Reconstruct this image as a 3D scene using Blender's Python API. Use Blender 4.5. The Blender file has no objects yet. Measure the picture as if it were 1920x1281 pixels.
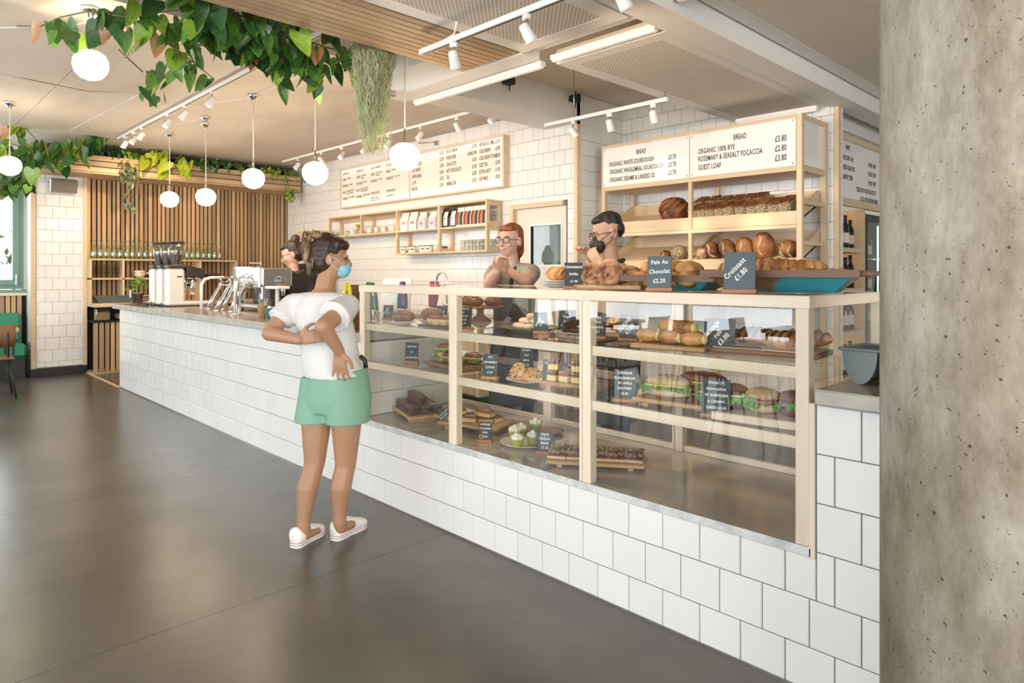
import bpy, math, random
from mathutils import Vector, Matrix, Euler
from math import pi, sin, cos, radians as R
random.seed(7)
rnd = random.random
def ru(a, b): return a + (b - a) * rnd()

# ------------------------------------------------------------------ camera
FL, CY, EYE = 1252.0, 512.0, 1.4
TH = math.atan2(1286, 1252)
SN, CS = sin(TH), cos(TH)
SC = bpy.context.scene
COL = SC.collection
cam_data = bpy.data.cameras.new('camera'); cam = bpy.data.objects.new('camera', cam_data); COL.objects.link(cam)
cam.location = (0, 0, EYE); cam.rotation_euler = (pi / 2, 0, TH)
cam_data.sensor_width = 36; cam_data.lens = FL / 1920 * 36
cam_data.shift_y = (CY - 640.5) / 1920
cam_data.clip_start = 0.05; cam_data.clip_end = 200
SC.camera = cam

# ------------------------------------------------------------------ sky, lights, exposure
world = bpy.data.worlds.new('sky'); SC.world = world; world.use_nodes = True
bg = world.node_tree.nodes['Background']; bg.inputs[0].default_value = (0.86, 0.94, 1.0, 1); bg.inputs[1].default_value = 1.6
SC.view_settings.view_transform = 'Standard'; SC.view_settings.look = 'None'
SC.view_settings.gamma = 1; SC.view_settings.use_curve_mapping = False
SC.view_settings.exposure = 0.0
SC.cycles.transparent_max_bounces = 40; SC.cycles.max_bounces = 14; SC.cycles.diffuse_bounces = 6
def area(name, loc, rot, sx, sy, power, col=(1, 1, 1)):
    d = bpy.data.lights.new(name, 'AREA'); d.shape = 'RECTANGLE'; d.size = sx; d.size_y = sy; d.energy = power; d.color = col
    o = bpy.data.objects.new(name, d); COL.objects.link(o); o.location = loc; o.rotation_euler = rot; return o
# daylight through the glazed street fronts behind and beside the camera
area('street_window_light', (-3.4, -5.62, 1.65), (pi / 2, 0, 0), 12.5, 2.6, 600, (0.90, 0.95, 1.0))
area('side_window_light', (4.4, -1.5, 1.6), (pi / 2, 0, pi / 2), 6.0, 2.4, 480, (1.0, 0.97, 0.92))
area('bench_window_light', (-11.75, -0.4, 1.95), (pi / 2, 0, -pi / 2), 3.6, 1.7, 110, (0.92, 0.98, 1.0))
def spot(loc, to, power, size=70, col=(1, 0.72, 0.46), blend=0.6):
    d = bpy.data.lights.new('track_beam', 'SPOT'); d.energy = power; d.spot_size = R(size); d.spot_blend = blend; d.color = col; d.shadow_soft_size = 0.03
    o = bpy.data.objects.new('track_beam', d); COL.objects.link(o); o.location = loc
    o.rotation_euler = (Vector(to) - Vector(loc)).to_track_quat('-Z', 'Y').to_euler(); return o

# ------------------------------------------------------------------ pixel to plane (for measuring only)
def ray(px, py):
    u = (px - 960) / FL; return (-SN + CS * u, CS + SN * u, (CY - py) / FL)
def onY(px, py, Y):
    r = ray(px, py); t = Y / r[1]; return Vector((r[0] * t, Y, EYE + r[2] * t))
def onX(px, py, X):
    r = ray(px, py); t = X / r[0]; return Vector((X, r[1] * t, EYE + r[2] * t))
def onZ(px, py, Z):
    r = ray(px, py); t = (Z - EYE) / r[2]; return Vector((r[0] * t, r[1] * t, Z))
def proj(p):
    d = -p[0] * SN + p[1] * CS
    if d < 0.05: return None
    return 960 + FL * (p[0] * CS + p[1] * SN) / d, CY - FL * (p[2] - EYE) / d, d

# ------------------------------------------------------------------ materials
MATS = {}
def mat(name, col, rough=0.5, metal=0.0, emis=None, es=0.0, noise=0.0, nscale=8.0, stretch=(1, 1, 1), bump=0.0, bscale=60.0,
        vary=0.0, coat=0.0, trans=0.0, col2=None, spec=0.5, sss=0.0, alpha=1.0, ramp=(0.35, 0.65), detail=4.0):
    m = bpy.data.materials.new(name); m.use_nodes = True; nt = m.node_tree; N = nt.nodes; Lk = nt.links
    b = N['Principled BSDF']; b.inputs['Base Color'].default_value = (*col, 1); b.inputs['Roughness'].default_value = rough
    b.inputs['Metallic'].default_value = metal; b.inputs['Specular IOR Level'].default_value = spec
    if coat: b.inputs['Coat Weight'].default_value = coat; b.inputs['Coat Roughness'].default_value = 0.05
    if trans: b.inputs['Transmission Weight'].default_value = trans
    if alpha < 1: b.inputs['Alpha'].default_value = alpha
    if sss: b.inputs['Subsurface Weight'].default_value = sss; b.inputs['Subsurface Radius'].default_value = (0.02, 0.008, 0.004)
    if emis: b.inputs['Emission Color'].default_value = (*emis, 1); b.inputs['Emission Strength'].default_value = es
    src = None
    if noise or bump or col2:
        tc = N.new('ShaderNodeTexCoord'); mp = N.new('ShaderNodeMapping'); mp.inputs['Scale'].default_value = stretch
        Lk.new(tc.outputs['Object'], mp.inputs[0])
        oi = N.new('ShaderNodeObjectInfo'); 
        if vary:
            vm = N.new('ShaderNodeVectorMath'); vm.operation = 'SCALE'; vm.inputs['Scale'].default_value = 9.0
            cx = N.new('ShaderNodeCombineXYZ')
            for i in range(3): Lk.new(oi.outputs['Random'], cx.inputs[i])
            Lk.new(cx.outputs[0], vm.inputs[0]); Lk.new(vm.outputs[0], mp.inputs[1])
    if noise or col2:
        n = N.new('ShaderNodeTexNoise'); n.inputs['Scale'].default_value = nscale; n.inputs['Detail'].default_value = detail
        Lk.new(mp.outputs[0], n.inputs['Vector'])
        cr = N.new('ShaderNodeValToRGB'); cr.color_ramp.elements[0].position = ramp[0]; cr.color_ramp.elements[1].position = ramp[1]
        c2 = col2 or tuple(max(0, c * (1 - noise)) for c in col)
        cr.color_ramp.elements[0].color = (*c2, 1); cr.color_ramp.elements[1].color = (*col, 1)
        Lk.new(n.outputs['Fac'], cr.inputs[0]); src = cr.outputs[0]
    if vary:
        oi = N.new('ShaderNodeObjectInfo'); mr = N.new('ShaderNodeMapRange'); mr.inputs[3].default_value = 1 - vary; mr.inputs[4].default_value = 1 + vary * 0.5
        Lk.new(oi.outputs['Random'], mr.inputs[0])
        hs = N.new('ShaderNodeHueSaturation'); Lk.new(mr.outputs[0], hs.inputs['Value'])
        if src: Lk.new(src, hs.inputs['Color'])
        else: hs.inputs['Color'].default_value = (*col, 1)
        src = hs.outputs[0]
    if src: Lk.new(src, b.inputs['Base Color'])
    if bump:
        n2 = N.new('ShaderNodeTexNoise'); n2.inputs['Scale'].default_value = bscale; n2.inputs['Detail'].default_value = 3
        Lk.new(mp.outputs[0], n2.inputs['Vector'])
        bp = N.new('ShaderNodeBump'); bp.inputs['Strength'].default_value = bump; bp.inputs['Distance'].default_value = 0.01
        Lk.new(n2.outputs['Fac'], bp.inputs['Height']); Lk.new(bp.outputs[0], b.inputs['Normal'])
    MATS[name] = m; return m
def wood(name, light, dark, axis, rough=0.5, vary=0.12, scale=14.0, coat=0.0):
    st = [1, 1, 1]; st['xyz'.index(axis)] = 0.07
    return mat(name, light, rough, col2=dark, nscale=scale, stretch=tuple(st), bump=0.06, bscale=90, vary=vary, coat=coat, detail=6, ramp=(0.3, 0.7))
M_TILE = mat('white_glazed_tile', (0.80, 0.795, 0.775), 0.16, vary=0.03, bump=0.04, bscale=7)
M_GROUT = mat('grey_grout', (0.12, 0.115, 0.105), 0.9)
M_GROUT2 = mat('light_grout', (0.30, 0.27, 0.235), 0.9)
ASH_L, ASH_D = (0.76, 0.60, 0.40), (0.62, 0.455, 0.275)
M_ASHX = wood('ash_wood_x', ASH_L, ASH_D, 'x', 0.45)
M_ASHY = wood('ash_wood_y', ASH_L, ASH_D, 'y', 0.45)
M_ASHZ = wood('ash_wood_z', ASH_L, ASH_D, 'z', 0.45)
PL_L, PL_D = (0.85, 0.735, 0.59), (0.70, 0.565, 0.415)
M_PALX = wood('pale_case_wood_x', PL_L, PL_D, 'x', 0.5)
M_PALY = wood('pale_case_wood_y', PL_L, PL_D, 'y', 0.5)
M_PALZ = wood('pale_case_wood_z', PL_L, PL_D, 'z', 0.5)
M_SLATZ = wood('slat_wood_z', (0.70, 0.46, 0.25), (0.46, 0.27, 0.13), 'z', 0.55, vary=0.42, scale=16)
M_SLATY = wood('slat_wood_y', (0.62, 0.44, 0.26), (0.46, 0.30, 0.165), 'y', 0.55, vary=0.22, scale=16)
M_DARK = mat('dark_backing', (0.012, 0.010, 0.008), 0.9)
M_BLACK = mat('matt_black', (0.015, 0.015, 0.015), 0.5)
M_WHITE = mat('white_paint', (0.82, 0.80, 0.77), 0.5, bump=0.02)
M_WHITEG = mat('white_enamel', (0.85, 0.83, 0.79), 0.25)
M_CHROME = mat('chrome', (0.80, 0.80, 0.80), 0.08, 1.0)
M_STEEL = mat('brushed_steel', (0.55, 0.54, 0.52), 0.3, 1.0)
M_CONC = mat('concrete_slab', (0.50, 0.47, 0.40), 0.42, col2=(0.38, 0.355, 0.30), nscale=9, bump=0.15, bscale=70, detail=8)
M_CONCTOP = mat('polished_concrete_warm_sheen', (0.34, 0.27, 0.20), 0.22, col2=(0.26, 0.20, 0.145), nscale=2.5, bump=0.02, detail=8)  # worktop faces: warm reflections put into the brown colour
M_MARBLE = mat('grey_marble_edge', (0.66, 0.67, 0.66), 0.2, col2=(0.50, 0.51, 0.51), nscale=14, detail=9, ramp=(0.38, 0.58))
M_MARBLET = mat('polished_marble_brown_sheen', (0.47, 0.42, 0.37), 0.10, col2=(0.33, 0.285, 0.245), nscale=2.2, stretch=(0.8, 1.5, 1), detail=12, ramp=(0.3, 0.6))  # ledge top: brown reflections tinted into the marble colour, edge stays grey
M_GLASS = bpy.data.materials.new('clear_glass'); M_GLASS.use_nodes = True
def glass_nodes(m, tint=(1, 1, 1), ior=1.45, gl=(1, 1, 1)):
    nt = m.node_tree; N = nt.nodes; N.clear(); o = N.new('ShaderNodeOutputMaterial'); mx = N.new('ShaderNodeMixShader')
    t = N.new('ShaderNodeBsdfTransparent'); t.inputs[0].default_value = (*tint, 1)
    g = N.new('ShaderNodeBsdfGlossy'); g.inputs['Roughness'].default_value = 0.0; g.inputs[0].default_value = (*gl, 1)
    f = N.new('ShaderNodeFresnel'); f.inputs[0].default_value = ior
    ge = N.new('ShaderNodeNewGeometry'); inv = N.new('ShaderNodeMath'); inv.operation = 'SUBTRACT'; inv.inputs[0].default_value = 1
    mu = N.new('ShaderNodeMath'); mu.operation = 'MULTIPLY'
    L = nt.links.new; L(ge.outputs['Backfacing'], inv.inputs[1]); L(inv.outputs[0], mu.inputs[0]); L(f.outputs[0], mu.inputs[1])
    L(mu.outputs[0], mx.inputs[0]); L(t.outputs[0], mx.inputs[1]); L(g.outputs[0], mx.inputs[2]); L(mx.outputs[0], o.inputs[0])
glass_nodes(M_GLASS, (0.97, 0.98, 0.97), 1.75)
M_CUPGLASS = bpy.data.materials.new('drinking_glass'); M_CUPGLASS.use_nodes = True; glass_nodes(M_CUPGLASS, (0.90, 0.91, 0.89), 1.8)
M_GREENGLASS = bpy.data.materials.new('green_bottle_glass'); M_GREENGLASS.use_nodes = True; glass_nodes(M_GREENGLASS, (0.93, 0.96, 0.90), 1.7)
M_GLOBE = mat('opal_globe_lit', (1, 0.97, 0.92), 0.3, emis=(1.0, 0.80, 0.58), es=36.0)
M_BULB = mat('spot_bulb_lit', (1, 0.9, 0.75), 0.3, emis=(1.0, 0.86, 0.66), es=18.0)

# ------------------------------------------------------------------ mesh building
class MB:
    def __init__(s): s.v = []; s.f = []; s.m = []; s.s = []
    def add(s, vs, fs, mi=0, smooth=False, T=None):
        o = len(s.v)
        s.v += [tuple(T @ Vector(p)) for p in vs] if T is not None else [tuple(p) for p in vs]
        s.f += [tuple(i + o for i in f) for f in fs]; s.m += [mi] * len(fs); s.s += [smooth] * len(fs); return s
    def box(s, x0, x1, y0, y1, z0, z1, mi=0, T=None):
        vs = [(x0, y0, z0), (x1, y0, z0), (x1, y1, z0), (x0, y1, z0), (x0, y0, z1), (x1, y0, z1), (x1, y1, z1), (x0, y1, z1)]
        return s.add(vs, [(0, 3, 2, 1), (4, 5, 6, 7), (0, 1, 5, 4), (1, 2, 6, 5), (2, 3, 7, 6), (3, 0, 4, 7)], mi, False, T)
    def bbox(s, x0, x1, y0, y1, z0, z1, c=0.004, mi=0, T=None):          # box with chamfered edges
        xs = (x0, x0 + c, x1 - c, x1); ys = (y0, y0 + c, y1 - c, y1); zs = (z0, z0 + c, z1 - c, z1)
        ring = lambda a, b, z: [(xs[a], ys[b], z), (xs[3 - a], ys[b], z), (xs[3 - b], ys[a], z), (xs[3 - b], ys[3 - a], z), (xs[3 - a], ys[3 - b], z), (xs[a], ys[3 - b], z), (xs[b], ys[3 - a], z), (xs[b], ys[a], z)]
        def rg(i, z):                                                     # octagon ring, i=0 outer, 1 inset
            k = c * i
            return [(x0 + c, y0 + k, z), (x1 - c, y0 + k, z), (x1 - k, y0 + c, z), (x1 - k, y1 - c, z), (x1 - c, y1 - k, z), (x0 + c, y1 - k, z), (x0 + k, y1 - c, z), (x0 + k, y0 + c, z)]
        vs = rg(1, z0) + rg(0, z0 + c) + rg(0, z1 - c) + rg(1, z1); fs = []
        for k in range(3):
            for i in range(8): j = (i + 1) % 8; fs.append((k * 8 + i, k * 8 + j, k * 8 + 8 + j, k * 8 + 8 + i))
        fs += [tuple(range(7, -1, -1)), tuple(range(24, 32))]
        return s.add(vs, fs, mi, False, T)
    def lathe(s, prof, n=20, mi=0, T=None, smooth=True, sx=1, sy=1, c=(0, 0), cap=True):
        vs = []; fs = []
        for r, z in prof:
            for i in range(n): a = 2 * pi * i / n; vs.append((c[0] + r * cos(a) * sx, c[1] + r * sin(a) * sy, z))
        for k in range(len(prof) - 1):
            for i in range(n): j = (i + 1) % n; fs.append((k * n + i, k * n + j, k * n + n + j, k * n + n + i))
        if cap:
            if prof[0][0] > 1e-5: fs.append(tuple(range(n - 1, -1, -1)))
            if prof[-1][0] > 1e-5: fs.append(tuple(range((len(prof) - 1) * n, len(prof) * n)))
        return s.add(vs, fs, mi, smooth, T)
    def cyl(s, p0, p1, r0, r1=None, n=12, mi=0, smooth=True, T=None):
        p0 = Vector(p0); p1 = Vector(p1); d = p1 - p0; q = d.to_track_quat('Z', 'Y').to_matrix().to_4x4()
        M_ = Matrix.Translation(p0) @ q
        if T is not None: M_ = T @ M_
        return s.lathe([(r0, 0), (r0 if r1 is None else r1, d.length)], n, mi, M_, smooth)
    def tube(s, pts, r, n=8, mi=0, closed=False):
        pts = [Vector(p) for p in pts]; rr = r if isinstance(r, (list, tuple)) else [r] * len(pts); vs = []; fs = []
        up = None; m = len(pts)
        for k, p in enumerate(pts):
            a = pts[k - 1] if (k > 0 or closed) else p; b = pts[(k + 1) % m] if (k < m - 1 or closed) else p
            d = (b - a).normalized()
            if up is None: up = d.orthogonal().normalized()
            else: up = (up - d * up.dot(d)); up = up.normalized() if up.length > 1e-6 else d.orthogonal().normalized()
            w = d.cross(up)
            for i in range(n): t = 2 * pi * i / n; vs.append(p + (up * cos(t) + w * sin(t)) * rr[k])
        for k in range(m if closed else m - 1):
            k2 = (k + 1) % m
            for i in range(n): j = (i + 1) % n; fs.append((k * n + i, k * n + j, k2 * n + j, k2 * n + i))
        if not closed: fs += [tuple(range(n - 1, -1, -1)), tuple(range((m - 1) * n, m * n))]
        return s.add(vs, fs, mi, True)
    def ell(s, c, rx, ry, rz, n=16, m=10, mi=0, T=None, amp=0.0, fq=6.0, seed=0.0):
        vs = []; fs = []
        for k in range(m + 1):
            a = pi * k / m - pi / 2
            for i in range(n):
                b = 2 * pi * i / n; d = Vector((cos(a) * cos(b), cos(a) * sin(b), sin(a)))
                q = 1 + amp * (sin(d.x * fq + seed) * cos(d.y * fq * 1.3 + seed * 2) + 0.5 * sin(d.z * fq * 1.7 + d.x * fq + seed)) if amp else 1
                vs.append((c[0] + d.x * rx * q, c[1] + d.y * ry * q, c[2] + d.z * rz * q))
        for k in range(m):
            for i in range(n): j = (i + 1) % n; fs.append((k * n + i, k * n + j, k * n + n + j, k * n + n + i))
        return s.add(vs, fs, mi, True, T)
    def prism(s, poly, y0, y1, mi=0, T=None, smooth=False):               # polygon in x,z pushed along y
        n = len(poly); vs = [(x, y0, z) for x, z in poly] + [(x, y1, z) for x, z in poly]
        fs = [tuple(range(n)), tuple(range(2 * n - 1, n - 1, -1))] + [(i, i + n, (i + 1) % n + n, (i + 1) % n) for i in range(n)]
        return s.add(vs, fs, mi, smooth, T)
    def mesh(s, name, mats):
        me = bpy.data.meshes.new(name); me.from_pydata(s.v, [], s.f)
        for m in (mats if isinstance(mats, (list, tuple)) else [mats]): me.materials.append(m)
        me.polygons.foreach_set('material_index', s.m); me.polygons.foreach_set('use_smooth', s.s); me.update(); return me
    def recentre(s, c): s.v = [(x - c[0], y - c[1], z - c[2]) for x, y, z in s.v]; return s

def tag(o, label=None, cat=None, group=None, kind=None):
    if label: o['label'] = label
    if cat: o['category'] = cat
    if group: o['group'] = group
    if kind: o['kind'] = kind
    return o
def thing(name, label, cat, loc=(0, 0, 0), rz=0.0, group=None):
    o = bpy.data.objects.new(name, None); COL.objects.link(o); o.location = loc; o.rotation_euler = (0, 0, rz); o.empty_display_size = 0.05
    return tag(o, label, cat, group)
def fixn(me):
    import bmesh
    bm = bmesh.new(); bm.from_mesh(me); bmesh.ops.recalc_face_normals(bm, faces=bm.faces); bm.to_mesh(me); bm.free(); return me
def part(name, mb, mats, parent=None, label=None, loc=None, rot=None, fix=True, bev=0):
    me = mb if isinstance(mb, bpy.types.Mesh) else mb.mesh(name, mats)
    if fix and not isinstance(mb, bpy.types.Mesh): fixn(me)
    o = bpy.data.objects.new(name, me); COL.objects.link(o); o.parent = parent
    if loc: o.location = loc
    if rot: o.rotation_euler = rot
    if label: o['label'] = label
    if bev:
        b = o.modifiers.new('bevel', 'BEVEL'); b.width = bev; b.segments = 2; b.limit_method = 'ANGLE'
    return o
def solo(name, mb, mats, label, cat, loc=(0, 0, 0), rz=0.0, group=None, bev=0):
    o = part(name, mb, mats, None, bev=bev); o.location = loc; o.rotation_euler = (0, 0, rz); return tag(o, label, cat, group)
def struct(name, mb, mats, parent=None):
    o = part(name, mb, mats, parent)
    if parent is None: o['kind'] = 'structure'
    return o
KIDS = {}
def dup(root, loc, rz=0.0, label=None, group=None, scale=None):
    if root.name not in KIDS: KIDS[root.name] = [(c, list(c.children)) for c in root.children]
    r = root.copy(); COL.objects.link(r); r.location = loc; r.rotation_euler = (0, 0, rz)
    if scale: r.scale = (scale,) * 3 if isinstance(scale, (int, float)) else scale
    if label: r['label'] = label
    if group: r['group'] = group
    for c, gs in KIDS[root.name]:
        d = c.copy(); COL.objects.link(d); d.parent = r
        for g in gs: e = g.copy(); COL.objects.link(e); e.parent = d
    return r

# ------------------------------------------------------------------ lettering
def text_mb(items, mb=None, mi=0, plane=None):
    """items: (string, x, z, size, xscale, align[, slant deg]) laid in the x,z plane facing -y."""
    mb = mb or MB()
    for it in items:
        st, x, z, size, xs, al = it[:6]; rot = R(it[6]) if len(it) > 6 else 0
        cu = bpy.data.curves.new('txt', 'FONT'); cu.body = st; cu.size = size; cu.align_x = al; cu.resolution_u = 2; cu.space_character = 1.10; cu.offset = size * .022
        ob = bpy.data.objects.new('txt', cu); me = bpy.data.meshes.new_from_object(ob)
        vs = []
        for v in me.vertices:
            a, b = v.co.x * xs, v.co.y; vs.append((x + a * cos(rot) - b * sin(rot), 0, z + a * sin(rot) + b * cos(rot)))
        mb.add(vs, [tuple(p.vertices) for p in me.polygons], mi)
        bpy.data.objects.remove(ob); bpy.data.curves.remove(cu); bpy.data.meshes.remove(me)
    return mb

# ------------------------------------------------------------------ tiles
TILE_MESH = {}
def tile_mesh(w, h, m=None, d=0.007):
    m = m or M_TILE; k = (round(w, 3), round(h, 3), m.name)
    if k not in TILE_MESH:
        c = 0.0025; a, b = w / 2, h / 2
        mb = MB(); mb.add([(-a, 0, -b), (a, 0, -b), (a, 0, b), (-a, 0, b), (-a, -d + c, -b), (a, -d + c, -b), (a, -d + c, b), (-a, -d + c, b),
                           (-a + c, -d, -b + c), (a - c, -d, -b + c), (a - c, -d, b - c), (-a + c, -d, b - c)],
                          [(0, 1, 5, 4), (1, 2, 6, 5), (2, 3, 7, 6), (3, 0, 4, 7), (4, 5, 9, 8), (5, 6, 10, 9), (6, 7, 11, 10), (7, 4, 8, 11), (8, 9, 10, 11)])
        TILE_MESH[k] = mb.mesh('tile', m)
    return TILE_MESH[k]
def tiles(parent, org, rz, W, zb, zt, pw, ph, off=0.0, holes=(), limit=300, gap=0.003, name='tile', m=None, minpx=9):
    """tile the face that starts at org, runs W along the direction rz, and looks towards -y of that frame; rows from zt downwards."""
    pieces = []; r = 0; z1 = zt
    while z1 > zb + 0.012:
        z0 = max(zb, z1 - ph); u = -pw + (off + (pw / 2 if r % 2 else 0)) % pw
        while u < W:
            a, b = max(0, u), min(W, u + pw)
            if b - a > 0.012:
                rects = [(a, b, z0, z1)]
                for h in holes:
                    nx = []
                    for q in rects:
                        if q[1] <= h[0] or q[0] >= h[1] or q[3] <= h[2] or q[2] >= h[3]: nx.append(q); continue
                        if q[0] < h[0]: nx.append((q[0], h[0], q[2], q[3]))
                        if q[1] > h[1]: nx.append((h[1], q[1], q[2], q[3]))
                        m0, m1 = max(q[0], h[0]), min(q[1], h[1])
                        if q[3] > h[3]: nx.append((m0, m1, h[3], q[3]))
                        if q[2] < h[2]: nx.append((m0, m1, q[2], h[2]))
                    rects = [q for q in nx if q[1] - q[0] > 0.012 and q[3] - q[2] > 0.012]
                pieces += rects
            u += pw
        z1 -= ph; r += 1
    c, s_ = cos(rz), sin(rz); out = []
    for a, b, z0, z1 in pieces:
        p = (org[0] + c * (a + b) / 2, org[1] + s_ * (a + b) / 2, (z0 + z1) / 2)
        pj = proj(p); sz = -1
        if pj and -40 < pj[0] < 1960 and -40 < pj[1] < 1321: sz = (b - a) * (z1 - z0) / pj[2] ** 2
        out.append((sz, a, b, z0, z1, p))
    out.sort(key=lambda t: -t[0]); rest = MB(); n = 0
    for sz, a, b, z0, z1, p in out:
        me = tile_mesh(b - a - gap, z1 - z0 - gap, m)
        if n < limit and sz > 0:
            o = bpy.data.objects.new(name, me); COL.objects.link(o); o.parent = parent; o.location = p
            o.rotation_euler = (R(ru(-0.12, 0.12)), 0, rz + R(ru(-0.15, 0.15))); n += 1
        else:
            T = Matrix.Translation(p) @ Matrix.Rotation(rz, 4, 'Z'); rest.add([v.co for v in me.vertices], [tuple(f.vertices) for f in me.polygons], 0, False, T)
    if rest.v:
        o = part('further_tiles', rest, m or M_TILE, parent, fix=False); o['kind'] = 'stuff'
# ================================================================== THE SETTING
YC = 2.26                 # face of the service counter
XW = -10.9                # tiled end wall
YB, XC, YN = 5.25, -4.44, 6.04
ZL, ZR = 3.15, 3.24       # concrete soffits either side of the downstand beam
ZP = 2.85                 # underside of planter and rafts

# floor: sheets with welded seams
M_FLOOR = mat('grey_sheet_floor', (0.138, 0.126, 0.108), 0.27, col2=(0.080, 0.077, 0.068), nscale=1.6, bump=0.03, bscale=140, detail=10, ramp=(0.25, 0.75))
fl = struct('floor', MB().box(-14, 6, -6.5, 9.5, -0.12, -0.006), M_DARK)
sx = onZ(800, 1013, 0).x
xs = sorted(sx + k * 2.0 for k in range(-7, 5))
for i, x in enumerate(xs[:-1]):
    part('floor_sheet', MB().box(x + 0.0015, xs[i + 1] - 0.0015, -6.5, 9.5, -0.006, 0), M_FLOOR, fl)
# brass-coloured strip where the bar floor begins
part('threshold_strip', MB().box(XW, -9.2, YC - 0.02, YC + 0.02, 0, 0.004), M_ASHX, fl)

M_CEIL = mat('raw_concrete_ceiling', (0.78, 0.70, 0.60), 0.8, col2=(0.66, 0.57, 0.47), nscale=1.1, stretch=(1, 2.2, 1), detail=8, bump=0.08, bscale=30, ramp=(0.3, 0.7))
ce = struct('ceiling', MB().box(-14, 6, -6.5, 9.5, 3.4, 3.5), M_DARK)
def cslab(x0, x1, y0, y1, z): part('ceiling_slab', MB().box(x0 + .003, x1 - .003, y0 + .003, y1 - .003, z, z + 0.16), M_CEIL, ce)
ys = [-6.5, -3.5, -1.1, 1.3, 3.7, YB]
xsl = [-14, -12.2, -9.75, -7.3, -4.85]
for i in range(len(ys) - 1):
    for j in range(len(xsl) - 1): cslab(xsl[j], xsl[j + 1], ys[i], ys[i + 1], ZL)
for y0, y1 in ((-6.5, -1), (-1, 1.6), (1.6, 4.25), (4.25, 6.9), (6.9, 9.5)):
    for x0, x1 in ((-4.45, -1.9), (-1.9, 1.5), (1.5, 6)): cslab(x0, x1, y0, y1, ZR)
# white downstand beam from the back wall towards the street
struct('ceiling_beam', MB().box(-4.86, -4.44, 3.3, YB + 0.5, 2.93, 3.3), M_WHITE)
# threaded rod clamps on the beam
for px, py in ((951, 153), (1075, 186)):
    p = onX(px, py, -4.42)
    t = thing('rod_clamp', 'black bracket and rod hanging on the white beam ' + ('nearer the planter end' if px < 1000 else 'beside the tiled niche'), 'bracket', p)
    part('rod', MB().cyl((0.03, 0, -0.09), (0.03, 0, ZR - p.z), 0.006), M_BLACK, t); part('bracket', MB().bbox(-0.02, 0.06, -0.05, 0.05, -0.03, 0.03), M_BLACK, t)

# ---------- walls
DX0, DX1, DZ1 = onY(965, 400, YB).x, onY(1058, 400, YB).x, 2.11
wb = struct('wall_back', MB().box(XW - 0.3, DX0 - .05, YB + 0.002, YB + 0.14, 0, 3.4).box(DX1 + .05, XC, YB + 0.002, YB + 0.14, 0, 3.4).box(DX0 - .05, DX1 + .05, YB + 0.002, YB + 0.14, DZ1 + .05, 3.4), M_GROUT2)
tiles(wb, (XW, YB, 0), 0, XC - 0.1 + 0.09 - XW, 0.9, ZL, 0.155, 0.155, 0.03, holes=[(DX0 - 0.05 - XW, DX1 + 0.05 - XW, 0, DZ1 + 0.05)])
wn = struct('wall_side', MB().box(XC - 0.14, XC - 0.002, YB + 0.14, YN + 0.14, 0, 3.4), M_GROUT2)
tiles(wn, (XC, YB + 0.05, 0), pi / 2, YN - YB - 0.05, 0.0, ZR, 0.155, 0.155, 0.05)
XE = -2.17
wr = struct('wall_rear', MB().box(XC, XE + 0.002, YN + 0.002, YN + 0.10, 0, 3.4), M_GROUT)
tiles(wr, (XC, YN, 0), 0, XE - XC - 0.03, 0.0, ZR, 0.155, 0.155, 0.04)
# timber corner trims
struct('trim_1', MB().bbox(XC - 0.035, XC + 0.012, YB - 0.012, YB + 0.05, 0, 2.93, 0.003), M_ASHZ)
struct('trim_2', MB().bbox(XE - 0.03, XE + 0.012, YN - 0.012, YN + 0.035, 0, 2.84, 0.003), M_ASHZ)
we = struct('wall_end', MB().box(XE - 0.14, XE - 0.002, YN + 0.02, YN + 0.11, 0, 3.4), M_GROUT)
tiles(we, (XE, YN + 0.035, 0), pi / 2, 0.070, 0.0, 2.84, 0.155, 0.155, 0.0)

# tiled pier at the far left
YP0, YP1 = 1.63, YC - 0.01
wl = struct('wall_left', MB().box(XW - 0.6, XW - 0.002, YP0 + 0.01, YP1, 0, 3.4), M_GROUT2)
tiles(wl, (XW, YP0 + 0.05, 0), pi / 2, YP1 - YP0 - 0.08, 0.12, 2.80, 0.163, 0.163, 0.10)
struct('trim_3', MB().bbox(XW - 0.03, XW + 0.012, YP0 - 0.012, YP0 + 0.045, 0.1, 2.85, 0.003), M_ASHZ)
struct('trim_4', MB().bbox(XW - 0.10, XW + 0.012, YP1 - 0.03, YP1 + 0.02, 0.1, 2.85, 0.003), M_ASHZ)
struct('baseboard_left', MB().bbox(XW - 0.02, XW + 0.02, YP0 - 0.02, YP1 + 0.02, 0, 0.11, 0.004), M_BLACK)
# slatted wall behind the bar
XS = -11.0
ws = struct('wall_slatted', MB().box(XS - 0.2, XS - 0.03, YP1 + 0.01, YB + 0.15, 0, 3.4), M_DARK)
y = YP1 + 0.04
while y < YB - 0.01:
    w = ru(0.036, 0.05)
    part('slat', MB().bbox(XS - 0.03, XS, y, y + w, 0.97 if y > 0 else 0, 2.84, 0.002), M_SLATZ, ws, fix=False)
    y += w + 0.019
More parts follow.
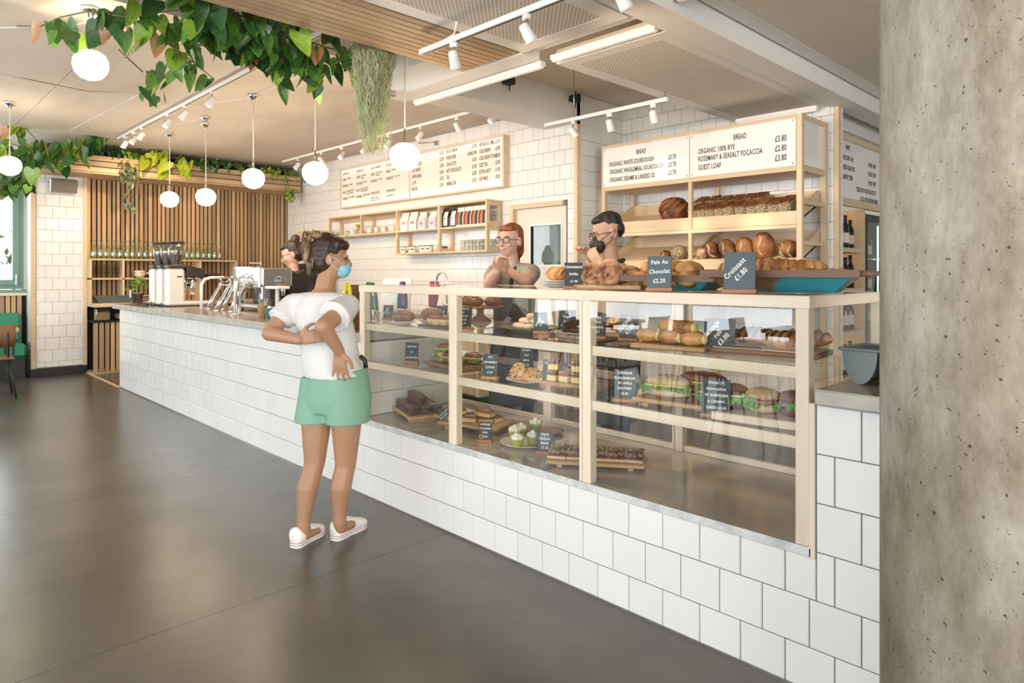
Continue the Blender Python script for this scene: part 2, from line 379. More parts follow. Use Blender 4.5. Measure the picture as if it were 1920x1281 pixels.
# window at the far left
XWN = -11.35
WY1 = 1.60
wz0, wz1 = 1.18, 2.78
wf = struct('wall_window', MB().box(XWN - 0.15, XWN, -5.5, YP0 + 0.05, 0, wz0 - 0.03).box(XWN - 0.15, XWN, -5.5, YP0 + 0.05, wz1, 3.4)
            .box(XWN - 0.15, XWN, WY1 - 0.02, YP0 + 0.05, wz0 - .03, wz1).box(XWN - 0.15, XWN, -5.5, -2.2, wz0 - .03, wz1), M_WHITE)
struct('wall_reveal', MB().box(XWN - 0.01, XW - 0.02, YP0 + 0.0, YP0 + 0.012, 0, 3.4), M_WHITE)
M_GREENF = mat('sage_green_frame', (0.16, 0.27, 0.21), 0.4)
wo = struct('window_1', MB(), M_GREENF) if False else thing('window_1', None, None); wo['kind'] = 'structure'
def ringx(mb, x0, x1, y0, y1, z0, z1, w):
    return mb.box(x0, x1, y0, y1, z0, z0 + w).box(x0, x1, y0, y1, z1 - w, z1).box(x0, x1, y0, y0 + w, z0 + w, z1 - w).box(x0, x1, y1 - w, y1, z0 + w, z1 - w)
for a, b in ((-2.2, -0.95), (-0.95, 0.3), (0.3, WY1)):
    part('window_frame', ringx(MB(), XWN - 0.06, XWN + 0.03, a, b, wz0, wz1, 0.07), M_GREENF, wo, bev=0.004)
    part('sash', ringx(MB(), XWN - 0.02, XWN + 0.05, a + .05, b - .05, wz0 + .05, wz1 - .05, 0.075), M_GREENF, wo, bev=0.006)
    part('window_pane', MB().box(XWN - 0.005, XWN + 0.005, a + .12, b - .12, wz0 + .12, wz1 - .12), M_GLASS, wo)
hd = part('window_handle', MB().bbox(XWN + 0.05, XWN + 0.065, WY1 - 0.10, WY1 - 0.075, wz0 + 0.06, wz0 + 0.10), M_WHITEG, wo)
hd2 = part('window_handle', MB().cyl((XWN + 0.075, WY1 - 0.0875, wz0 + 0.05), (XWN + 0.075, WY1 - 0.0875, wz0 + 0.2), 0.009), M_WHITEG, wo)
struct('window_sill', MB().bbox(XWN, XWN + 0.10, -2.3, YP0, wz0 - 0.05, wz0 - 0.01), M_GREENF)
# slatted dado under the window
dd = struct('wall_dado', MB().box(XWN, XWN + 0.06, -2.3, YP0 - 0.005, 0, wz0 - 0.05), M_DARK)
part('dado_rail', MB().bbox(XWN + 0.0, XWN + 0.12, -2.3, YP0 - 0.004, wz0 - 0.09, wz0 - 0.05), M_PALY, dd)
y = YP0 - 0.06
while y > -2.2:
    part('slat', MB().bbox(XWN + 0.06, XWN + 0.09, y - 0.05, y, 0.3, wz0 - 0.09, 0.002), M_SLATZ, dd, fix=False); y -= 0.063

# unseen sides of the room: glazed street front behind the camera, end wall
def street(name, y, x0, x1, nb):
    w_ = struct(name, MB().box(x0, x1, y - 0.15, y, 0, 0.35).box(x0, x1, y - 0.15, y, 2.95, 3.4), M_WHITE)
    st = (x1 - x0) / nb
    for i in range(nb + 1): part('mullion', MB().box(x0 + i * st - 0.05, x0 + i * st + 0.05, y - 0.12, y, 0.35, 2.95), M_GREENF, w_)
    part('transom', MB().box(x0, x1, y - 0.1, y, 2.2, 2.28), M_GREENF, w_)
street('wall_street', -5.4, -11.5, 5.0, 9)
struct('wall_far_side', MB().box(4.6, 4.75, -5.5, -4.6, 0, 3.4).box(4.6, 4.75, 1.6, 9, 0, 3.4).box(4.6, 4.75, -4.6, 1.6, 2.9, 3.4), M_WHITE)
struct('wall_kitchen_rear', MB().box(-14, 5, 9.3, 9.5, 0, 3.4), M_WHITE)

# ---------- kitchen door
dr = thing('door_1', None, None); dr['kind'] = 'structure'
dy = YB
part('door_frame', MB().box(DX0 - 0.05, DX0, dy - 0.03, dy + 0.12, 0, DZ1 + .05).box(DX0, DX1, dy - 0.03, dy + 0.12, DZ1, DZ1 + 0.05), M_ASHX, dr, bev=0.003)
M_DOOR = mat('cream_door_paint', (0.70, 0.66, 0.58), 0.4)
vx0, vz0, vx1, vz1 = onY(999, 424, dy + .06).x, onY(1000, 497, dy + .06).z, onY(1056, 424, dy + .06).x, onY(1030, 423, dy + .06).z
part('door_leaf', MB().box(DX0, vx0, dy + 0.03, dy + 0.07, 0, DZ1).box(vx1, DX1, dy + 0.03, dy + 0.07, 0, DZ1).box(vx0, vx1, dy + 0.03, dy + 0.07, 0, vz0).box(vx0, vx1, dy + 0.03, dy + 0.07, vz1, DZ1), M_DOOR, dr)
part('vision_frame', MB().box(vx0 - .02, vx0, dy + .02, dy + .075, vz0 - .02, vz1 + .02).box(vx1, vx1 + .012, dy + .02, dy + .075, vz0 - .02, vz1 + .02).box(vx0, vx1, dy + .02, dy + .075, vz0 - .02, vz0).box(vx0, vx1, dy + .02, dy + .075, vz1, vz1 + .02), M_WHITEG, dr, bev=0.002)
part('vision_pane', MB().box(vx0, vx1, dy + 0.048, dy + 0.054, vz0, vz1), M_GLASS, dr)
part('kick_plate', MB().box(DX0 + .04, DX1 - .04, dy + 0.025, dy + 0.03, 0.02, 0.3), M_STEEL, dr)
# what shows through its pane: tiled kitchen with a lit ceiling lamp
kl = area('kitchen_light', (-5.2, 7.4, 3.0), (0, 0, 0), 0.9, 0.5, 130, (0.92, 1, 0.88))
M_KGREEN = mat('kitchen_green_panel', (0.22, 0.42, 0.24), 0.5, col2=(0.42, 0.55, 0.38), nscale=4)
kp = onY(1008, 470, 8.2)
solo('kitchen_shelf', MB().bbox(-0.55, 0.6, 0, 0.4, 0, 0.03).bbox(-0.55, 0.6, 0, 0.4, 0.5, 0.53).box(-.55, -.52, 0, .4, -1.0, .9).box(.57, .6, 0, .4, -1, .9), M_STEEL,
     'steel rack seen through the kitchen door pane', 'rack', (kp.x + 0.2, 8.0, 1.0))
solo('kitchen_crate', MB().bbox(-0.2, 0.2, 0, 0.3, 0, 0.55, 0.01), M_KGREEN, 'green crate standing on the kitchen rack behind the door pane', 'crate', (kp.x + 0.45, 8.05, 1.04))
M_BLUEBOX = mat('blue_packet', (0.12, 0.35, 0.50), 0.5)
solo('kitchen_packet', MB().bbox(-0.11, 0.11, 0, 0.2, 0, 0.34, 0.01), M_BLUEBOX, 'blue packet on the kitchen rack behind the door pane', 'packet', (kp.x + 0.02, 8.05, 1.04))

# ---------- the service counter
XL = -9.2; XR = 0.9
XCA, XCB, XCZ = -3.70, -1.85, -0.905        # display case: start, join, end
ZLED, ZTOP = 0.485, 1.32
ct = struct('counter', MB(), M_GROUT) if False else thing('service_counter', 'long bar counter faced in white square tiles running the whole room', 'counter')
part('counter_body', MB().box(XL + .01, XCA, YC + 0.008, YC + 0.8, 0.02, 0.96).box(XCA, XCZ + .0, YC + 0.008, YC + 0.85, 0.02, ZLED - .03).box(XCZ, XR, YC + 0.008, YC + 0.85, 0.02, 0.965), M_GROUT, ct)
tiles(ct, (XL, YC + .008, 0), 0, XR - XL, 0.008, 0.964, 0.1627, 0.1627, (-.741 - XL) % 0.1627, holes=[(XCA - XL, XCZ + .024 - XL, ZLED - .032, 3), (-.62 - XL, 9, 0, 3)], gap=0.0034)
tiles(ct, (XL + .008, YC + 0.8, 0), -pi / 2 + pi, 0.79, 0.008, 0.96, 0.1627, 0.1627, 0.0, limit=0) if False else None
# tiled end of the bar seen through the case
tiles(ct, (XCA + .0, YC + 0.02, 0), pi / 2, 0.8, ZLED, 0.955, 0.1627, 0.1627, 0.06)
part('plinth_strip', MB().box(XL, XR, YC - 0.002, YC + 0.01, 0, 0.010), M_STEEL, ct)
part('end_panel', MB().box(XL - .002, XL + .01, YC, YC + 0.8, 0, 0.96), M_WHITE, ct)
solo('bar_worktop', MB().bbox(XL - 0.12, XCA - .01, YC - 0.055, YC + 0.83, 0.962, 1.02, 0.006), [M_CONCTOP], 'long polished concrete worktop on top of the tiled bar', 'worktop')
solo('pick_up_worktop', MB().bbox(XCZ + .03, XR, YC - 0.03, YC + 0.9, 0.968, 1.02, 0.006), [M_CONCTOP], 'short concrete worktop slab between the glass case and round concrete column', 'worktop')
# marble floor of the display case
solo('marble_ledge', MB().bbox(XCA - .02, XCZ + .01, YC - 0.004, YC + 0.83, ZLED - 0.032, ZLED, 0.003), M_MARBLE, 'grey veined marble ledge under the glass display case', 'ledge')

# ---------- concrete column
M_COLUMN = bpy.data.materials.new('pitted_concrete'); M_COLUMN.use_nodes = True
def column_nodes(m):
    nt = m.node_tree; N = nt.nodes; L = nt.links.new; b = N['Principled BSDF']; b.inputs['Roughness'].default_value = 0.7
    tc = N.new('ShaderNodeTexCoord'); mp = N.new('ShaderNodeMapping'); mp.inputs['Scale'].default_value = (1, 1, 0.4); L(tc.outputs['Object'], mp.inputs[0])
    def ns(sc, det, vec, rgh=0.6):
        n = N.new('ShaderNodeTexNoise'); n.inputs['Scale'].default_value = sc; n.inputs['Detail'].default_value = det; n.inputs['Roughness'].default_value = rgh; L(vec, n.inputs['Vector']); return n.outputs['Fac']
    def rp(f, a, b_, ca, cb):
        r = N.new('ShaderNodeValToRGB'); r.color_ramp.elements[0].position = a; r.color_ramp.elements[1].position = b_; r.color_ramp.elements[0].color = ca; r.color_ramp.elements[1].color = cb; L(f, r.inputs[0]); return r.outputs[0]
    base = rp(ns(9, 15, mp.outputs[0], 0.80), 0.36, 0.62, (0.22, 0.185, 0.135, 1), (0.45, 0.41, 0.345, 1))
    blot = rp(ns(2.3, 3, mp.outputs[0]), 0.42, 0.6, (0.72, 0.67, 0.59, 1), (1, 1, 1, 1))
    spk = rp(ns(95, 2, tc.outputs['Object']), 0.27, 0.32, (0.22, 0.19, 0.15, 1), (1, 1, 1, 1))
    def mul(a, c):
        x = N.new('ShaderNodeMixRGB'); x.blend_type = 'MULTIPLY'; x.inputs[0].default_value = 1; L(a, x.inputs[1]); L(c, x.inputs[2]); return x.outputs[0]
    v = N.new('ShaderNodeTexVoronoi'); v.inputs['Scale'].default_value = 17; L(tc.outputs['Object'], v.inputs['Vector'])
    pit = rp(v.outputs['Distance'], 0.035, 0.07, (0.28, 0.24, 0.2, 1), (1, 1, 1, 1))
    L(mul(mul(mul(base, blot), spk), pit), b.inputs['Base Color'])
    bp = N.new('ShaderNodeBump'); bp.inputs['Strength'].default_value = 0.5; bp.inputs['Distance'].default_value = 0.006
    L(mul(spk, pit), bp.inputs['Height']); L(bp.outputs[0], b.inputs['Normal'])
column_nodes(M_COLUMN)
CXc, CYc, CRr = -0.235, 1.80, 0.30
struct('concrete_column', MB().lathe([(CRr, 0), (CRr, 3.24)], 72, c=(CXc, CYc)), M_COLUMN)
# ================================================================== CEILING FITTINGS
def perforated(name, rot=0.0):
    m = mat(name, (0.74, 0.68, 0.60), 0.7); nt = m.node_tree; N = nt.nodes; L = nt.links.new; b = N['Principled BSDF']
    tc = N.new('ShaderNodeTexCoord'); mp = N.new('ShaderNodeMapping'); mp.inputs['Rotation'].default_value = (0, 0, pi / 4); mp.inputs['Scale'].default_value = (46, 46, 0.0)
    L(tc.outputs['Object'], mp.inputs[0]); v = N.new('ShaderNodeTexVoronoi'); v.inputs['Scale'].default_value = 1; v.inputs['Randomness'].default_value = 0; L(mp.outputs[0], v.inputs['Vector'])
    r = N.new('ShaderNodeValToRGB'); r.color_ramp.elements[0].position = 0.27; r.color_ramp.elements[1].position = 0.33
    r.color_ramp.elements[0].color = (0.40, 0.34, 0.27, 1); r.color_ramp.elements[1].color = (0.80, 0.745, 0.66, 1); L(v.outputs['Distance'], r.inputs[0]); L(r.outputs[0], b.inputs['Base Color'])
    bp = N.new('ShaderNodeBump'); bp.inputs['Strength'].default_value = 0.6; bp.inputs['Distance'].default_value = 0.004; L(r.outputs[0], bp.inputs['Height']); L(bp.outputs[0], b.inputs['Normal'])
    return m
M_PERF = perforated('perforated_board')
def raft(x0, x1, y0, y1, z, edge=0.11):
    t = thing('ceiling_raft', None, None); t['kind'] = 'structure'
    part('perforated_panel', MB().box(x0 + edge, x1 - edge, y0 + edge, y1 - edge, z + 0.002, z + 0.06), M_PERF, t)
    f = MB().box(x0, x1, y0, y0 + edge, z, z + 0.10).box(x0, x1, y1 - edge, y1, z, z + 0.10).box(x0, x0 + edge, y0 + edge, y1 - edge, z, z + 0.10).box(x1 - edge, x1, y0 + edge, y1 - edge, z, z + 0.10)
    part('border', f, M_WHITE, t)
raft(-3.10, -2.25, -1.8, 3.12, ZP); raft(-3.11, -2.22, 3.46, 6.02, ZP); raft(-2.0, 2.2, -1.8, 3.12, ZP + 0.08); raft(-2.0, 2.2, 3.30, 9.0, ZP + 0.12)
struct('ceiling_beam', MB().box(-2.215, -2.02, -1.8, 9.2, ZP - 0.01, ZR), M_WHITE)
struct('ceiling_beam', MB().box(-4.69, -3.12, 3.13, 3.30, ZP, 3.045).box(-3.12, -2.22, 3.13, 3.30, ZP + 0.06, 3.045), M_WHITE)
M_STRIP = mat('white_strip_diffuser', (0.9, 0.88, 0.84), 0.35, emis=(1, 0.93, 0.82), es=0.12)
for k, (x0, x1, y, z, lb) in enumerate(((-4.60, -3.13, 3.345, ZP - 0.03, 'white linear strip light under the beam end past the slatted planter'),
        (-3.08, -2.24, 3.385, ZP - 0.0, 'white linear strip light at the front edge of the inner perforated raft'),
        (-2.0, -1.2, 3.21, ZP + 0.05, 'white linear strip light beyond the long white ceiling beam'),
        (-3.05, -2.30, 5.94, ZP - 0.03, 'white strip light on the raft above the bread sign'))):
    t = thing('strip_light', lb, 'light', (0, 0, 0), group=None)
    part('housing', MB().bbox(x0, x1, y - 0.028, y + 0.028, z, z + 0.035, 0.004), M_WHITEG, t); part('diffuser', MB().bbox(x0 + .01, x1 - .01, y - .018, y + .018, z - 0.012, z, 0.003), M_STRIP, t)
# slatted suspended planter
def slat_box(name, lb, x0, x1, y0, y1, z0, z1, sw, gp, side):
    t = thing(name, lb, 'planter', ((x0 + x1) / 2, (y0 + y1) / 2, z0)); cx_, cy_ = (x0 + x1) / 2, (y0 + y1) / 2
    w, l, h = (x1 - x0) / 2, (y1 - y0) / 2, z1 - z0
    part('trough', MB().box(-w + .02, w - .02, -l + .02, l - .02, .022, h - .03), M_DARK, t)
    n = int(2 * w / (sw + gp)); st = 2 * w / n
    for i in range(n): part('slat', MB().bbox(-w + i * st + gp / 2, -w + (i + 1) * st - gp / 2, -l, l, 0, .02, .002), M_SLATY, t, fix=False)
    n = int(h / (sw + gp)); st = h / n
    for s_ in (-1, 1):
        for i in range(n): part('slat', MB().bbox(s_ * w - (.02 if s_ > 0 else 0), s_ * w + (0 if s_ > 0 else .02), -l, l, .024 + i * st, .024 + (i + 1) * st - gp, .002), M_SLATY, t, fix=False)
    return t
slat_box('slatted_planter', 'long suspended planter clad in timber slats with vines spilling over it', -3.70, -3.115, -1.8, 3.10, ZP, ZP + 0.26, 0.055, 0.010, 1)
slat_box('slatted_planter', 'timber slatted planter running above the slatted wall behind the bar', -10.98, -10.34, 1.64, 5.2, 2.735, 2.735 + 0.235, 0.048, 0.011, 1)
for yy in (2.6, 3.9):
    solo('hanger_rod', MB().cyl((0, 0, 0), (0, 0, 0.35), 0.012, n=8).lathe([(0.04, .33), (0.04, .35)], 12), M_STEEL, 'steel rod holding the planter over the slatted wall ' + ('near the tiled pier' if yy < 3 else 'near its middle'), 'rod', (-10.5, yy, 2.8))
# black duct hanger and steel bracket left of the beam end
p = onZ(728, 130, 3.0)
solo('ceiling_bracket', MB().box(-0.012, 0.012, -0.012, 0.012, 0, .42).bbox(-.05, .26, -.04, .04, -.04, 0.01), M_STEEL, 'grey steel channel bracket between hanging moss and white beam end', 'bracket', (-4.7, 3.0, 2.72 + .12))

# ---------- globe pendants
def pendant_proto():
    t = thing('globe_pendant', 'x', 'pendant lamp')
    part('globe', MB().lathe([(0.0, -.098), (.03, -.095), (.065, -.080), (.093, -.048), (.105, -.005), (.102, .03), (.086, .063), (.055, .086), (.026, .092)], 28), M_GLOBE, t)
    part('cap', MB().lathe([(.028, .090), (.030, .098), (.012, .104), (.008, .19), (.004, .20)], 14), M_CHROME, t)
    return t
PD = [(318, 374, 2.75, 'globe pendant lamp over the bar, above the potted fern'), (386, 370, 2.75, 'globe pendant lamp over the bar, above the white coffee grinders'), (475, 335, 2.75, 'globe pendant lamp over the bar, above the chrome taps'),
      (591, 325, 2.75, 'globe pendant lamp above the barista and end of the slatted wall planter'), (759, 294, 2.75, 'large looking globe pendant lamp in front of the lit drinks menu'),
      (170, 122, 1.08, 'globe pendant lamp hanging among vines close to the camera side'), (18, 311, 1.08, 'globe pendant lamp hanging in front of vines near the window')]
proto = pendant_proto()
for k, (px, py, Y, lb) in enumerate(PD):
    p = onY(px, py, Y); ztop = ZL
    o = proto if k == 0 else dup(proto, p)
    o.location = p; o['label'] = lb; o['group'] = 'globe pendant lamps'
    part('cord', MB().cyl((0, 0, .2), (0, 0, ztop - p.z - .03), .0045, n=6), M_WHITEG, o)
    part('ceiling_rose', MB().lathe([(.012, ztop - p.z - .07), (.02, ztop - p.z - .045), (.055, ztop - p.z - .03), (.055, ztop - p.z)], 16), M_CHROME, o)
KIDS.clear()
# thin white cables between the roses and along the ceiling
def cable(name, lb, pts, r=0.004): solo(name, MB().tube(pts, r, 6), M_WHITEG, lb, 'cable')
cable('ceiling_cable', 'thin white cable looping from rose to rose over the bar pendants', [(-8.95, 2.75, 3.13), (-8.3, 2.6, 3.12), (-7.72, 2.75, 3.13), (-7.1, 2.5, 3.12), (-6.46, 2.75, 3.13), (-5.2, 2.75, 3.13), (-3.95, 2.75, 3.13)])
cable('ceiling_cable', 'thin white cable running under the ceiling to the pendant over the seats', [onZ(0, 52, 3.12), onZ(140, 48, 3.1), onZ(230, 16, 3.11), onZ(330, -4, 3.12)])
solo('plant_wire', MB().tube([onZ(-40, 128, 3.10), onZ(60, 150, 3.08), onZ(160, 170, 3.09), onZ(262, 176, 3.1)], 0.006, 6), M_STEEL, 'grey wire strung below the ceiling between the two vine planters', 'wire')
solo('plant_wire', MB().tube([onZ(130, 245, 3.0), onZ(262, 176, 3.10), onZ(300, 150, 3.06)], 0.004, 6), M_WHITEG, 'white wire carrying the vine up from the window planter', 'wire')

# ---------- track lighting
def track(lb, x0, x1, y, z):
    t = thing('lighting_track', lb, 'track', ((x0 + x1) / 2, y, z)); l = (x1 - x0) / 2
    part('rail', MB().bbox(-l, l, -.018, .018, 0, .034, .003), M_WHITEG, t); part('slot', MB().box(-l + .02, l - .02, -.006, .006, -.001, .004), M_BLACK, t)
    return t
T1Y, T2Y, T3, T4 = 2.35, 4.66, onZ(789, 104, 2.74), onZ(1252, 190, 2.76)
track('long white lighting track on the ceiling over the bar front', -9.62, -3.75, T1Y, 3.10)
track('white lighting track on the ceiling facing the drinks menu', -9.85, -4.9, T2Y, 3.10)
track('white lighting track crossing below the slatted planter and perforated raft', T3.x, -1.6, T3.y, 2.74)
t4 = track('white lighting track in front of the tiled niche over the bread sign', onZ(1032, 241, 2.76).x, T4.x, T4.y, 2.76)


solo('track_cable', MB().tube([(T3.x + .22, T3.y, 2.775), (T3.x + .30, T3.y + .02, 2.80), (T3.x + .36, T3.y - .01, 2.85)], .006, 6), M_WHITEG, 'short white flex feeding the track under the slatted planter', 'cable')
for x in (-3.9, -2.95): solo('track_hanger', MB().cyl((0, 0, 0), (0, 0, ZR - 2.79), .004, n=6), M_STEEL, 'thin wire holding the track before the niche, ' + ('by the corner trim' if x < -3.5 else 'by the raft'), 'wire', (x, T4.y, 2.79))
def spot_proto():
    t = thing('track_spotlight', 'x', 'spotlight')
    part('adapter', MB().bbox(-.03, .03, -.018, .018, -.035, 0, .004), M_WHITEG, t); part('stem', MB().cyl((0, 0, -.09), (0, 0, -.03), .009, n=8), M_STEEL, t)
    T = Matrix.Translation((0, 0, -.115)) @ Matrix.Rotation(R(35), 4, 'X')
    h = part('head', MB().lathe([(.022, .055), (.034, .045), (.038, 0), (.042, -.06), (.045, -.075), (.036, -.077), (.033, -.06)], 16, T=T, cap=False).lathe([(0, .056), (.022, .055)], 16, T=T, cap=False), M_WHITEG, t)
    part('bulb', MB().lathe([(0.0, -.066), (.028, -.064), (.033, -.055)], 14, T=T, cap=False), M_BULB, h)
    part('vents', MB().box(-.012, .012, .036, .0405, -.02, -.014, T=T).box(-.012, .012, .036, .0405, -.008, -.002, T=T).box(-.012, .012, .036, .0405, .004, .010, T=T), M_BLACK, h)
    return t
sp = spot_proto(); first = True
def put_spot(px, Y, z, rz, lb, group):
    global first
    p = onY(px, 200, Y); loc = (p.x, Y, z)
    if first: sp.location = loc; sp.rotation_euler = (0, 0, rz); sp['label'] = lb; sp['group'] = group; first = False; return sp
    return dup(sp, loc, rz, lb, group)
S1 = [(235, 2.2), (251, 3.6), (266, 2.5), (315, 3.4), (346, 2.6), (397, 2.9)]
nm = ['end spotlight of the bar track, nearest the slatted wall', 'second spotlight along the bar track, turned away', 'third spotlight on the bar track, lit and tilted down', 'fourth spotlight of the bar track, turned to the room', 'bright spotlight on the bar track beside the drooping vine tips', 'spotlight of the bar track just under the big vine']
for (px, rz), lb in zip(S1, nm): put_spot(px, T1Y, 3.10, rz, lb, 'spotlights over the bar front').scale = (.78,) * 3
S2 = [558, 602, 641, 684, 728, 788, 857, 925]
nm = ['first menu spotlight, by the slatted planter end', 'second menu spotlight, beside the globe over the barista', 'third menu spotlight, above the menu board corner', 'fourth menu spotlight, above the handwritten panel', 'very bright menu spotlight next to the big globe', 'bright menu spotlight past the big globe', 'unlit looking menu spotlight before the white beam', 'last menu spotlight, partly tucked under the white beam']
for px, lb in zip(S2, nm): put_spot(px, T2Y, 3.10, ru(2.3, 3.5) if px not in (857, 602) else ru(-.7, .5), lb, 'spotlights facing the menu').scale = (.85,) * 3
for px, rz, lb in ((851, 0.5, 'white spotlight hanging in front of the slatted planter end'), (987, -0.3, 'white lit spotlight below the perforated raft')): put_spot(px, T3.y, 2.74, rz, lb, None)
put_spot(1165, T3.y, 2.74, -0.3, 'white spotlight at the top edge below the ceiling beam', None)
for px, rz, lb in ((1074, -0.6, 'white spotlight at the niche corner by the timber trim'), (1143, 0.2, 'white spotlight over the first half of the bread sign'), (1225, 0.2, 'white spotlight over the middle of the bread sign')): put_spot(px, T4.y, 2.76, rz, lb, None)
for x in (-9.3, -8.0, -6.7, -5.5): spot((x, T1Y + .05, 2.95), (x + .1, YB, 1.7), 75, 88, blend=1.0)
for x in (-9.4, -8.3, -7.2, -6.2, -5.3): spot((x, T2Y, 2.95), (x, YB, 1.3), 90, 12, blend=1.0)
for x in (-8.8, -7.2, -5.8, -4.6): spot((x, T1Y, 2.95), (x - .3, 3.3, 1.0), 75, 70, blend=1.0)
spot((-9.6, 2.5, 2.95), (-11, 3.2, 1.5), 60, 130, blend=1.0); spot((-9.3, 2.3, 2.95), (-11, 1.9, 1.5), 34, 90, blend=1.0)
for x in (-3.9, -3.3, -2.7): spot((x, T4.y, 2.62), (x + .1, 5.6, 1.5), 70, 24, blend=1.0)
for x in (-3.0, -2.3): spot((x, T3.y + .03, 2.58), (x + .2, 5.4, 1.9), 60, 95, blend=1.0); spot((x, T3.y, 2.58), (x + .3, 2.9, 1.0), 70, 70, blend=1.0)

# ================================================================== LIT DRINKS MENU
def lightbox_mat(name):
    m = mat(name, (0.55, 0.50, 0.45), 0.4); nt = m.node_tree; N = nt.nodes; L = nt.links.new; b = N['Principled BSDF']
    tc = N.new('ShaderNodeTexCoord'); sx_ = N.new('ShaderNodeSeparateXYZ'); L(tc.outputs['Object'], sx_.inputs[0])
    r = N.new('ShaderNodeValToRGB'); e = r.color_ramp.elements; e[0].position = 0.0; e[0].color = (1.1,) * 3 + (1,); e[1].position = 1.0; e[1].color = (1.1,) * 3 + (1,)
    for ps, v in ((0.08, 0.75), (0.22, 0.38), (0.5, 0.30), (0.78, 0.38), (0.92, 0.75)): q = e.new(ps); q.color = (v, v, v, 1)
    mr = N.new('ShaderNodeMapRange'); mr.inputs[1].default_value = -.29; mr.inputs[2].default_value = .29; L(sx_.outputs['Z'], mr.inputs[0]); L(mr.outputs[0], r.inputs[0])
    b.inputs['Emission Color'].default_value = (1, 0.80, 0.64, 1); L(r.outputs[0], b.inputs['Emission Strength']); return m
M_LBOX = lightbox_mat('backlit_menu_panel')
M_INK = mat('brown_black_lettering', (0.05, 0.025, 0.018), 0.6)
mx0, mx1, mz0, mz1 = -8.99, -5.425, 2.365, 2.955
mw, mh = (mx1 - mx0) / 2, (mz1 - mz0) / 2
mb_ = thing('drinks_menu', 'long backlit drinks menu in a wooden frame on the tiled wall', 'menu board', ((mx0 + mx1) / 2, YB - 0.10, (mz0 + mz1) / 2))
part('frame', MB().box(-mw, mw, 0, .093, -mh, -mh + .022).box(-mw, mw, 0, .093, mh - .022, mh).box(-mw, -mw + .022, 0, .093, -mh + .022, mh - .022).box(mw - .022, mw, 0, .093, -mh + .022, mh - .022), M_ASHX, mb_)
jx = onY(767, 350, YB - .1).x - (mx0 + mx1) / 2
part('divider', MB().box(jx - .009, jx + .009, .004, .02, -mh + .022, mh - .022), M_ASHZ, mb_)
part('lit_panel', MB().box(-mw + .02, jx - .009, .012, .02, -mh + .02, mh - .02), M_LBOX, mb_); part('lit_panel', MB().box(jx + .009, mw - .02, .012, .02, -mh + .02, mh - .02), M_LBOX, mb_)
its = []; rows = [.215, .135, .055, -.025, -.105, -.185]
for xx, al, col in ((jx + .05, 'LEFT', ['ESPRESSO', 'LONG BLACK', 'FLAT WHITE', 'CAPPUCCINO', 'LATTE', 'MOCHA']), (jx + .71, 'RIGHT', ['£2.50', '£2.70', '£3.00', '£3.00', '£3.20', '£3.50']),
        (jx + .77, 'LEFT', ['BATCH BREW', 'POUR OVER', 'CHAI LATTE', 'HOT CHOCOLATE', 'TEA', 'HERBAL TEA']), (jx + 1.33, 'RIGHT', ['£2.90', '£4.00/£7.00', '£3.30', '£3.50', '£3.00', '£3.10']),
        (jx + 1.38, 'LEFT', ['AFFOGATO (SML)', 'COLD BREW', 'COLD BREW TONIC', 'ICED TEA', 'EXTRA SHOT', 'OAT MILK']), (mw - .07, 'RIGHT', ['£3.90', '£2.90', '£4.00', '£2.90', '£1.00', '£0.20'])):
    for z, s_ in zip(rows, col): its.append((s_, xx, z, .062, .50, al))
for i_ in its: part('lettering', text_mb([i_]), M_INK, mb_, loc=(0, .010, 0))
its = []; x0_ = -mw + .06
for k, (hd_, rws) in enumerate((('ESPRESSO 1', [('ORIGIN', 'Ethiopia'), ('ROASTED BY', 'Extract'), ('BLACK', 'Orange, Blossom,\nHoney, Caramel'), ('WITH MILK', 'Pear, Toffee')]),
        ('ESPRESSO 2', [('ORIGIN', 'Costa Rica\nBrazil'), ('ROASTED BY', 'Extract'), ('BLACK', 'Nuts, Chocolate,\nPlum & Molasses'), ('WITH MILK', 'Milk Chocolate')]),
        ('BATCH BREW', [('ORIGIN', 'Huye Gatare,\nRwanda'), ('ROASTED BY', 'Colonna'), None, ('TASTING NOTES', '')]),
        ('FILTER', [('ORIGIN', 'Sumatra'), ('ROASTED BY', 'Plot, Lond'), None, ('TASTING NOTES', '')]))):
    x = x0_ + k * .385; its.append((hd_, x, .20, .045, .8, 'LEFT', 2))
    for q, rw in enumerate(rws):
        if not rw: continue
        z = .115 - q * .095 + (0.02 if k > 1 and q == 3 else 0); its.append((rw[0], x, z, .048, .55, 'LEFT'))
        for qq, ln in enumerate(rw[1].split('\n')): its.append((ln, x + .03 + .0168 * len(rw[0]), z + .015 - qq * .032, .034, .75, 'LEFT', 3))
its += [('Blueberry jam,\nButterscotch, Lime', x0_ + .77, -.215, .034, .8, 'LEFT', 3), ('Plum, Mocha &', x0_ + 1.155, -.215, .034, .8, 'LEFT', 3)]
for i_ in its: part('handwriting', text_mb([i_]), M_INK, mb_, loc=(0, .010, 0))
solo('wall_bracket', MB().bbox(-.03, .03, 0, .03, -.03, .03, .004).cyl((0, 0, .015), (-.30, -.05, .03), .006, n=6), M_STEEL, 'small steel door stay bracket on the tiles above the menu', 'bracket', onY(817, 268, YB - .03))

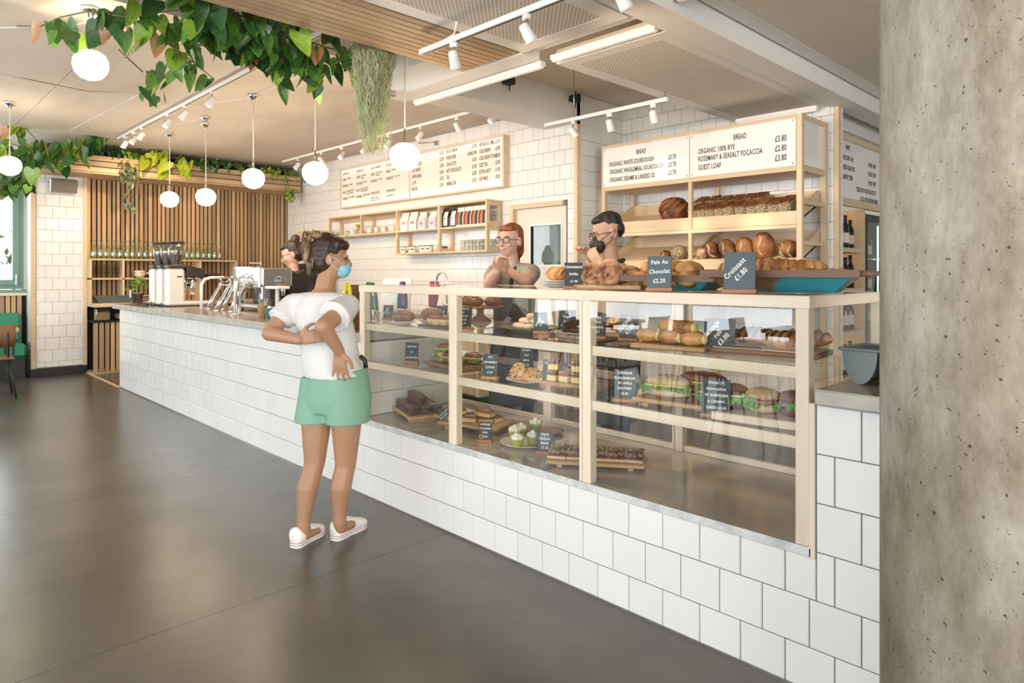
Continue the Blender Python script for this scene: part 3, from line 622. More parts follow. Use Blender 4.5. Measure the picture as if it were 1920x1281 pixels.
# ================================================================== WALL SHELF UNIT
sY0, sY1 = 5.0, YB - 0.01
VX = [-9.076, -8.19, -7.32, -6.43, -5.56]
zt_, zm_, zb_ = 2.228, 1.948, 1.637
sh = thing('wall_shelf', 'open ash shelf unit with six bays hung on the tiled wall', 'shelf', (VX[2], sY0, zb_))
def sbox(nm_, x0, x1, y0, y1, z0, z1, m_): part(nm_, MB().bbox(x0 - VX[2], x1 - VX[2], y0 - sY0, y1 - sY0, z0 - zb_, z1 - zb_, .002), m_, sh, fix=False)
B = .022
sbox('top_board', VX[0], VX[4] + .02, sY0, sY1, zt_ - B, zt_, M_ASHX); sbox('shelf_board', VX[0], VX[4] + .02, sY0, sY1, zm_ - B, zm_, M_ASHX); sbox('bottom_board', VX[2], VX[4] + .02, sY0, sY1, zb_, zb_ + B, M_ASHX)
def sideframe(x, z0, z1):
    for y0 in (sY0 + .0005, sY1 - .05): sbox('upright', x, x + .03, y0, y0 + .045, z0, z1, M_ASHZ)
    for z in (z0, z1 - .04): sbox('side_rail', x + .004, x + .026, sY0 + .0455, sY1 - .0505, z, z + .04, M_ASHY)
for x in VX: sideframe(x - (.01 if x == VX[4] else 0), zm_ + .0005, zt_ - B - .0005)
for x in VX[2:]: sideframe(x - (.01 if x == VX[4] else 0), zb_ + B + .0005, zm_ - B - .0005)
for x0, x1 in zip(VX[:-1], VX[1:]): sbox('back_rail', x0 + .0305, x1 - .0115, sY1 - .02, sY1, zt_ - B - .055, zt_ - B - .0005, M_ASHX)
M_CREAM = mat('cream_glaze', (0.74, 0.68, 0.56), 0.3); M_CREAMW = mat('white_glaze', (0.80, 0.77, 0.71), 0.2)
def mug_proto(nm_='mug', col=M_CREAM):
    t = thing(nm_, 'x', 'mug'); part('body', MB().lathe([(.0, .004), (.036, .004), (.040, .0), (.044, .02), (.042, .08), (.040, .082), (.039, .02), (0, .012)], 20, cap=False), col, t)
    part('handle', MB().tube([(.042, 0, .065), (.062, 0, .062), (.070, 0, .042), (.060, 0, .022), (.042, 0, .018)], .005, 8), col, t); return t
SL = ['first', 'second', 'third', 'fourth', 'fifth', 'sixth', 'seventh', 'eighth', 'ninth', 'tenth', 'eleventh', 'twelfth']
mg = mug_proto()
for k, px in enumerate((692, 706, 720, 737)):
    p = onY(px, 440, sY0 + .06); lb = f'cream stoneware mug on the wall shelf, {SL[k]} from the glass cups'
    if k == 0: mg.location = (p.x, sY0 + .07, zm_); mg.rotation_euler = (0, 0, ru(-.5, .3)); mg['label'] = lb; mg['group'] = 'mugs on the wall shelf'
    else: dup(mg, (p.x, sY0 + .07, zm_), ru(-.6, .3), lb, 'mugs on the wall shelf')
def glass_proto(nm_, lb, r0, r1, h, m_=M_CUPGLASS, cat='glass'):
    return solo(nm_, MB().lathe([(0, .002), (r0, 0), (r1, h), (r1 - .003, h), (r0 - .004, .008), (0, .008)], 16, cap=False), m_, lb, cat)
g0 = glass_proto('glass_cup', 'x', .032, .038, .075)
for k, px in enumerate((632, 652, 667, 673)):
    p = onY(px, 440, sY0 + .08 + .02 * (k % 2)); lb = 'small clear glass cup in the end bay of the wall shelf, ' + SL[k] + ' along'
    o = g0 if k == 0 else dup(g0, p); o.location = (p.x, p.y, zm_); o['label'] = lb; o['group'] = 'glass cups on the wall shelf'
M_OLIVE = mat('olive_cone', (0.42, 0.34, 0.05), 0.4)
p = onY(672, 440, sY0 + .10); solo('coffee_dripper', MB().lathe([(.03, 0), (.03, .008), (.012, .012), (.05, .07), (.047, .07), (.01, .016)], 18, cap=False), M_OLIVE, 'olive pour-over dripper perched over the glass cups on the wall shelf', 'dripper', (p.x, p.y, zm_ + .076))
g1 = glass_proto('tumbler', 'x', .028, .036, .13)
TB = [(868, 0), (876, .05), (883, 0), (889, .06), (896, 0), (903, .05), (908, 0), (921, .08), (931, .12)]
for k, (px, dy_) in enumerate(TB):
    p = onY(px, 460, sY0 + .06 + dy_); lb = f'tall clear tumbler on the bottom shelf board, {SL[k]} from the sugar pot side'
    o = g1 if k == 0 else dup(g1, p); o.location = (min(p.x, VX[4] - .06), sY0 + .06 + dy_, zb_ + B); o['label'] = lb; o['group'] = 'tumblers on the wall shelf'
# lidded white tubs with small black labels
def tub_proto(sz=1.0):
    t = thing('white_tub', 'x', 'tub'); part('body', MB().lathe([(0, .001), (.035 * sz, 0), (.038 * sz, .004), (.038 * sz, .075), (.036 * sz, .077), (0, .077)], 20, cap=False), M_CREAMW, t)
    part('rim', MB().lathe([(.039 * sz, .077), (.040 * sz, .080), (.039 * sz, .084), (0, .084)], 20, cap=False), M_BLACK, t); part('label_tag', MB().box(-.014, .014, -.0395 * sz, -.036 * sz, .035, .052), M_BLACK, t); return t
tb = tub_proto()
for k, px in enumerate((756, 765, 775, 786, 794)):
    p = onY(px, 460, sY0 + .06); lb = f'white lidded tub with black label, {SL[k]} on the bottom shelf board'
    o = tb if k == 0 else dup(tb, p); o.location = (p.x, sY0 + .06 + .05 * (k % 2), zb_ + B); o.rotation_euler = (0, 0, .6); o['label'] = lb; o['group'] = 'white tubs on the wall shelf'
bt = tub_proto(1.45); p = onY(803, 460, sY0 + .07); bt.location = (p.x, sY0 + .08, zb_ + B); bt.rotation_euler = (0, 0, .6); bt['label'] = 'wide white lidded tub with black label, biggest of its row'; bt['group'] = 'white tubs on the wall shelf'
p = onY(816, 460, sY0 + .1); solo('steel_canister', MB().lathe([(.036, 0), (.036, .085), (.03, .09), (0, .092)], 18), M_CREAM, 'cream canister beside the wide white tub on the wall shelf', 'canister', (p.x, sY0 + .12, zb_ + B))
p = onY(826, 460, sY0 + .1); solo('brown_cup', MB().lathe([(.028, 0), (.036, .07), (.033, .07), (.026, .006)], 18), mat('brown_glaze', (.16, .10, .06), .4), 'brown cup seen through the open shelf side frame', 'cup', (p.x + .06, sY0 + .12, zb_ + B))
# coffee bags
M_BAGW = mat('white_bag', (0.80, 0.77, 0.73), 0.35, bump=.2, bscale=25); M_BAGB = mat('pale_blue_label', (0.50, 0.56, 0.62), 0.5); M_PINK = mat('pink_print', (0.72, 0.16, 0.22), 0.6); M_RED = mat('red_print', (0.68, 0.10, 0.10), 0.6)
M_BAGK = mat('black_bag', (0.02, 0.016, 0.014), 0.35, bump=.2, bscale=25); M_ORNG = mat('orange_print', (0.70, 0.20, 0.06), 0.6); M_DTEAL = mat('dark_teal_print', (0.03, 0.055, 0.06), 0.6); M_MAROON = mat('maroon_print', (0.22, 0.04, 0.03), 0.6)
def bag(name, lb, x, w, h, m_, group, kind, y=None, lean=0):
    t = thing(name, lb, 'coffee bag', (x, (y or sY0 + .05), zm_), 0, group); a = w / 2
    vs = [(-a, 0, 0), (a, 0, 0), (a, .07, 0), (-a, .07, 0), (-a * 1.02, .0, h * .5), (a * 1.02, 0, h * .5), (a * 1.02, .065, h * .5), (-a * 1.02, .065, h * .5), (-a, .028, h * .86), (a, .028, h * .86), (a, .036, h * .86), (-a, .036, h * .86), (-a, .030, h), (a, .030, h), (a, .034, h), (-a, .034, h)]
    m = MB(); fs = [(3, 2, 1, 0)]
    for k in range(3):
        for i in range(4): j = (i + 1) % 4; fs.append((4 * k + i, 4 * k + j, 4 * k + 4 + j, 4 * k + 4 + i))
    fs.append((12, 13, 14, 15)); m.add(vs, fs); part('pouch', m, m_, t)
    f = -.003
    if kind == 'pink': part('print', MB().box(-a * .75, a * .75, f, 0, h * .12, h * .5), M_CREAMW, t); part('print', MB().bbox(-a * .45, -.002, f - .002, f, h * .34, h * .48, .001).bbox(.004, a * .45, f - .002, f, h * .36, h * .50, .001), M_PINK, t)
    if kind == 'blue':
        part('print', MB().box(-a * .85, a * .85, f, 0, h * .1, h * .5).box(-a * .85, a * .85, 0, .01, h * .5, h * .66), M_BAGB, t)
        T = Matrix.Translation((0, f - .001, h * .36)) @ Matrix.Rotation(pi / 2, 4, 'X'); part('print', MB().lathe([(.022, 0), (.022, .002)], 16, T=T, sx=1.3, sy=.8), M_RED, t)
        T = Matrix.Translation((0, f - .003, h * .37)) @ Matrix.Rotation(pi / 2, 4, 'X'); part('print', MB().lathe([(.012, 0), (.012, .002)], 12, T=T), M_CREAMW, t)
    if kind == 'black':
        part('print', MB().box(-a * .3, a * .95, f, 0, h * .10, h * .5).add([(-a * .3, f, h * .5), (a * .95, f, h * .5), (a * .95, .022, h * .8), (-a * .3, .022, h * .8)], [(0, 1, 2, 3)]), M_CREAMW, t)
        part('print', MB().box(-a * .15, a * .3, f - .002, f, h * .42, h * .49).box(-a * .15, a * .1, f - .002, f, h * .30, h * .36).box(-a * .15, a * .8, f - .002, f, h * .2, h * .22).box(-a * .15, a * .8, f - .002, f, h * .15, h * .17), M_INK, t)
    if kind == 'orange':
        part('print', MB().box(-a * .9, -a * .35, f, 0, h * .08, h * .5).add([(-a * .9, f, h * .5), (-a * .35, f, h * .5), (-a * .35, .02, h * .78), (-a * .9, .02, h * .78)], [(0, 1, 2, 3)]), M_MAROON, t)
        part('print', MB().box(-a * .35, a * .2, f, 0, h * .08, h * .5).add([(-a * .35, f, h * .5), (a * .2, f, h * .5), (a * .2, .02, h * .78), (-a * .35, .02, h * .78)], [(0, 1, 2, 3)]), M_ORNG, t)
        part('print', MB().box(a * .2, a * .9, f, 0, h * .08, h * .5).add([(a * .2, f, h * .5), (a * .9, f, h * .5), (a * .9, .02, h * .78), (a * .2, .02, h * .78)], [(0, 1, 2, 3)]), M_DTEAL, t)
    return t
for k, px in enumerate((757, 773)): bag('coffee_bag', 'white coffee bag with pink mark, ' + ('at the shelf upright' if k == 0 else 'next to the blue labels'), onY(px, 410, sY0 + .05).x, .155, .235, M_BAGW, 'coffee bags with pink marks', 'pink')
for k, px in enumerate((790, 805, 817)): bag('coffee_bag', f'white coffee bag with pale blue label and red badge, {SL[k]} of three', onY(px, 410, sY0 + .05).x, .135, .22, M_BAGW, 'blue labelled coffee bags', 'blue', y=sY0 + .05 + .035 * k)
for k, px in enumerate((833, 847)): bag('coffee_bag', 'black coffee bag with tall cream label, ' + ('at the upright' if k == 0 else 'next to the orange striped bags'), onY(px, 410, sY0 + .05).x, .125, .24, M_BAGK, 'black coffee bags', 'black')
for k, px in enumerate((861, 875, 889, 903)): bag('coffee_bag', f'white coffee bag with orange and black stripes, {SL[k]} of four', onY(px, 410, sY0 + .05).x, .122, .225, M_BAGW, 'orange striped coffee bags', 'orange')

# ================================================================== BREAD RACK
bx0, bx1, by0, by1 = -4.28, -2.235, 5.45, 5.99
br = thing('bread_rack', 'tall ash bread rack with tilted trays and sign boards in the tiled niche', 'rack', ((bx0 + bx1) / 2, by0, 0)); bxc = (bx0 + bx1) / 2
def bb(nm_, x0, x1, y0, y1, z0, z1, m_, T=None): return part(nm_, MB().bbox(x0 - bxc, x1 - bxc, y0 - by0, y1 - by0, z0, z1, .002), m_, br, fix=False)
zs0, zs1, ztr = 2.235, 2.285, 2.70
for x in (bx0, bx1 - .045):
    for y in (by0, by1 - .045): bb('post', x, x + .045, y, y + .045, 0.02, ztr, M_ASHZ)
bb('post', -3.275, -3.24, by0 + .002, by0 + .04, 0.02, zs0 - .001, M_ASHZ); bb('post', -3.275, -3.24, by1 - .04, by1 - .002, 0.02, zs0 - .001, M_ASHZ)
bb('top_rail', bx0 + .046, bx1 - .046, by0, by0 + .04, ztr - .045, ztr, M_ASHX); bb('sign_rail', bx0 + .046, bx1 - .046, by0, by0 + .04, zs0, zs1, M_ASHX)
for z in (ztr - .045, zs0): 
    for x in (bx0 + .004, bx1 - .041): bb('side_rail', x, x + .035, by0 + .046, by1 - .046, z, z + .045, M_ASHY)
bb('sign_shelf', bx0 + .046, bx1 - .046, by0 + .041, by1 - .046, zs0 + .002, zs0 + .02, M_ASHX)
M_SIGN = mat('white_sign_board', (0.86, 0.84, 0.81), 0.12, coat=.3)
sgx = onY(1293, 300, by0 - .004).x
bb('sign_board', bx0 + .03, sgx - .003, by0 - .008, by0 - .001, zs1 - .01, ztr - .035, M_SIGN); bb('sign_board', sgx + .003, bx1 - .046, by0 - .008, by0 - .001, zs1 - .01, ztr - .035, M_SIGN)
for x in (bx0 + .05, sgx - .025, sgx + .025, bx1 - .07):
    for z in (zs1 + .01, ztr - .055): part('screw', MB().lathe([(.008, 0), (.006, .004)], 10, T=Matrix.Translation((x - bxc, -.008, z)) @ Matrix.Rotation(pi / 2, 4, 'X')), M_STEEL, br)
part('end_panel', MB().box(bx1 - .02 - bxc, bx1 - .012 - bxc, .046, by1 - by0 - .046, zs1, ztr - .045), M_SIGN, br)
def LX(px): return onY(px, 300, by0).x - bxc
def LZ(px, py): return onY(px, py, by0).z
its = []
for st, px, py, pe in (('BREAD', 1194, 287, 0), ('ORGANIC WHITE SOURDOUGH', 1143, 311, 1207), ('ORGANIC WHOLEMEAL SOURDOUGH', 1144, 325, 1219), ('ORGANIC SESAME & LINSEED SD', 1144, 340, 1219),
        ('BREAD', 1376, 260, 0), ('ORGANIC 100% RYE', 1310, 287, 0), ('ROSEMARY & SEASALT FOCACCIA', 1310, 301, 0), ('GUEST LOAF', 1310, 317, 0),
        ('£3.70', 1254, 297, 0), ('£3.70', 1254, 311, 0), ('£3.70', 1254, 326, 0), ('£3.80', 1454, 264, 0), ('£2.80', 1454, 282, 0), ('£3.80', 1454, 300, 0)):
    big = px > 1300
    its.append((st, LX(px), LZ(px, py) - .012, .072 if st[0] == '£' and big else .066 if big else .062, .55, 'LEFT'))
for i_ in its: part('lettering', text_mb([i_]), M_INK, br, loc=(0, -.0095, 0))
# tilted trays
def tray(x0, x1, zf, zr_, fh, nm_='tray'):
    d = by1 - .06 - (by0 + .03); sl = (zr_ - zf)
    t = part(nm_, MB().add([(x0 - bxc, .03, zf), (x1 - bxc, .03, zf), (x1 - bxc, .03 + d, zr_), (x0 - bxc, .03 + d, zr_), (x0 - bxc, .03, zf + .015), (x1 - bxc, .03, zf + .015), (x1 - bxc, .03 + d, zr_ + .015), (x0 - bxc, .03 + d, zr_ + .015)],
             [(0, 3, 2, 1), (4, 5, 6, 7), (0, 1, 5, 4), (1, 2, 6, 5), (2, 3, 7, 6), (3, 0, 4, 7)]), M_ASHX, br)
    part('tray_front', MB().box(x0 - bxc, x1 - bxc, .015, .03, zf - .004, zf + fh), M_ASHX, t)
    for x in (x0, x1 - .018): part('tray_side', MB().prism([(0, 0), (d, sl), (d, sl + .12), (0, min(fh, .09))], 0, .018, T=Matrix.Translation((x - bxc, .03, zf)) @ Matrix(((0, 1, 0, 0), (1, 0, 0, 0), (0, 0, 1, 0), (0, 0, 0, 1)))), M_ASHY, t)
    part('tray_back', MB().box(x0 - bxc, x1 - bxc, .03 + d, .045 + d, zr_ - .01, zr_ + .12), M_ASHX, t)
XM = -3.2575
TA, TZ = 1.805, 1.465
for x0, x1 in ((bx0 + .05, XM - .02), (XM + .02, bx1 - .05)):
    tray(x0, x1, TA, TA + .19, .105); tray(x0, x1, TZ, TZ + .19, .06); tray(x0, x1, 1.12, 1.31, .06)
for z in (1.765, 1.43):
    bb('cross_rail', bx0 + .046, bx1 - .046, by0 + .001, by0 + .036, z, z + .033, M_ASHX)
    for x in (bx0 + .004, bx1 - .041): bb('side_rail', x, x + .035, by0 + .046, by1 - .046, z + .20, z + .235, M_ASHY)
# paper on upper tray
M_PAPER = mat('greaseproof_paper', (0.72, 0.64, 0.54), 0.7)
sl_ = Matrix.Rotation(math.atan2(.19, .45), 4, 'X')
solo('baking_paper', MB().box(-.42, .42, 0, .40, 0, .002, T=sl_), M_PAPER, 'sheet of greaseproof paper lying on the upper tray by the dark loaf', 'paper', (bx0 + .52, by0 + .045, TA + .018))
# loaves
def crust(name, c1, c2, sc, bump=.8): return mat(name, c1, 0.55, col2=c2, nscale=sc, bump=bump, bscale=sc * 4, detail=8, vary=.12)
M_DCRUST = crust('dark_crust', (0.36, 0.13, 0.045), (0.055, 0.016, 0.008), 9)
M_CRUST = crust('brown_crust', (0.40, 0.17, 0.06), (0.12, 0.04, 0.015), 9, .45)
M_SEED = mat('seeded_crust', (0.58, 0.46, 0.27), 0.8, col2=(0.10, 0.065, 0.035), nscale=95, bump=.9, bscale=110, detail=2, ramp=(.42, .52))
M_FLOUR = mat('floured_crust', (0.62, 0.50, 0.36), .8, col2=(.34, .20, .10), nscale=30, bump=.5, bscale=60)
def tz(base, y): return base + .015 + (y - .03) * .19 / .45
# knotted dark loaf, ridges wound in a spiral
p = onY(1262, 392, by0 + .15); t = thing('knotted_loaf', 'big dark knotted loaf with twisted ridges on the upper tray', 'bread', (p.x, by0 + .17, tz(TA, .17) + .0))
part('crust', MB().ell((0, 0, .115), .135, .13, .125, 24, 16, amp=.05, fq=9), M_DCRUST, t)
for k in range(9):
    a0 = k * .7; pts = []
    for i in range(12): u = i / 11; th = a0 + u * 1.5; el = -.1 + u * 1.5; pts.append((.132 * cos(th) * cos(el), .128 * sin(th) * cos(el), .115 + .125 * sin(el)))
    part('ridge', MB().tube(pts, [.012 + .012 * sin(pi * i / 11) for i in range(12)], 8), M_DCRUST, t)
# seeded tin loaves
def tin_loaf():
    t = thing('seeded_tin_loaf', 'x', 'bread'); m = MB()
    w, d, h = .062, .12, .135; n = 6
    m.bbox(-w, w, -d, d, 0, h, .014); part('crust', m, M_SEED, t, bev=0)
    part('top_crust', MB().bbox(-w * .96, w * .96, -d * .96, d * .96, h - .006, h + .007, .006), M_CRUST, t); return t
tl = tin_loaf(); q = 0
pxs = [1306, 1322, 1338, 1354, 1372, 1394, 1413, 1433, 1454, 1476]
ang = math.atan2(.19, .45)
for k, px in enumerate(pxs):
    x = onY(px, 380, by0 + .10).x; lb = f'seeded square loaf in the front row of the upper tray, {SL[k]} from the middle post'
    o = tl if k == 0 else dup(tl, (0, 0, 0)); o.location = (x, by0 + .165, tz(TA, .165) + .012); o.rotation_euler = (ang, 0, ru(-.08, .08)); o.scale = (.82, .85, ru(.95, 1.08)); o['label'] = lb; o['group'] = 'seeded tin loaves, front row'
for k, px in enumerate((1318, 1340, 1362, 1384, 1406, 1428)):
    x = onY(px, 372, by0 + .33).x; lb = f'seeded square loaf in the rear row of the upper tray, {SL[k]} from the middle post'
    o = dup(tl, (x, by0 + .36, tz(TA, .36) + .012), 0, lb, 'seeded tin loaves, rear row'); o.rotation_euler = (ang, 0, ru(-.08, .08)); o.scale = (.82, .72, ru(.95, 1.05))
def loaf(lb, px, py, rx, ry, rz_, mt, tilt=0, yaw=0, dy_=.12, cuts=1, nm_='sourdough_loaf', mcut=None, grp=None):
    p = onY(px, py, by0 + dy_); t = thing(nm_, lb, 'bread', (p.x, by0 + dy_, tz(TZ, dy_) + .002 + rz_), 0, grp); t.rotation_euler = (ang * .6, tilt, yaw)
    part('crust', MB().ell((0, 0, 0), rx, ry, rz_, 24, 16, amp=.025, fq=7, seed=px), mt, t)
    for c in range(cuts):
        off = (c - (cuts - 1) / 2) * rx * .7; pts = []
        for i in range(13): a = -1.2 + 2.4 * i / 12; pts.append((off + .012 * sin(i * .9), -ry * cos(a) * 1.0 * math.sqrt(max(0, 1 - (off / rx) ** 2)), rz_ * sin(a) * math.sqrt(max(0, 1 - (off / rx) ** 2))))
        part('slash', MB().tube(pts, [.003 + .007 * sin(pi * i / 12) for i in range(13)], 6), mcut or M_FLOUR, t)
loaf('small floured loaf leaning at the lower tray end by the middle post', 1315, 470, .06, .07, .055, M_FLOUR, -.5)
loaf('dark oval loaf leaning second in the lower tray', 1337, 460, .065, .08, .085, M_DCRUST, -.45)
loaf('dark oval loaf leaning third in the lower tray', 1364, 456, .072, .08, .095, M_CRUST, -.35)
loaf('dark split loaf standing fourth in the lower tray', 1397, 455, .078, .08, .10, M_CRUST, -.15)
loaf('largest split loaf standing tall in the lower tray', 1432, 450, .095, .085, .118, M_CRUST, .0)
loaf('round scored loaf alone at the outer end of the lower tray', 1479, 462, .085, .08, .078, M_CRUST, 0, 0, cuts=2)
loaf('seeded round loaf in the other lower tray next to the middle post', 1272, 474, .075, .08, .072, M_SEED, .1)
loaf('small dark loaf behind the seeded round loaf in the lower tray', 1248, 478, .05, .06, .05, M_DCRUST, 0)

# ================================================================== DRAFTS WALL, WINE SHELVES, FRIDGE
XD = -2.30
struct('wall_drafts', MB().box(XD - .6, XD - .03, 6.2, 9.3, 2.66, 3.4).box(XD - .6, XD - .03, 6.15, 6.50, 0, 2.66), M_WHITE)
dm = thing('draft_menu', 'white drinks price board in ash frame above the fridge and wine shelves', 'menu board', (XD, 7.35, 2.08)); Ld = .97
part('board', MB().box(-.02, 0, -Ld, Ld, 0.02, .56), M_SIGN, dm)
part('frame', MB().bbox(-.02, .02, -Ld, Ld, .56, .61, .003).bbox(-.02, .02, -Ld, Ld, -.05, .02, .003), M_ASHY, dm)
its = [(s_, y - 7.35, z - 2.08, .062, .55, 'LEFT') for s_, y, z in (('DRAFT', 6.60, 2.56), ('NATURE CRAFT ALE', 6.45, 2.46), ('FOUNDED KELLER PILS', 6.45, 2.37), ('OM DRY CIDER', 6.52, 2.28), ('½ PINT / PINT', 7.20, 2.46), ('½ PINT / PINT', 7.20, 2.37), ('½ PINT / PINT', 7.20, 2.28),
       ('£3.00 / £5.50', 7.68, 2.46), ('£2.80 / £5.00', 7.68, 2.37), ('£2.50 / £4.80', 7.68, 2.28), ('PLEASE ASK TO SEE OUR LIST OF', 6.88, 2.19), ('LOCAL AND EUROPEAN BEERS', 6.98, 2.105))]
for i_ in its: part('lettering', text_mb([i_]), M_INK, dm, loc=(.002, 0, 0), rot=(0, 0, pi / 2))
# strip grille over it
struct('trim_5', MB().box(XD - .02, XD + .02, 6.5, 9.0, 2.72, 2.735), M_WHITEG)
# wine shelves
wy0, wy1 = 6.50, 7.13
wn_ = thing('wine_shelves', 'tall ash wine shelf unit with warm strip lights beside the fridge', 'shelf', (XD, wy0, 0))
part('back', MB().box(-.36, -.34, 0, wy1 - wy0, 0, 2.03), M_ASHZ, wn_)
for y in (0, wy1 - wy0 - .03): part('side', MB().bbox(-.34, 0, y, y + .03, 0.0, 2.03, .003), M_ASHZ, wn_)
ZSH = [0.42, 0.845, 1.255, 1.64]
for z in ZSH: part('shelf_board', MB().bbox(-.34, 0, .03, wy1 - wy0 - .03, z - .045, z, .003), M_ASHY, wn_)
M_LED = mat('warm_led', (1, .8, .6), .4, emis=(1, .62, .32), es=14)
for z in ZSH[1:] + [2.075]: part('led_strip', MB().box(-.335, -.325, .05, wy1 - wy0 - .05, z - .065, z - .055), M_LED, wn_)
M_WINE = mat('dark_wine_glass', (0.012, 0.008, 0.006), 0.08, coat=.5); M_LABEL = mat('cream_wine_label', (.72, .66, .55), .6, vary=.25); M_MAG = mat('magenta_label', (.55, .06, .32), .5)
def wine():
    t = thing('wine_bottle', 'x', 'bottle'); part('bottle_glass', MB().lathe([(0, .004), (.034, 0), (.037, .008), (.037, .19), (.030, .215), (.015, .245), (.014, .30), (.016, .302), (.016, .31), (0, .311)], 16, cap=False), M_WINE, t)
    part('label', MB().lathe([(.0378, .05), (.0378, .145)], 16, cap=False), M_LABEL, t); part('capsule', MB().lathe([(.0165, .255), (.0168, .312), (0, .313)], 12, cap=False), M_BLACK, t); return t
wv = wine(); fw = True
for r_, z in enumerate(ZSH):
    for k in range(8):
        y = wy0 + .085 + (k % 4) * .13; x = XD - .09 - (k // 4) * .11; yy = y + (.05 if k >= 4 else 0)
        if yy > wy1 - .08: continue
        lb = f'dark wine bottle on the {["lowest", "third", "second", "top"][r_]} lit wine shelf, {"front" if k < 4 else "rear"} row, {SL[k % 4]} along'
        o = wv if fw else dup(wv, (0, 0, 0)); fw = False; o.location = (x, yy, z); o.rotation_euler = (0, 0, ru(0, 6)); o.scale = (1, 1, ru(.9, 1.08)); o['label'] = lb; o['group'] = 'wine bottles'
# fridge
M_FGLASS = bpy.data.materials.new('fridge_glass'); M_FGLASS.use_nodes = True; glass_nodes(M_FGLASS, (.80, .90, .84), 1.5)
M_LEDC = mat('cool_led', (1, 1, 1), .4, emis=(.85, 1, .90), es=7)
fr = thing('drinks_fridge', 'black two-door glass drinks fridge with lit interior past the wine shelves', 'fridge', (XD, wy1 + .02, 0)); fd = 1.30
part('cabinet', MB().box(-.6, -.57, 0, fd, 0, 2.0).box(-.57, -.05, 0, .03, 0, 2).box(-.57, -.05, fd - .03, fd, 0, 2).box(-.57, -.05, .03, fd - .03, 1.94, 2.0).box(-.57, -.05, .03, fd - .03, 0, .12), M_BLACK, fr)
for k in range(2):
    y0 = k * .65 + .01; y1 = y0 + .62
    d = part('door', ringx(MB(), -.05, 0, y0, y1, .12, 1.96, .045), M_BLACK, fr, bev=.004)
    part('door_glass', MB().box(-.03, -.022, y0 + .045, y1 - .045, .165, 1.915), M_FGLASS, d)
    yh = y1 - .05 if k == 0 else y0 + .05
    part('handle', MB().tube([(0.0, yh, 1.45), (.035, yh, 1.38), (.05, yh, 1.2), (.035, yh, 1.02), (0, yh, .95)], .012, 8), M_BLACK, d)
    for q_ in range(34): part('led_dot', MB().box(-.09, -.083, y0 + .10, y0 + .13, .22 + q_ * .05, .25 + q_ * .05), M_LEDC, fr) if q_ < 34 and k == 1 else None
    for z in (.5, .85, 1.2, 1.55): part('wire_shelf', MB().box(-.55, -.10, y0, y1, z - .01, z), M_STEEL, fr)
part('led_strip', MB().box(-.085, -.08, .60, .63, .2, 1.9), M_LEDC, fr)
solo('fridge_sticker', MB().box(0, .002, 0, .05, 0, .07), M_CREAMW, 'small pale sticker in the upper corner of the fridge door', 'sticker', (XD - .0, wy1 + 1.15, 1.80))
for k in range(16):
    sh_ = k // 4; dup(wv, (XD - .14, wy1 + .12 + (k % 4) * .13, (.5, .85, 1.2, 1.55)[sh_]), ru(0, 6), f'bottle inside the lit fridge on its {["lowest", "third", "second", "top"][sh_]} wire shelf, {SL[k % 4]} along', 'bottles in the fridge')
# ================================================================== DISPLAY CASES
YF = 2.262; YR = 3.05; S0, S1, S2, ST = ZLED, 0.853, 1.091, 1.322
def case(name, lb, x0, x1, posts, endr):
    t = thing(name, lb, 'display case', ((x0 + x1) / 2, YF, S0)); xc = (x0 + x1) / 2
    def b_(n, a, b, c, d, e, f, m): return part(n, MB().bbox(a - xc, b - xc, c - YF, d - YF, e - S0, f - S0, .002), m, t, fix=False)
    for a, w in posts:
        b_('post', a, a + w, YF, YF + .045, S0, ST, M_PALZ); b_('post', a, a + w, YR - .045, YR, S0, ST, M_PALZ)
    b_('top_rail', x0 - .004, x1 + .004, YF - .003, YF + .047, ST - .042, ST + .001, M_PALX); b_('top_rail', x0, x1, YR - .04, YR, ST - .04, ST, M_PALX)
    for k in range(len(posts) - 1):
        a, b = posts[k][0] + posts[k][1] + .001, posts[k + 1][0] - .001
        for z in (S1 - .008, S2 - .008):
            b_('shelf_rail', a, b, YF + .012, YF + .034, z - .042, z, M_PALX); b_('shelf_rail', a, b, YR - .034, YR - .01, z - .042, z, M_PALX)
            b_('glass_shelf', a, b, YF + .014, YR - .012, z + .001, z + .007, M_GLASS)
        b_('sill_rail', a, b, YR - .034, YR - .01, S0 + .001, S0 + .03, M_PALX)
        b_('front_glass', a - .004, b + .004, YF + .002, YF + .008, S0 + .002, ST - .043, M_GLASS)
        b_('top_glass', a - .004, b + .004, YF + .048, YR - .041, ST - .008, ST - .002, M_GLASS)
    for x, w in (posts[0], posts[-1]):
        b_('end_rail', x + .004, x + w - .004, YF + .048, YR - .046, ST - .042, ST, M_PALY)
    if endr:
        b_('end_glass', x1 - .012, x1 - .006, YF + .046, YR - .046, S0 + .54, ST - .042, M_GLASS)
    return t
case('display_case', 'longer glass and pale timber display case with two bays of bakes', -3.712, -1.886, [(-3.712, .055), (-2.812, .062), (-1.900, .014)], False)
case('display_case', 'shorter glass and pale timber display case next to the concrete worktop', -1.882, XCZ, [(-1.882, .044), (XCZ - .045, .045)], True)
solo('case_end_trim', MB().bbox(XCZ + .001, XCZ + .022, YC - .004, YC + .03, S0 - .035, .967, .002), M_PALZ, 'narrow upright timber trim between the display case and white tiles', 'trim')

for nm_w in ('bar_worktop', 'pick_up_worktop'):
    me = bpy.data.objects[nm_w].data; me.materials.append(M_CONC)
    for pl in me.polygons:
        if abs(pl.normal.z) < .9: pl.material_index = 1
me = bpy.data.objects['marble_ledge'].data; me.materials.append(M_MARBLET)
for pl in me.polygons:
    if pl.normal.z > .9: pl.material_index = 1
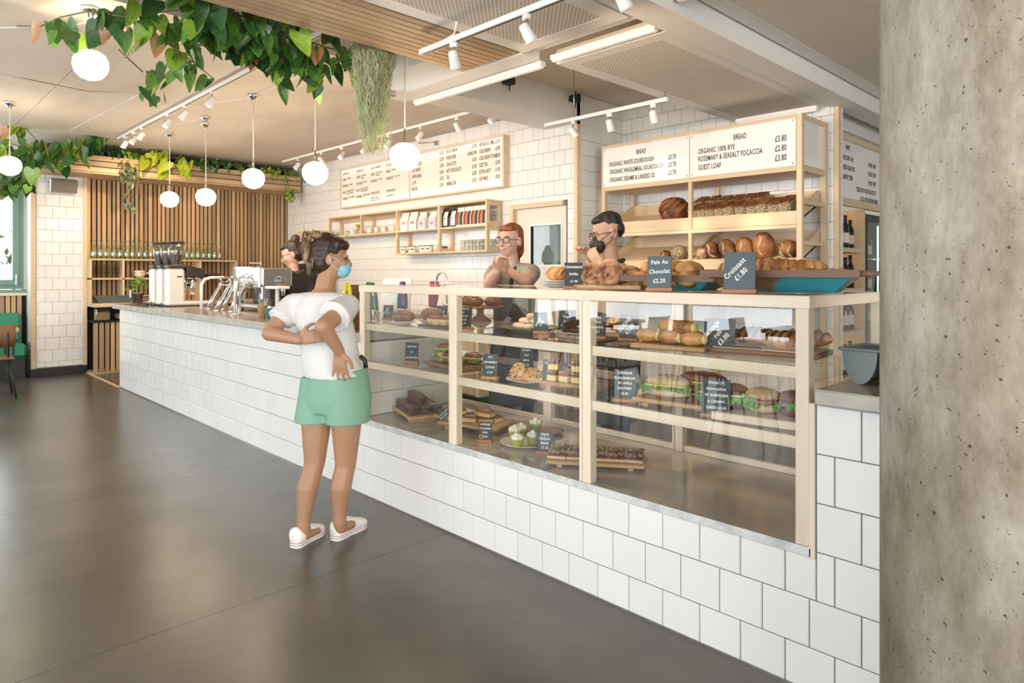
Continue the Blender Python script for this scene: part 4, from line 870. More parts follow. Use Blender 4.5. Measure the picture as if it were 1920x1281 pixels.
# ---------- small builders
M_SLATE = mat('chalkboard_slate', (0.030, 0.038, 0.042), 0.55, bump=.05); M_CHALK = mat('white_chalk_pen', (0.86, 0.86, 0.83), 0.7); M_BLOCK = wood('redwood_block', (.50, .22, .10), (.34, .13, .055), 'x', .5)
def chalk(lb, lines, px, py, z, w, h, rz=0.0, sl=0, Y=None, sz=None, mark=None, slate=None):
    p = onZ(px, py, z) if Y is None else Vector((onY(px, 0, Y).x, Y, z))
    if z < ST - .1: p.y = max(p.y, YF + .03 + w * .55 * abs(sin(rz)))
    t = thing('chalk_price_sign', lb, 'sign', (p.x, p.y, z), rz)
    part('block', MB().bbox(-w * .55, w * .55, -.012, .022, 0, .016, .002), M_BLOCK, t)
    T = Matrix.Translation((0, 0, .010)) @ Matrix.Rotation(R(-7), 4, 'X')
    part('slate', MB().bbox(-w / 2, w / 2, -.0025, .0025, 0, h, .001, T=T), slate or M_SLATE, t)
    n = len(lines); s = sz or min(.9 * h / (n + .8), w * 1.55 / max(len(l) for l in lines)); st = h * .86 / n; its = []
    for i, l in enumerate(lines): its.append((l, 0, h - st * (i + .80) , s, .85, 'CENTER', sl))
    if sl > 20:
        c_, s__ = cos(R(sl)), sin(R(sl)); its = []
        for i, l in enumerate(lines): o_ = (n - 1) / 2 - i; its.append((l, -o_ * s * 1.15 * s__, h * .46 + o_ * s * 1.15 * c_, s, .85, 'CENTER', sl))
    part('chalk_writing', text_mb(its), M_CHALK, t, loc=(0, -.0035, .010), rot=(R(-7), 0, 0))
    if mark:
        part('round_mark', MB().tube([(mark[0] + .009 * cos(a * pi / 8), 0, mark[1] + .009 * sin(a * pi / 8)) for a in range(16)], .0011, 5, closed=True), M_CHALK, t, loc=(0, -.0035, .010), rot=(R(-7), 0, 0))
    return t
M_PLATE = mat('cream_speckled_plate', (.76, .73, .67), .25, noise=.12, nscale=200); M_GPLATE = mat('green_stoneware', (.16, .19, .11), .25, col2=(.10, .12, .07), nscale=14); M_WPLATE = mat('white_plate', (.82, .81, .78), .15)
def plate(lb, p, r, m_, h=.016, nm='plate', sx=1.0): return solo(nm, MB().lathe([(0, .002), (r * .55, 0), (r * .6, .003), (r * .97, h), (r, h + .002), (r * .96, h + .003), (r * .6, .008), (0, .008)], 36, cap=False, sx=sx), m_, lb, 'plate', p)
M_BOARD = wood('oak_board', (.56, .35, .17), (.36, .20, .085), 'x', .5, scale=20); M_WALN = wood('walnut_board', (.36, .19, .085), (.20, .095, .04), 'x', .5, scale=20)
def board(lb, p, l, w, rz, m_=None, h=.018, feet=0):
    t = thing('serving_board', lb, 'board', p, rz); z0 = feet
    part('plank', MB().bbox(-l / 2, l / 2, -w / 2, w / 2, z0, z0 + h, .004), m_ or M_BOARD, t)
    if feet:
        for s in (-1, 1): part('batten', MB().box(s * l * .36 - .012, s * l * .36 + .012, -w * .45, w * .45, 0, feet), m_ or M_BOARD, t)
    return t
def slab(lb, p, l, w, rz): return solo('slate_slab', MB().bbox(-l / 2, l / 2, -w / 2, w / 2, 0, .007, .002), M_SLATE, lb, 'slate slab', p, rz)
def many(proto, spots, lb, group):
    """spots: (x, y, z, rz, rx, ry, s) copies; lb: a string, or a list of strings."""
    if not isinstance(lb, list) and len(spots) > 1:
        z0 = min(q[2] for q in spots); my = sum(q[1] for q in spots) / len(spots); key = lambda q: (int((q[2] - z0) / .03), q[1] > my); seen = {}; out = [None] * len(spots)
        for k in sorted(range(len(spots)), key=lambda k: spots[k][0]):
            kk = key(spots[k]); seen[kk] = seen.get(kk, 0) + 1
            out[k] = f"{lb}: {['bottom', 'upper', 'top', 'topmost', 'highest'][min(kk[0], 4)]}, {'rear' if kk[1] else 'front'}, {SL[min(seen[kk] - 1, 11)]} from left"
        lb = out
    for k, s in enumerate(spots):
        l = lb[k] if isinstance(lb, list) else lb
        o = proto if k == 0 else dup(proto, s[:3])
        o.location = s[:3]; o.rotation_euler = (s[4] if len(s) > 4 else 0, s[5] if len(s) > 5 else 0, s[3] if len(s) > 3 else 0)
        if len(s) > 6: o.scale = (s[6],) * 3
        o['label'] = l; o['group'] = group
    KIDS.pop(proto.name, None)
def loc(p, rz, pts):
    c, s = cos(rz), sin(rz); return [(p.x + a * c - b * s, p.y + a * s + b * c) for a, b in pts]
M_BROWN = mat('dark_brownie', (.085, .035, .020), .35, col2=(.035, .014, .008), nscale=30, bump=.5, bscale=60); M_CHOC = mat('chocolate_top', (.14, .065, .035), .25, bump=.3, bscale=30); M_CARA = mat('caramel_layer', (.62, .36, .12), .4); M_SHORT = mat('shortbread', (.68, .50, .28), .7, bump=.4, bscale=120)
M_COOK = mat('golden_cookie', (.66, .43, .20), .7, col2=(.42, .22, .08), nscale=22, bump=.8, bscale=45); M_CHIP = mat('dark_chips', (.06, .02, .012), .4); M_RYE = mat('rye_choc_cookie', (.10, .045, .025), .6, bump=.8, bscale=50, col2=(.05, .02, .012), nscale=30)
M_MERI = mat('icing_sugar_biscuit', (.80, .66, .52), .8, col2=(.66, .44, .30), nscale=18, bump=.5, bscale=50); M_FROST = mat('white_frosting', (.84, .82, .70), .5); M_MATCHA = mat('green_cupcake', (.38, .36, .06), .7, bump=.4, bscale=80); M_PIST = mat('pistachio', (.26, .24, .05), .7)
M_CRUMB = mat('nut_crumble', (.50, .35, .17), .8, col2=(.20, .11, .05), nscale=80, bump=1, bscale=90); M_BERRY = mat('berry_layer', (.22, .03, .045), .4); M_SPONGE = mat('yellow_sponge', (.78, .58, .22), .8, bump=.4, bscale=120); M_PASTRY = mat('glazed_pastry', (.62, .32, .11), .42, col2=(.28, .10, .025), nscale=9, stretch=(2.2, .7, 1), bump=.7, bscale=30, detail=8, vary=.16, ramp=(.36, .6))
M_LEAFY = mat('salad_leaf', (.12, .30, .04), .5, vary=.3); M_CHEESE = mat('yellow_cheese', (.80, .58, .12), .4); M_BAGUE = mat('pale_baguette', (.66, .50, .30), .6, col2=(.46, .28, .12), nscale=12, bump=.4, bscale=40); M_MEAT = mat('pink_filling', (.52, .22, .16), .5); M_PAT = mat('aubergine_filling', (.20, .08, .05), .4)
M_SUGAR = mat('sugared_swirl', (.50, .27, .14), .7, col2=(.17, .065, .03), nscale=26, bump=.5, bscale=60); M_DOUGHBR = mat('glazed_brown_bun', (.26, .10, .045), .3, col2=(.14, .05, .02), nscale=14, bump=.3, bscale=30)

def fit(p, l, w, rz, dy=0.0, rng=None):
    hy = (l * abs(sin(rz)) + w * abs(cos(rz))) / 2 + .012; hx = (l * abs(cos(rz)) + w * abs(sin(rz))) / 2 + .01
    lo, hi = (-3.70, -1.90) if p.x < -1.9 else (-1.875, XCZ - .02)
    lo, hi = rng or (lo, hi)
    return Vector((min(max(p.x, lo + hx), hi - hx), min(max(p.y + dy, YF + .012 + hy), YR - .04 - hy), p.z))
M_PASTRYD = mat('dark_baked_edge', (.40, .16, .045), .45, col2=(.22, .08, .02), nscale=20, bump=.5, bscale=40)
# brownies on a board (bottom shelf, first bay)
def cubelet(nm, cat, layers, w, d):
    t = thing(nm, 'x', cat); z = 0
    for i, (pn, h, m_) in enumerate(layers): part(pn, MB().bbox(-w / 2, w / 2, -d / 2, d / 2, z, z + h, .003), m_, t, fix=False); z += h - .001
    return t
p = fit(onZ(783, 772, S0 + .03), .40, .24, -.35, .0); p.y -= .03; board('oak board raised on feet, loaded with dark brownies', (p.x, p.y + .03, S0), .40, .24, -.35, feet=.025)
bw = cubelet('brownie', 'brownie', [('base', .036, M_BROWN), ('icing', .014, M_CHOC)], .058, .058)
pts = loc(Vector((p.x, p.y + .03, 0)), -.35, [(a * .068, b * .068) for a in (-2.2, -1.2, -.2, .8, 1.8) for b in (-1.1, 0, 1.1)])
many(bw, [(x, y, S0 + .044, -.35 + ru(-.3, .3)) for x, y in pts] + [(pts[4][0], pts[4][1], S0 + .094, .4), (pts[7][0], pts[7][1], S0 + .094, .1), (pts[1][0], pts[1][1], S0 + .094, -.6), (pts[10][0], pts[10][1], S0 + .094, -.1)], 'dark square brownie heaped on the raised oak board', 'brownies on the raised board')
# caramel shortbread board straddling the post
p = fit(onZ(893, 795, S0 + .03), .40, .22, .30); p.y -= .02; board('thick oak board with caramel shortbread slices near the middle post', (p.x, p.y + .02, S0), .40, .22, .30, feet=.03)
ms = cubelet('caramel_slice', 'cake slice', [('base', .016, M_SHORT), ('caramel', .010, M_CARA), ('topping', .010, M_CHOC)], .085, .06)
pts = loc(Vector((p.x, p.y + .02, 0)), .3, [(-.12, -.03), (-.02, -.03), (.08, -.02), (-.10, .045), (.0, .045), (.1, .045)])
many(ms, [(x, y, S0 + .049, .3 + ru(-.5, .5)) for x, y in pts] + [(pts[0][0] + .02, pts[0][1], S0 + .087, -.2), (pts[4][0] + .02, pts[4][1], S0 + .087, .9, .1), (pts[2][0], pts[2][1], S0 + .087, .2)], 'chocolate topped caramel slice stacked on the thick oak board', 'caramel slices')
chalk('slate sign with slanting chalk writing in front of the brownies', ['CHOCOLATE', 'BROWNIE', '£3.00'], 833, 797, S0, .085, .085, .55, 40)
chalk('slate sign for lavender and rhubarb cake before the cupcakes', ['LAVENDER', '& RHUBARB', 'CAKE', '£3.00'], 909, 830, S0, .075, .10, .55, mark=(-.02, .02))
# cupcakes
p = onZ(980, 835, S0); plate('cream speckled plate holding four green cupcakes', (p.x, p.y + .02, S0), .135, M_PLATE)
cpk = thing('cupcake', 'x', 'cupcake')
part('cake', MB().lathe([(0, 0), (.024, 0)] + [(.024 + .008 * i / 3, .036 * i / 3) for i in (1, 2, 3)] + [(0, .036)], 24, cap=False), M_MATCHA, cpk)
fm = MB()
for k in range(7): fm.ell((.019 * cos(k * .9), .019 * sin(k * .9), .044), .013, .013, .012, 10, 6)
fm.ell((0, 0, .054), .016, .016, .014, 10, 6); part('frosting', fm, M_FROST, cpk)
nm_ = MB()
for k in range(8): nm_.ell((ru(-.015, .015), ru(-.015, .015), .064 + ru(-.004, .002)), .0035, .003, .0025, 6, 4)
part('nuts', nm_, M_PIST, cpk)
q = [onZ(965, 822, S0 + .01), onZ(1000, 833, S0 + .01), onZ(970, 838, S0 + .01), onZ(977, 818, S0 + .01)]
many(cpk, [(a.x, a.y, S0 + .010, ru(0, 6), 0, 0, 1.12) for a in q], ['green cupcake with nutty white frosting at the plate rim by the slate sign', 'green cupcake at the plate side nearest the vegan sign', 'green cupcake at the very front of the cream plate', 'green cupcake half hidden at the back of the cream plate'], 'cupcakes on the cream plate')
p = onZ(1004, 808, S0 + .02); plate('dark wooden plate behind the cupcake plate', (p.x + .02, p.y + .06, S0), .11, M_WALN)
c2 = dup(cpk, (p.x, p.y, S0 + .018), 1, 'single green cupcake alone on the dark wooden plate'); c2.scale = (1.15,) * 3
chalk('slate sign reading vegan bake with two round marks, before the crumble bars', ['(V)(V)', 'VEGAN', 'BAKE', '£3.20'], 1021, 852, S0, .085, .10, .55)
# crumble bars
p = fit(onZ(1118, 860, S0 + .02), .46, .23, .60, 0, (-3.7, -.93)); p.x -= .01; p.y -= .01; board('curved oak board on the marble full of nut crumble bars', (p.x + .01, p.y + .01, S0), .46, .23, .60, feet=.012)
cb = thing('crumble_bar', 'x', 'cake slice'); part('base', MB().bbox(-.045, .045, -.03, .03, 0, .012, .002), M_SHORT, cb); part('berry', MB().bbox(-.044, .044, -.029, .029, .012, .020, .002), M_BERRY, cb)
m = MB()
for k in range(26): m.ell((ru(-.038, .038), ru(-.024, .024), ru(.022, .034)), ru(.008, .013), ru(.007, .012), ru(.005, .009), 7, 5)
part('crumble', m, M_CRUMB, cb)
pts = loc(Vector((p.x + .01, p.y + .01, 0)), .60, [(a, b) for a in (-.18, -.09, 0, .09, .18) for b in (-.055, .03)])
many(cb, [(x, y, S0 + .031, .60 + ru(-.15, .15)) for x, y in pts], [f'nut crumble bar, {"glass side" if i % 2 == 0 else "far side"} row, {SL[i // 2]} along from the vegan sign' for i in range(10)], 'crumble bars')

# mid shelf, first bay: mixed sandwiches
p = fit(onZ(822, 690, S1 + .02), .36, .20, -.12); board('walnut board on feet with small filled rolls and sandwiches', (p.x, p.y, S1), .36, .20, -.12, M_WALN, feet=.022)
def roll(nm, lb, p, rz, s=1.0, top=M_BAGUE, fill=M_MEAT, extra=M_CHEESE, lx=.07, group=None, leaf=True):
    t = thing(nm, lb, 'sandwich', p, rz, group); t.scale = (s,) * 3
    part('bottom_bread', MB().ell((0, 0, .018), lx, .042, .020, 18, 10, amp=.03), top, t); part('top_bread', MB().ell((0, 0, .058), lx * .98, .042, .026, 18, 10, amp=.05, seed=2), top, t)
    part('filling', MB().ell((0, 0, .040), lx * 1.02, .046, .010, 16, 6, amp=.18, fq=12), fill, t); part('cheese', MB().bbox(-lx * .9, lx * .9, -.046, .046, .045, .049, .001), extra, t)
    if leaf:
        m = MB()
        for k in range(10):
            a = ru(-1, 1) * lx; b = -.04 - ru(0, .012); z = .034 + ru(-.012, .012); w = ru(.008, .016)
            m.add([(a - w, b, z), (a, b - .008, z - w * .7), (a + w, b, z + .003), (a, b + .006, z + w)], [(0, 1, 2, 3)])
        part('salad', m, M_LEAFY, t)
    return t
r0 = [roll('filled_roll', 'seeded salad roll piled highest on the walnut board', (p.x - .06, p.y - .01, S1 + .075), .3, .85, M_CRUST, M_LEAFY, M_FROST), roll('filled_roll', 'pale filled roll lying under the seeded roll on the walnut board', (p.x - .085, p.y - .02, S1 + .04), -.1, .8, M_BAGUE, M_LEAFY, M_FROST),
      roll('filled_roll', 'cheese roll showing yellow slices at the middle of the walnut board', (p.x + .0, p.y - .03, S1 + .04), .2, .75, M_CRUST, M_MEAT, M_CHEESE), roll('filled_roll', 'small brown roll just before the middle post', (p.x + .075, p.y - .03, S1 + .04), 1.2, .55, M_DOUGHBR, M_MEAT, M_MEAT, leaf=False),
      roll('filled_roll', 'brown roll past the middle post on the walnut board', (p.x + .13, p.y + .03, S1 + .04), .6, .8, M_DOUGHBR, M_MEAT, M_CHEESE)]
chalk('slate sign reading selection of sandwiches, first on the middle shelf', ['SELECTION', 'OF', 'SANDWICHES'], 771, 682, S1, .085, .115, .5)
# mid shelf, second bay
chalk('slate sign for the oat cranberry cookie on a redwood block', ['OAT', 'CRANBERRY', 'COOKIE', '£1.20'], 915, 712, S1, .085, .12, .45)
p = onZ(957, 722, S1); p = fit(p, .25, .25, 0, .05); plate('cream speckled plate of oat cranberry cookies', (p.x, p.y, S1), .125, M_PLATE); pc = Vector((p.x, p.y, 0))
def cookie(nm, m1, m2, r=.045):
    t = thing(nm, 'x', 'cookie'); part('biscuit', MB().ell((0, 0, .008), r, r, .010, 20, 8, amp=.06, fq=10), m1, t)
    m = MB()
    for k in range(9): a, b = ru(0, 6.28), r * math.sqrt(ru(.05, .6)); m.ell((b * cos(a), b * sin(a), .016), .005, .004, .0035, 6, 4)
    part('pieces', m, m2, t); return t
ck = cookie('cookie', M_COOK, M_CHIP)
many(ck, [(pc.x - .055, pc.y - .035, S1 + .045, .3, R(55), R(-25), 1.15), (pc.x + .03, pc.y - .02, S1 + .035, .3, R(35), R(25), 1.1), (pc.x, pc.y + .02, S1 + .012, 0), (pc.x + .06, pc.y + .01, S1 + .022, 0, .3, .4), (pc.x - .01, pc.y - .05, S1 + .012, 1)],
     ['chunky oat cookie tilted up by the redwood block', 'chunky oat cookie leaning flat against the slate at the plate centre', 'oat cookie lying at the back of the cream plate', 'oat cookie below the tall juniper sign', 'oat cookie lying under the two leaning ones'], 'oat cranberry cookies')
chalk('tall slate sign reading juniper and cakes behind the cookies', ['Juniper', 'and', 'cakes', '£3.50'], 986, 712, S1, .085, .13, .35, Y=2.62)
chalk('slate sign for croissant cake priced £3.50', ['CROISSANT', 'CAKE', '(V)', '£3.50'], 1035, 728, S1, .095, .125, .45)
p = fit(onZ(1075, 742, S1 + .02), .30, .20, .2, 0, (-3.7, -1.86)); p.x -= .02; p.y -= .05; board('pale oak board of berry sponge squares by the case join', (p.x + .02, p.y + .05, S1), .30, .20, .2, feet=.02)
bs = cubelet('berry_sponge', 'cake slice', [('sponge', .028, M_SPONGE), ('berries', .012, M_BERRY), ('crumble', .012, M_CRUMB)], .05, .05)
pts = loc(Vector((p.x + .02, p.y + .05, 0)), .2, [(-.10, -.05), (-.035, -.05), (.03, -.05), (.095, -.05), (-.10, .03), (-.035, .03), (.03, .03)])
many(bs, [(x, y, S1 + .039, .2 + ru(-.15, .15)) for x, y in pts] + [(pts[0][0], pts[0][1], S1 + .091, .5), (pts[2][0], pts[2][1], S1 + .091, .3)], 'yellow sponge square with berries on pale oak board', 'berry sponge squares')
# cake stand with loaf cakes (behind)
def stand(lb, p, r, h, m_):
    t = thing('cake_stand', lb, 'cake stand', p); part('foot', MB().lathe([(0, 0), (r * .5, 0), (r * .45, .01), (r * .16, .04), (r * .14, h - .03), (r * .25, h - .012), (0, h - .012)], 24, cap=False), m_, t)
    part('top', MB().lathe([(0, h - .014), (r * .9, h - .014), (r, h - .006), (r, h), (0, h)], 36, cap=False), m_, t); return t
stand('dark wooden cake stand behind the croissant cake sign', (onY(1060, 0, 2.90).x, 2.86, S1), .135, .12, M_WALN)
mf = thing('muffin', 'x', 'muffin'); part('cake', MB().lathe([(0, 0), (.026, 0), (.032, .04), (0, .04)], 18, cap=False), M_PASTRY, mf); part('top', MB().ell((0, 0, .042), .036, .036, .018, 14, 8, amp=.05), M_CRUST, mf)
xx = onY(1060, 0, 2.90).x
many(mf, [(xx - .06, 2.83, S1 + .121, 0), (xx + .02, 2.80, S1 + .121, 0), (xx + .06, 2.88, S1 + .121, 0), (xx - .01, 2.90, S1 + .121, 0)], 'brown muffin on the dark wooden cake stand', 'muffins on the cake stand')
# mid shelf, third bay
chalk('slate sign for the cheddar ploughmans with apple chutney', ['CHEDDAR', 'PLOUGHMANS', 'W/ APPLE', 'CHUTNEY', '£5.00'], 1158, 757, S1, .095, .125, .45)
p = fit(onZ(1225, 772, S1 + .02), .42, .20, .12); p.x -= .02; p.y -= .06; board('oak board carrying long baguette sandwiches', (p.x + .02, p.y + .06, S1), .42, .20, .12, feet=.015)
roll('baguette_sandwich', 'big baguette sandwich with cheese and salad nearest the ploughmans sign', (p.x - .07, p.y + .05, S1 + .033), .25, 1.1, M_BAGUE, M_LEAFY, M_CHEESE, .09)
roll('baguette_sandwich', 'dark crusted baguette sandwich lying across the pale one', (p.x + .04, p.y + .13, S1 + .05), .2, 1.1, M_DCRUST, M_MEAT, M_CHEESE, .09)
roll('baguette_sandwich', 'brown crusted sandwich with rocket next to the vegan parmigiana sign', (p.x + .15, p.y + .06, S1 + .033), .25, 1.05, M_CRUST, M_LEAFY, M_CHEESE, .07)
chalk('slate sign for the vegan parmigiana with round v mark', ['VEGAN (V)', 'PARMIGIANA', 'W/ AUBERGINE', '& CASHEW', 'CHEDD £5.00'], 1334, 786, S1, .105, .135, .35)
p = fit(onZ(1440, 800, S1 + .02), .34, .22, .10); p.x += .04; p.y -= .09; board('thick pale board with halved vegan sandwiches by the end post', (p.x - .04, p.y + .09, S1), .34, .24, .12, M_PALX, feet=.0, h=.03)
roll('vegan_sandwich', 'halved vegan sandwich standing on edge near its sign', (p.x - .16, p.y + .07, S1 + .033), .3, 1.1, M_DCRUST, M_LEAFY, M_FROST, .045)
roll('vegan_sandwich', 'vegan sandwich with pink filling in the middle of the pale board', (p.x - .05, p.y + .07, S1 + .031), .1, 1.1, M_BAGUE, M_MEAT, M_PAT, .06)
roll('vegan_sandwich', 'dark vegan sandwich with rocket by the case end glass', (p.x + .06, p.y + .09, S1 + .031), .3, 1.1, M_DCRUST, M_LEAFY, M_PAT, .055)

# upper shelf, first bay
for k, (px, py, lb) in enumerate(((748, 600, 'brown seeded wholemeal roll beside the clear jar on a white plate'), (795, 597, 'brown seeded wholemeal roll against the small pies'))):
    p = onZ(px, py + 8, S2); plate(['white plate under the first brown roll', 'white plate under the second brown roll'][k], (p.x, p.y + .02 + .03 * k, S2), .09, M_WPLATE)
    t = thing('brown_roll', lb, 'bread roll', (p.x, p.y + .03 + .03 * k, S2 + .045), .3); part('crust', MB().ell((0, 0, 0), .08, .055, .042, 20, 12, amp=.04), M_DOUGHBR, t); part('crease', MB().tube([(-.06, -.01, .03), (-.02, -.02, .042), (.03, -.015, .042), (.06, 0, .03)], .004, 6), M_BAGUE, t)
p = onZ(818, 612, S2); slab('dark slate slab under the small pies', (p.x + .01, p.y + .04, S2), .26, .16, .1)
pie = thing('small_pie', 'x', 'pie'); part('case', MB().lathe([(0, 0), (.028, 0), (.036, .035), (0, .035)], 20, cap=False), M_SHORT, pie); part('filling', MB().ell((0, 0, .036), .033, .033, .014, 16, 8, amp=.15, fq=14), M_BERRY, pie); part('nuts', MB().ell((.004, 0, .046), .020, .022, .008, 12, 6, amp=.3, fq=20), M_CRUMB, pie)
many(pie, [(p.x - .06, p.y + .02, S2 + .008, 0), (p.x + .005, p.y + .0, S2 + .008, 1), (p.x + .07, p.y + .01, S2 + .008, 2), (p.x - .03, p.y + .08, S2 + .008, 2), (p.x + .05, p.y + .08, S2 + .008, 3)], 'small nut topped berry pie on the dark slate slab', 'small pies')
chalk('tilted slate sign with slanting writing behind the clear jar', ['WHOLEMEAL', 'ROLL', '£0.90'], 727, 606, S2, .07, .09, .5, 50, Y=2.45)
chalk('slate sign with slanting writing behind the small pies', ['PIE', '£2.80'], 828, 590, S2, .075, .09, .4, 55, Y=2.66)
# tongs in jars on the bar end
jar = None
cols = [('yellow', (.75, .62, .02)), ('green', (.04, .20, .09)), ('dark green', (.03, .12, .07)), ('blue', (.03, .10, .38)), ('navy blue', (.03, .06, .22)), ('purple', (.20, .06, .26)), ('plum', (.28, .05, .20)), ('red', (.55, .03, .03)), ('crimson', (.50, .02, .08))]
for k, (px, lb) in enumerate(((700, 'clear glass jar of green handled tongs at the bar end'), (735, 'clear glass jar of blue handled tongs on the bar end'), (775, 'clear glass jar of red and purple handled tongs on the bar end'))):
    Y = 2.42 + .25 * k; solo('glass_jar', MB().lathe([(0, .003), (.045, 0), (.047, .12), (.044, .12), (.042, .008), (0, .008)], 20, cap=False), M_CUPGLASS, lb, 'jar', (-3.80, Y, 1.021))
for k, (cn, c) in enumerate(cols):
    mm = mat('handle_' + cn.replace(' ', '_'), c, .35); j = k // 3; Y = 2.42 + .25 * j + (k % 3 - 1) * .028 + (0 if k else -.14); X = -3.80 - (k % 2) * .015 - (.06 if k == 0 else 0)
    t = thing('tongs', f'serving tongs with {cn} handles standing upright on the bar end', 'tongs', (X, Y, 1.026)); t.rotation_euler = (R((k % 3 - 1) * 9), R(ru(-6, 6)), ru(-.6, .6))
    for s in (-1, 1):
        part('arm', MB().tube([(s * .022, 0, .0), (s * .020, 0, .10), (s * .010, 0, .22), (0, 0, .26)], .004, 6), M_CHROME, t); part('grip', MB().tube([(s * .022, 0, .13), (s * .024, 0, .2), (s * .018, 0, .27), (s * .006, 0, .315)], [.010, .012, .012, .008], 8), mm, t)
# upper shelf, second bay
stand('dark wooden cake stand with glazed seeded buns behind the friands sign', (onY(905, 0, 2.85).x, 2.83, S2 - .08 + .08), .15, .10, M_WALN)
gb = thing('glazed_bun', 'x', 'bun'); part('bun', MB().ell((0, 0, .03), .062, .055, .034, 18, 12, amp=.04), M_DOUGHBR, gb)
m = MB()
for k in range(14): a, b = ru(0, 6.28), ru(0, .03); m.ell((b * cos(a), b * sin(a), .063 - b * .25), .0035, .002, .0015, 5, 4)
part('seeds', m, M_CHEESE, gb)
xx = onY(905, 0, 2.85).x
many(gb, [(xx - .08, 2.80, S2 + .10, 0), (xx + .02, 2.76, S2 + .10, 1), (xx + .085, 2.86, S2 + .10, 2)], ['glazed brown bun at the near edge of the cake stand', 'glazed brown bun in the middle of the cake stand', 'glazed brown bun at the far edge of the cake stand'], 'glazed buns')
chalk('slate sign for berry and almond friands at the middle post', ['(V) Berry', '&', 'Almond', 'friands', '£3.50'], 868, 618, S2, .10, .115, .4)
p = onZ(981, 622, S2); plate('dark green stoneware plate of pale sugared biscuits', (p.x + .01, p.y + .06, S2), .165, M_GPLATE, .02)
px_, py_ = p.x + .01, p.y + .06
sb = thing('sugared_biscuit', 'x', 'biscuit'); part('biscuit', MB().ell((0, 0, .012), .034, .027, .016, 14, 8, amp=.08, fq=8), M_MERI, sb)
many(sb, [(px_ + a, py_ + b, S2 + c, ru(0, 6)) for a, b, c in ((-.09, -.02, .015), (-.04, -.05, .015), (.02, -.05, .015), (.07, -.02, .015), (-.05, .01, .015), (0, 0, .015), (.05, .03, .015), (-.02, -.01, .043), (.03, -.01, .043), (-.05, -.01, .043), (.0, -.01, .068), (.07, .01, .04))], 'pale sugar dusted biscuit heaped on the dark green plate', 'sugared biscuits')
chalk('small turned slate sign at the rim of the green plate', ['BISCUIT', '£1.80'], 1014, 610, S2, .07, .10, .9, 60, Y=2.46)
chalk('slate sign for vegan spelt cookies', ['(V)', 'Vegan', 'Spelt', 'Cookies'], 1062, 606, S2, .10, .11, .2, Y=2.60)
p = fit(onZ(1080, 630, S2), .30, .30, 0, .08); p.x += .01; p.y -= .08; plate('cream plate of dark chocolate cookies at the case join', (p.x - .01, p.y + .08, S2), .15, M_PLATE)
dk = cookie('dark_cookie', M_RYE, M_CHIP, .06); qx, qy = p.x - .01, p.y + .08
many(dk, [(qx - .06, qy - .03, S2 + .03, 0, R(30), R(20)), (qx + .01, qy - .04, S2 + .02, 1, R(8)), (qx + .05, qy, S2 + .04, 1, R(-10), R(-25)), (qx + .02, qy + .02, S2 + .06, 2, R(15), R(-10)), (qx - .03, qy + .03, S2 + .02, 2), (qx + .06, qy + .01, S2 + .085, 2, .1, -.3)], 'dark chocolate cookie piled on the cream plate', 'dark chocolate cookies')
# upper shelf, third bay
chalk('slate sign for the rye choc cookie at one pound', ['Rye', 'choc.', 'cookie', '£1'], 1121, 636, S2, .075, .105, .35)
chalk('slate sign with slanting price next to the rye choc sign', ['SCONE', '£2.50'], 1178, 640, S2, .085, .11, .35, 50)
p = fit(onZ(1148, 622, S2), .25, .14, .2, .1); p.x -= .03; p.y -= .12; board('redwood board behind the two small slate signs', (p.x + .03, p.y + .12, S2), .25, .14, .2, M_WALN)
nutc = cookie('nut_cookie', M_COOK, M_CHIP, .045)
many(nutc, [(p.x + a, p.y + .12 + b, S2 + c, a * 30, d, 0) for a, b, c, d in ((-.04, 0, .022, 0), (.03, .01, .022, 0), (.08, 0, .022, 0), (0, 0, .045, .3), (.05, .0, .045, -.3))], 'golden nut cookie on the board behind slate signs', 'nut cookies')
p = fit(onZ(1250, 655, S2), .32, .18, .15); p.y -= .12; p.x -= .02; board('oak board of sausage rolls in the shorter case', (p.x + .02, p.y + .12, S2), .32, .18, .15)
sr = thing('sausage_roll', 'x', 'pastry'); part('pastry', MB().ell((0, 0, .028), .055, .032, .028, 18, 10, amp=.03), M_PASTRY, sr); part('filling', MB().ell((.045, 0, .027), .014, .024, .020, 12, 8), M_SPONGE, sr)
many(sr, [(p.x + a, p.y + .12 + b, S2 + c, d) for a, b, c, d in ((-.09, -.03, .019, .2), (.02, -.04, .019, .1), (.12, -.03, .019, .3), (-.03, .04, .019, .2), (.08, .04, .019, .1), (0, 0, .062, .3), (.07, -.01, .062, 0))], 'golden sausage roll piled on the oak board', 'sausage rolls')
chalk('slate sign for the sausage roll with slanting writing', ['Sausage', 'roll', '£3.00'], 1348, 660, S2, .12, .12, .25, 50)
p = fit(onZ(1445, 662, S2), .40, .22, .12); p.y -= .13; board('walnut board with twisted chocolate loaves on paper', (p.x - .0, p.y + .13, S2), .40, .22, .12, M_WALN)
solo('baking_paper', MB().box(-.19, .19, -.10, .10, 0, .002), M_PAPER, 'greaseproof paper under the twisted chocolate loaves', 'paper', (p.x, p.y + .13, S2 + .019), .12)
def babka(lb, pp, rz, L=.11):
    t = thing('chocolate_twist_loaf', lb, 'bread', pp, rz); part('crumb', MB().ell((0, 0, .034), L, .044, .034, 24, 12, amp=.04), M_PASTRY, t)
    for k in range(6):
        x = -L * .8 + k * L * .31; s = math.sqrt(max(.1, 1 - (x / L) ** 2)); pts = [(x + .02 * (i / 8 - .5), -.046 * cos(pi * i / 8) * s * -1 * -1, .034 + .037 * sin(pi * i / 8) * s) for i in range(9)]
        part('swirl', MB().tube(pts, .006, 6), M_BROWN, t)
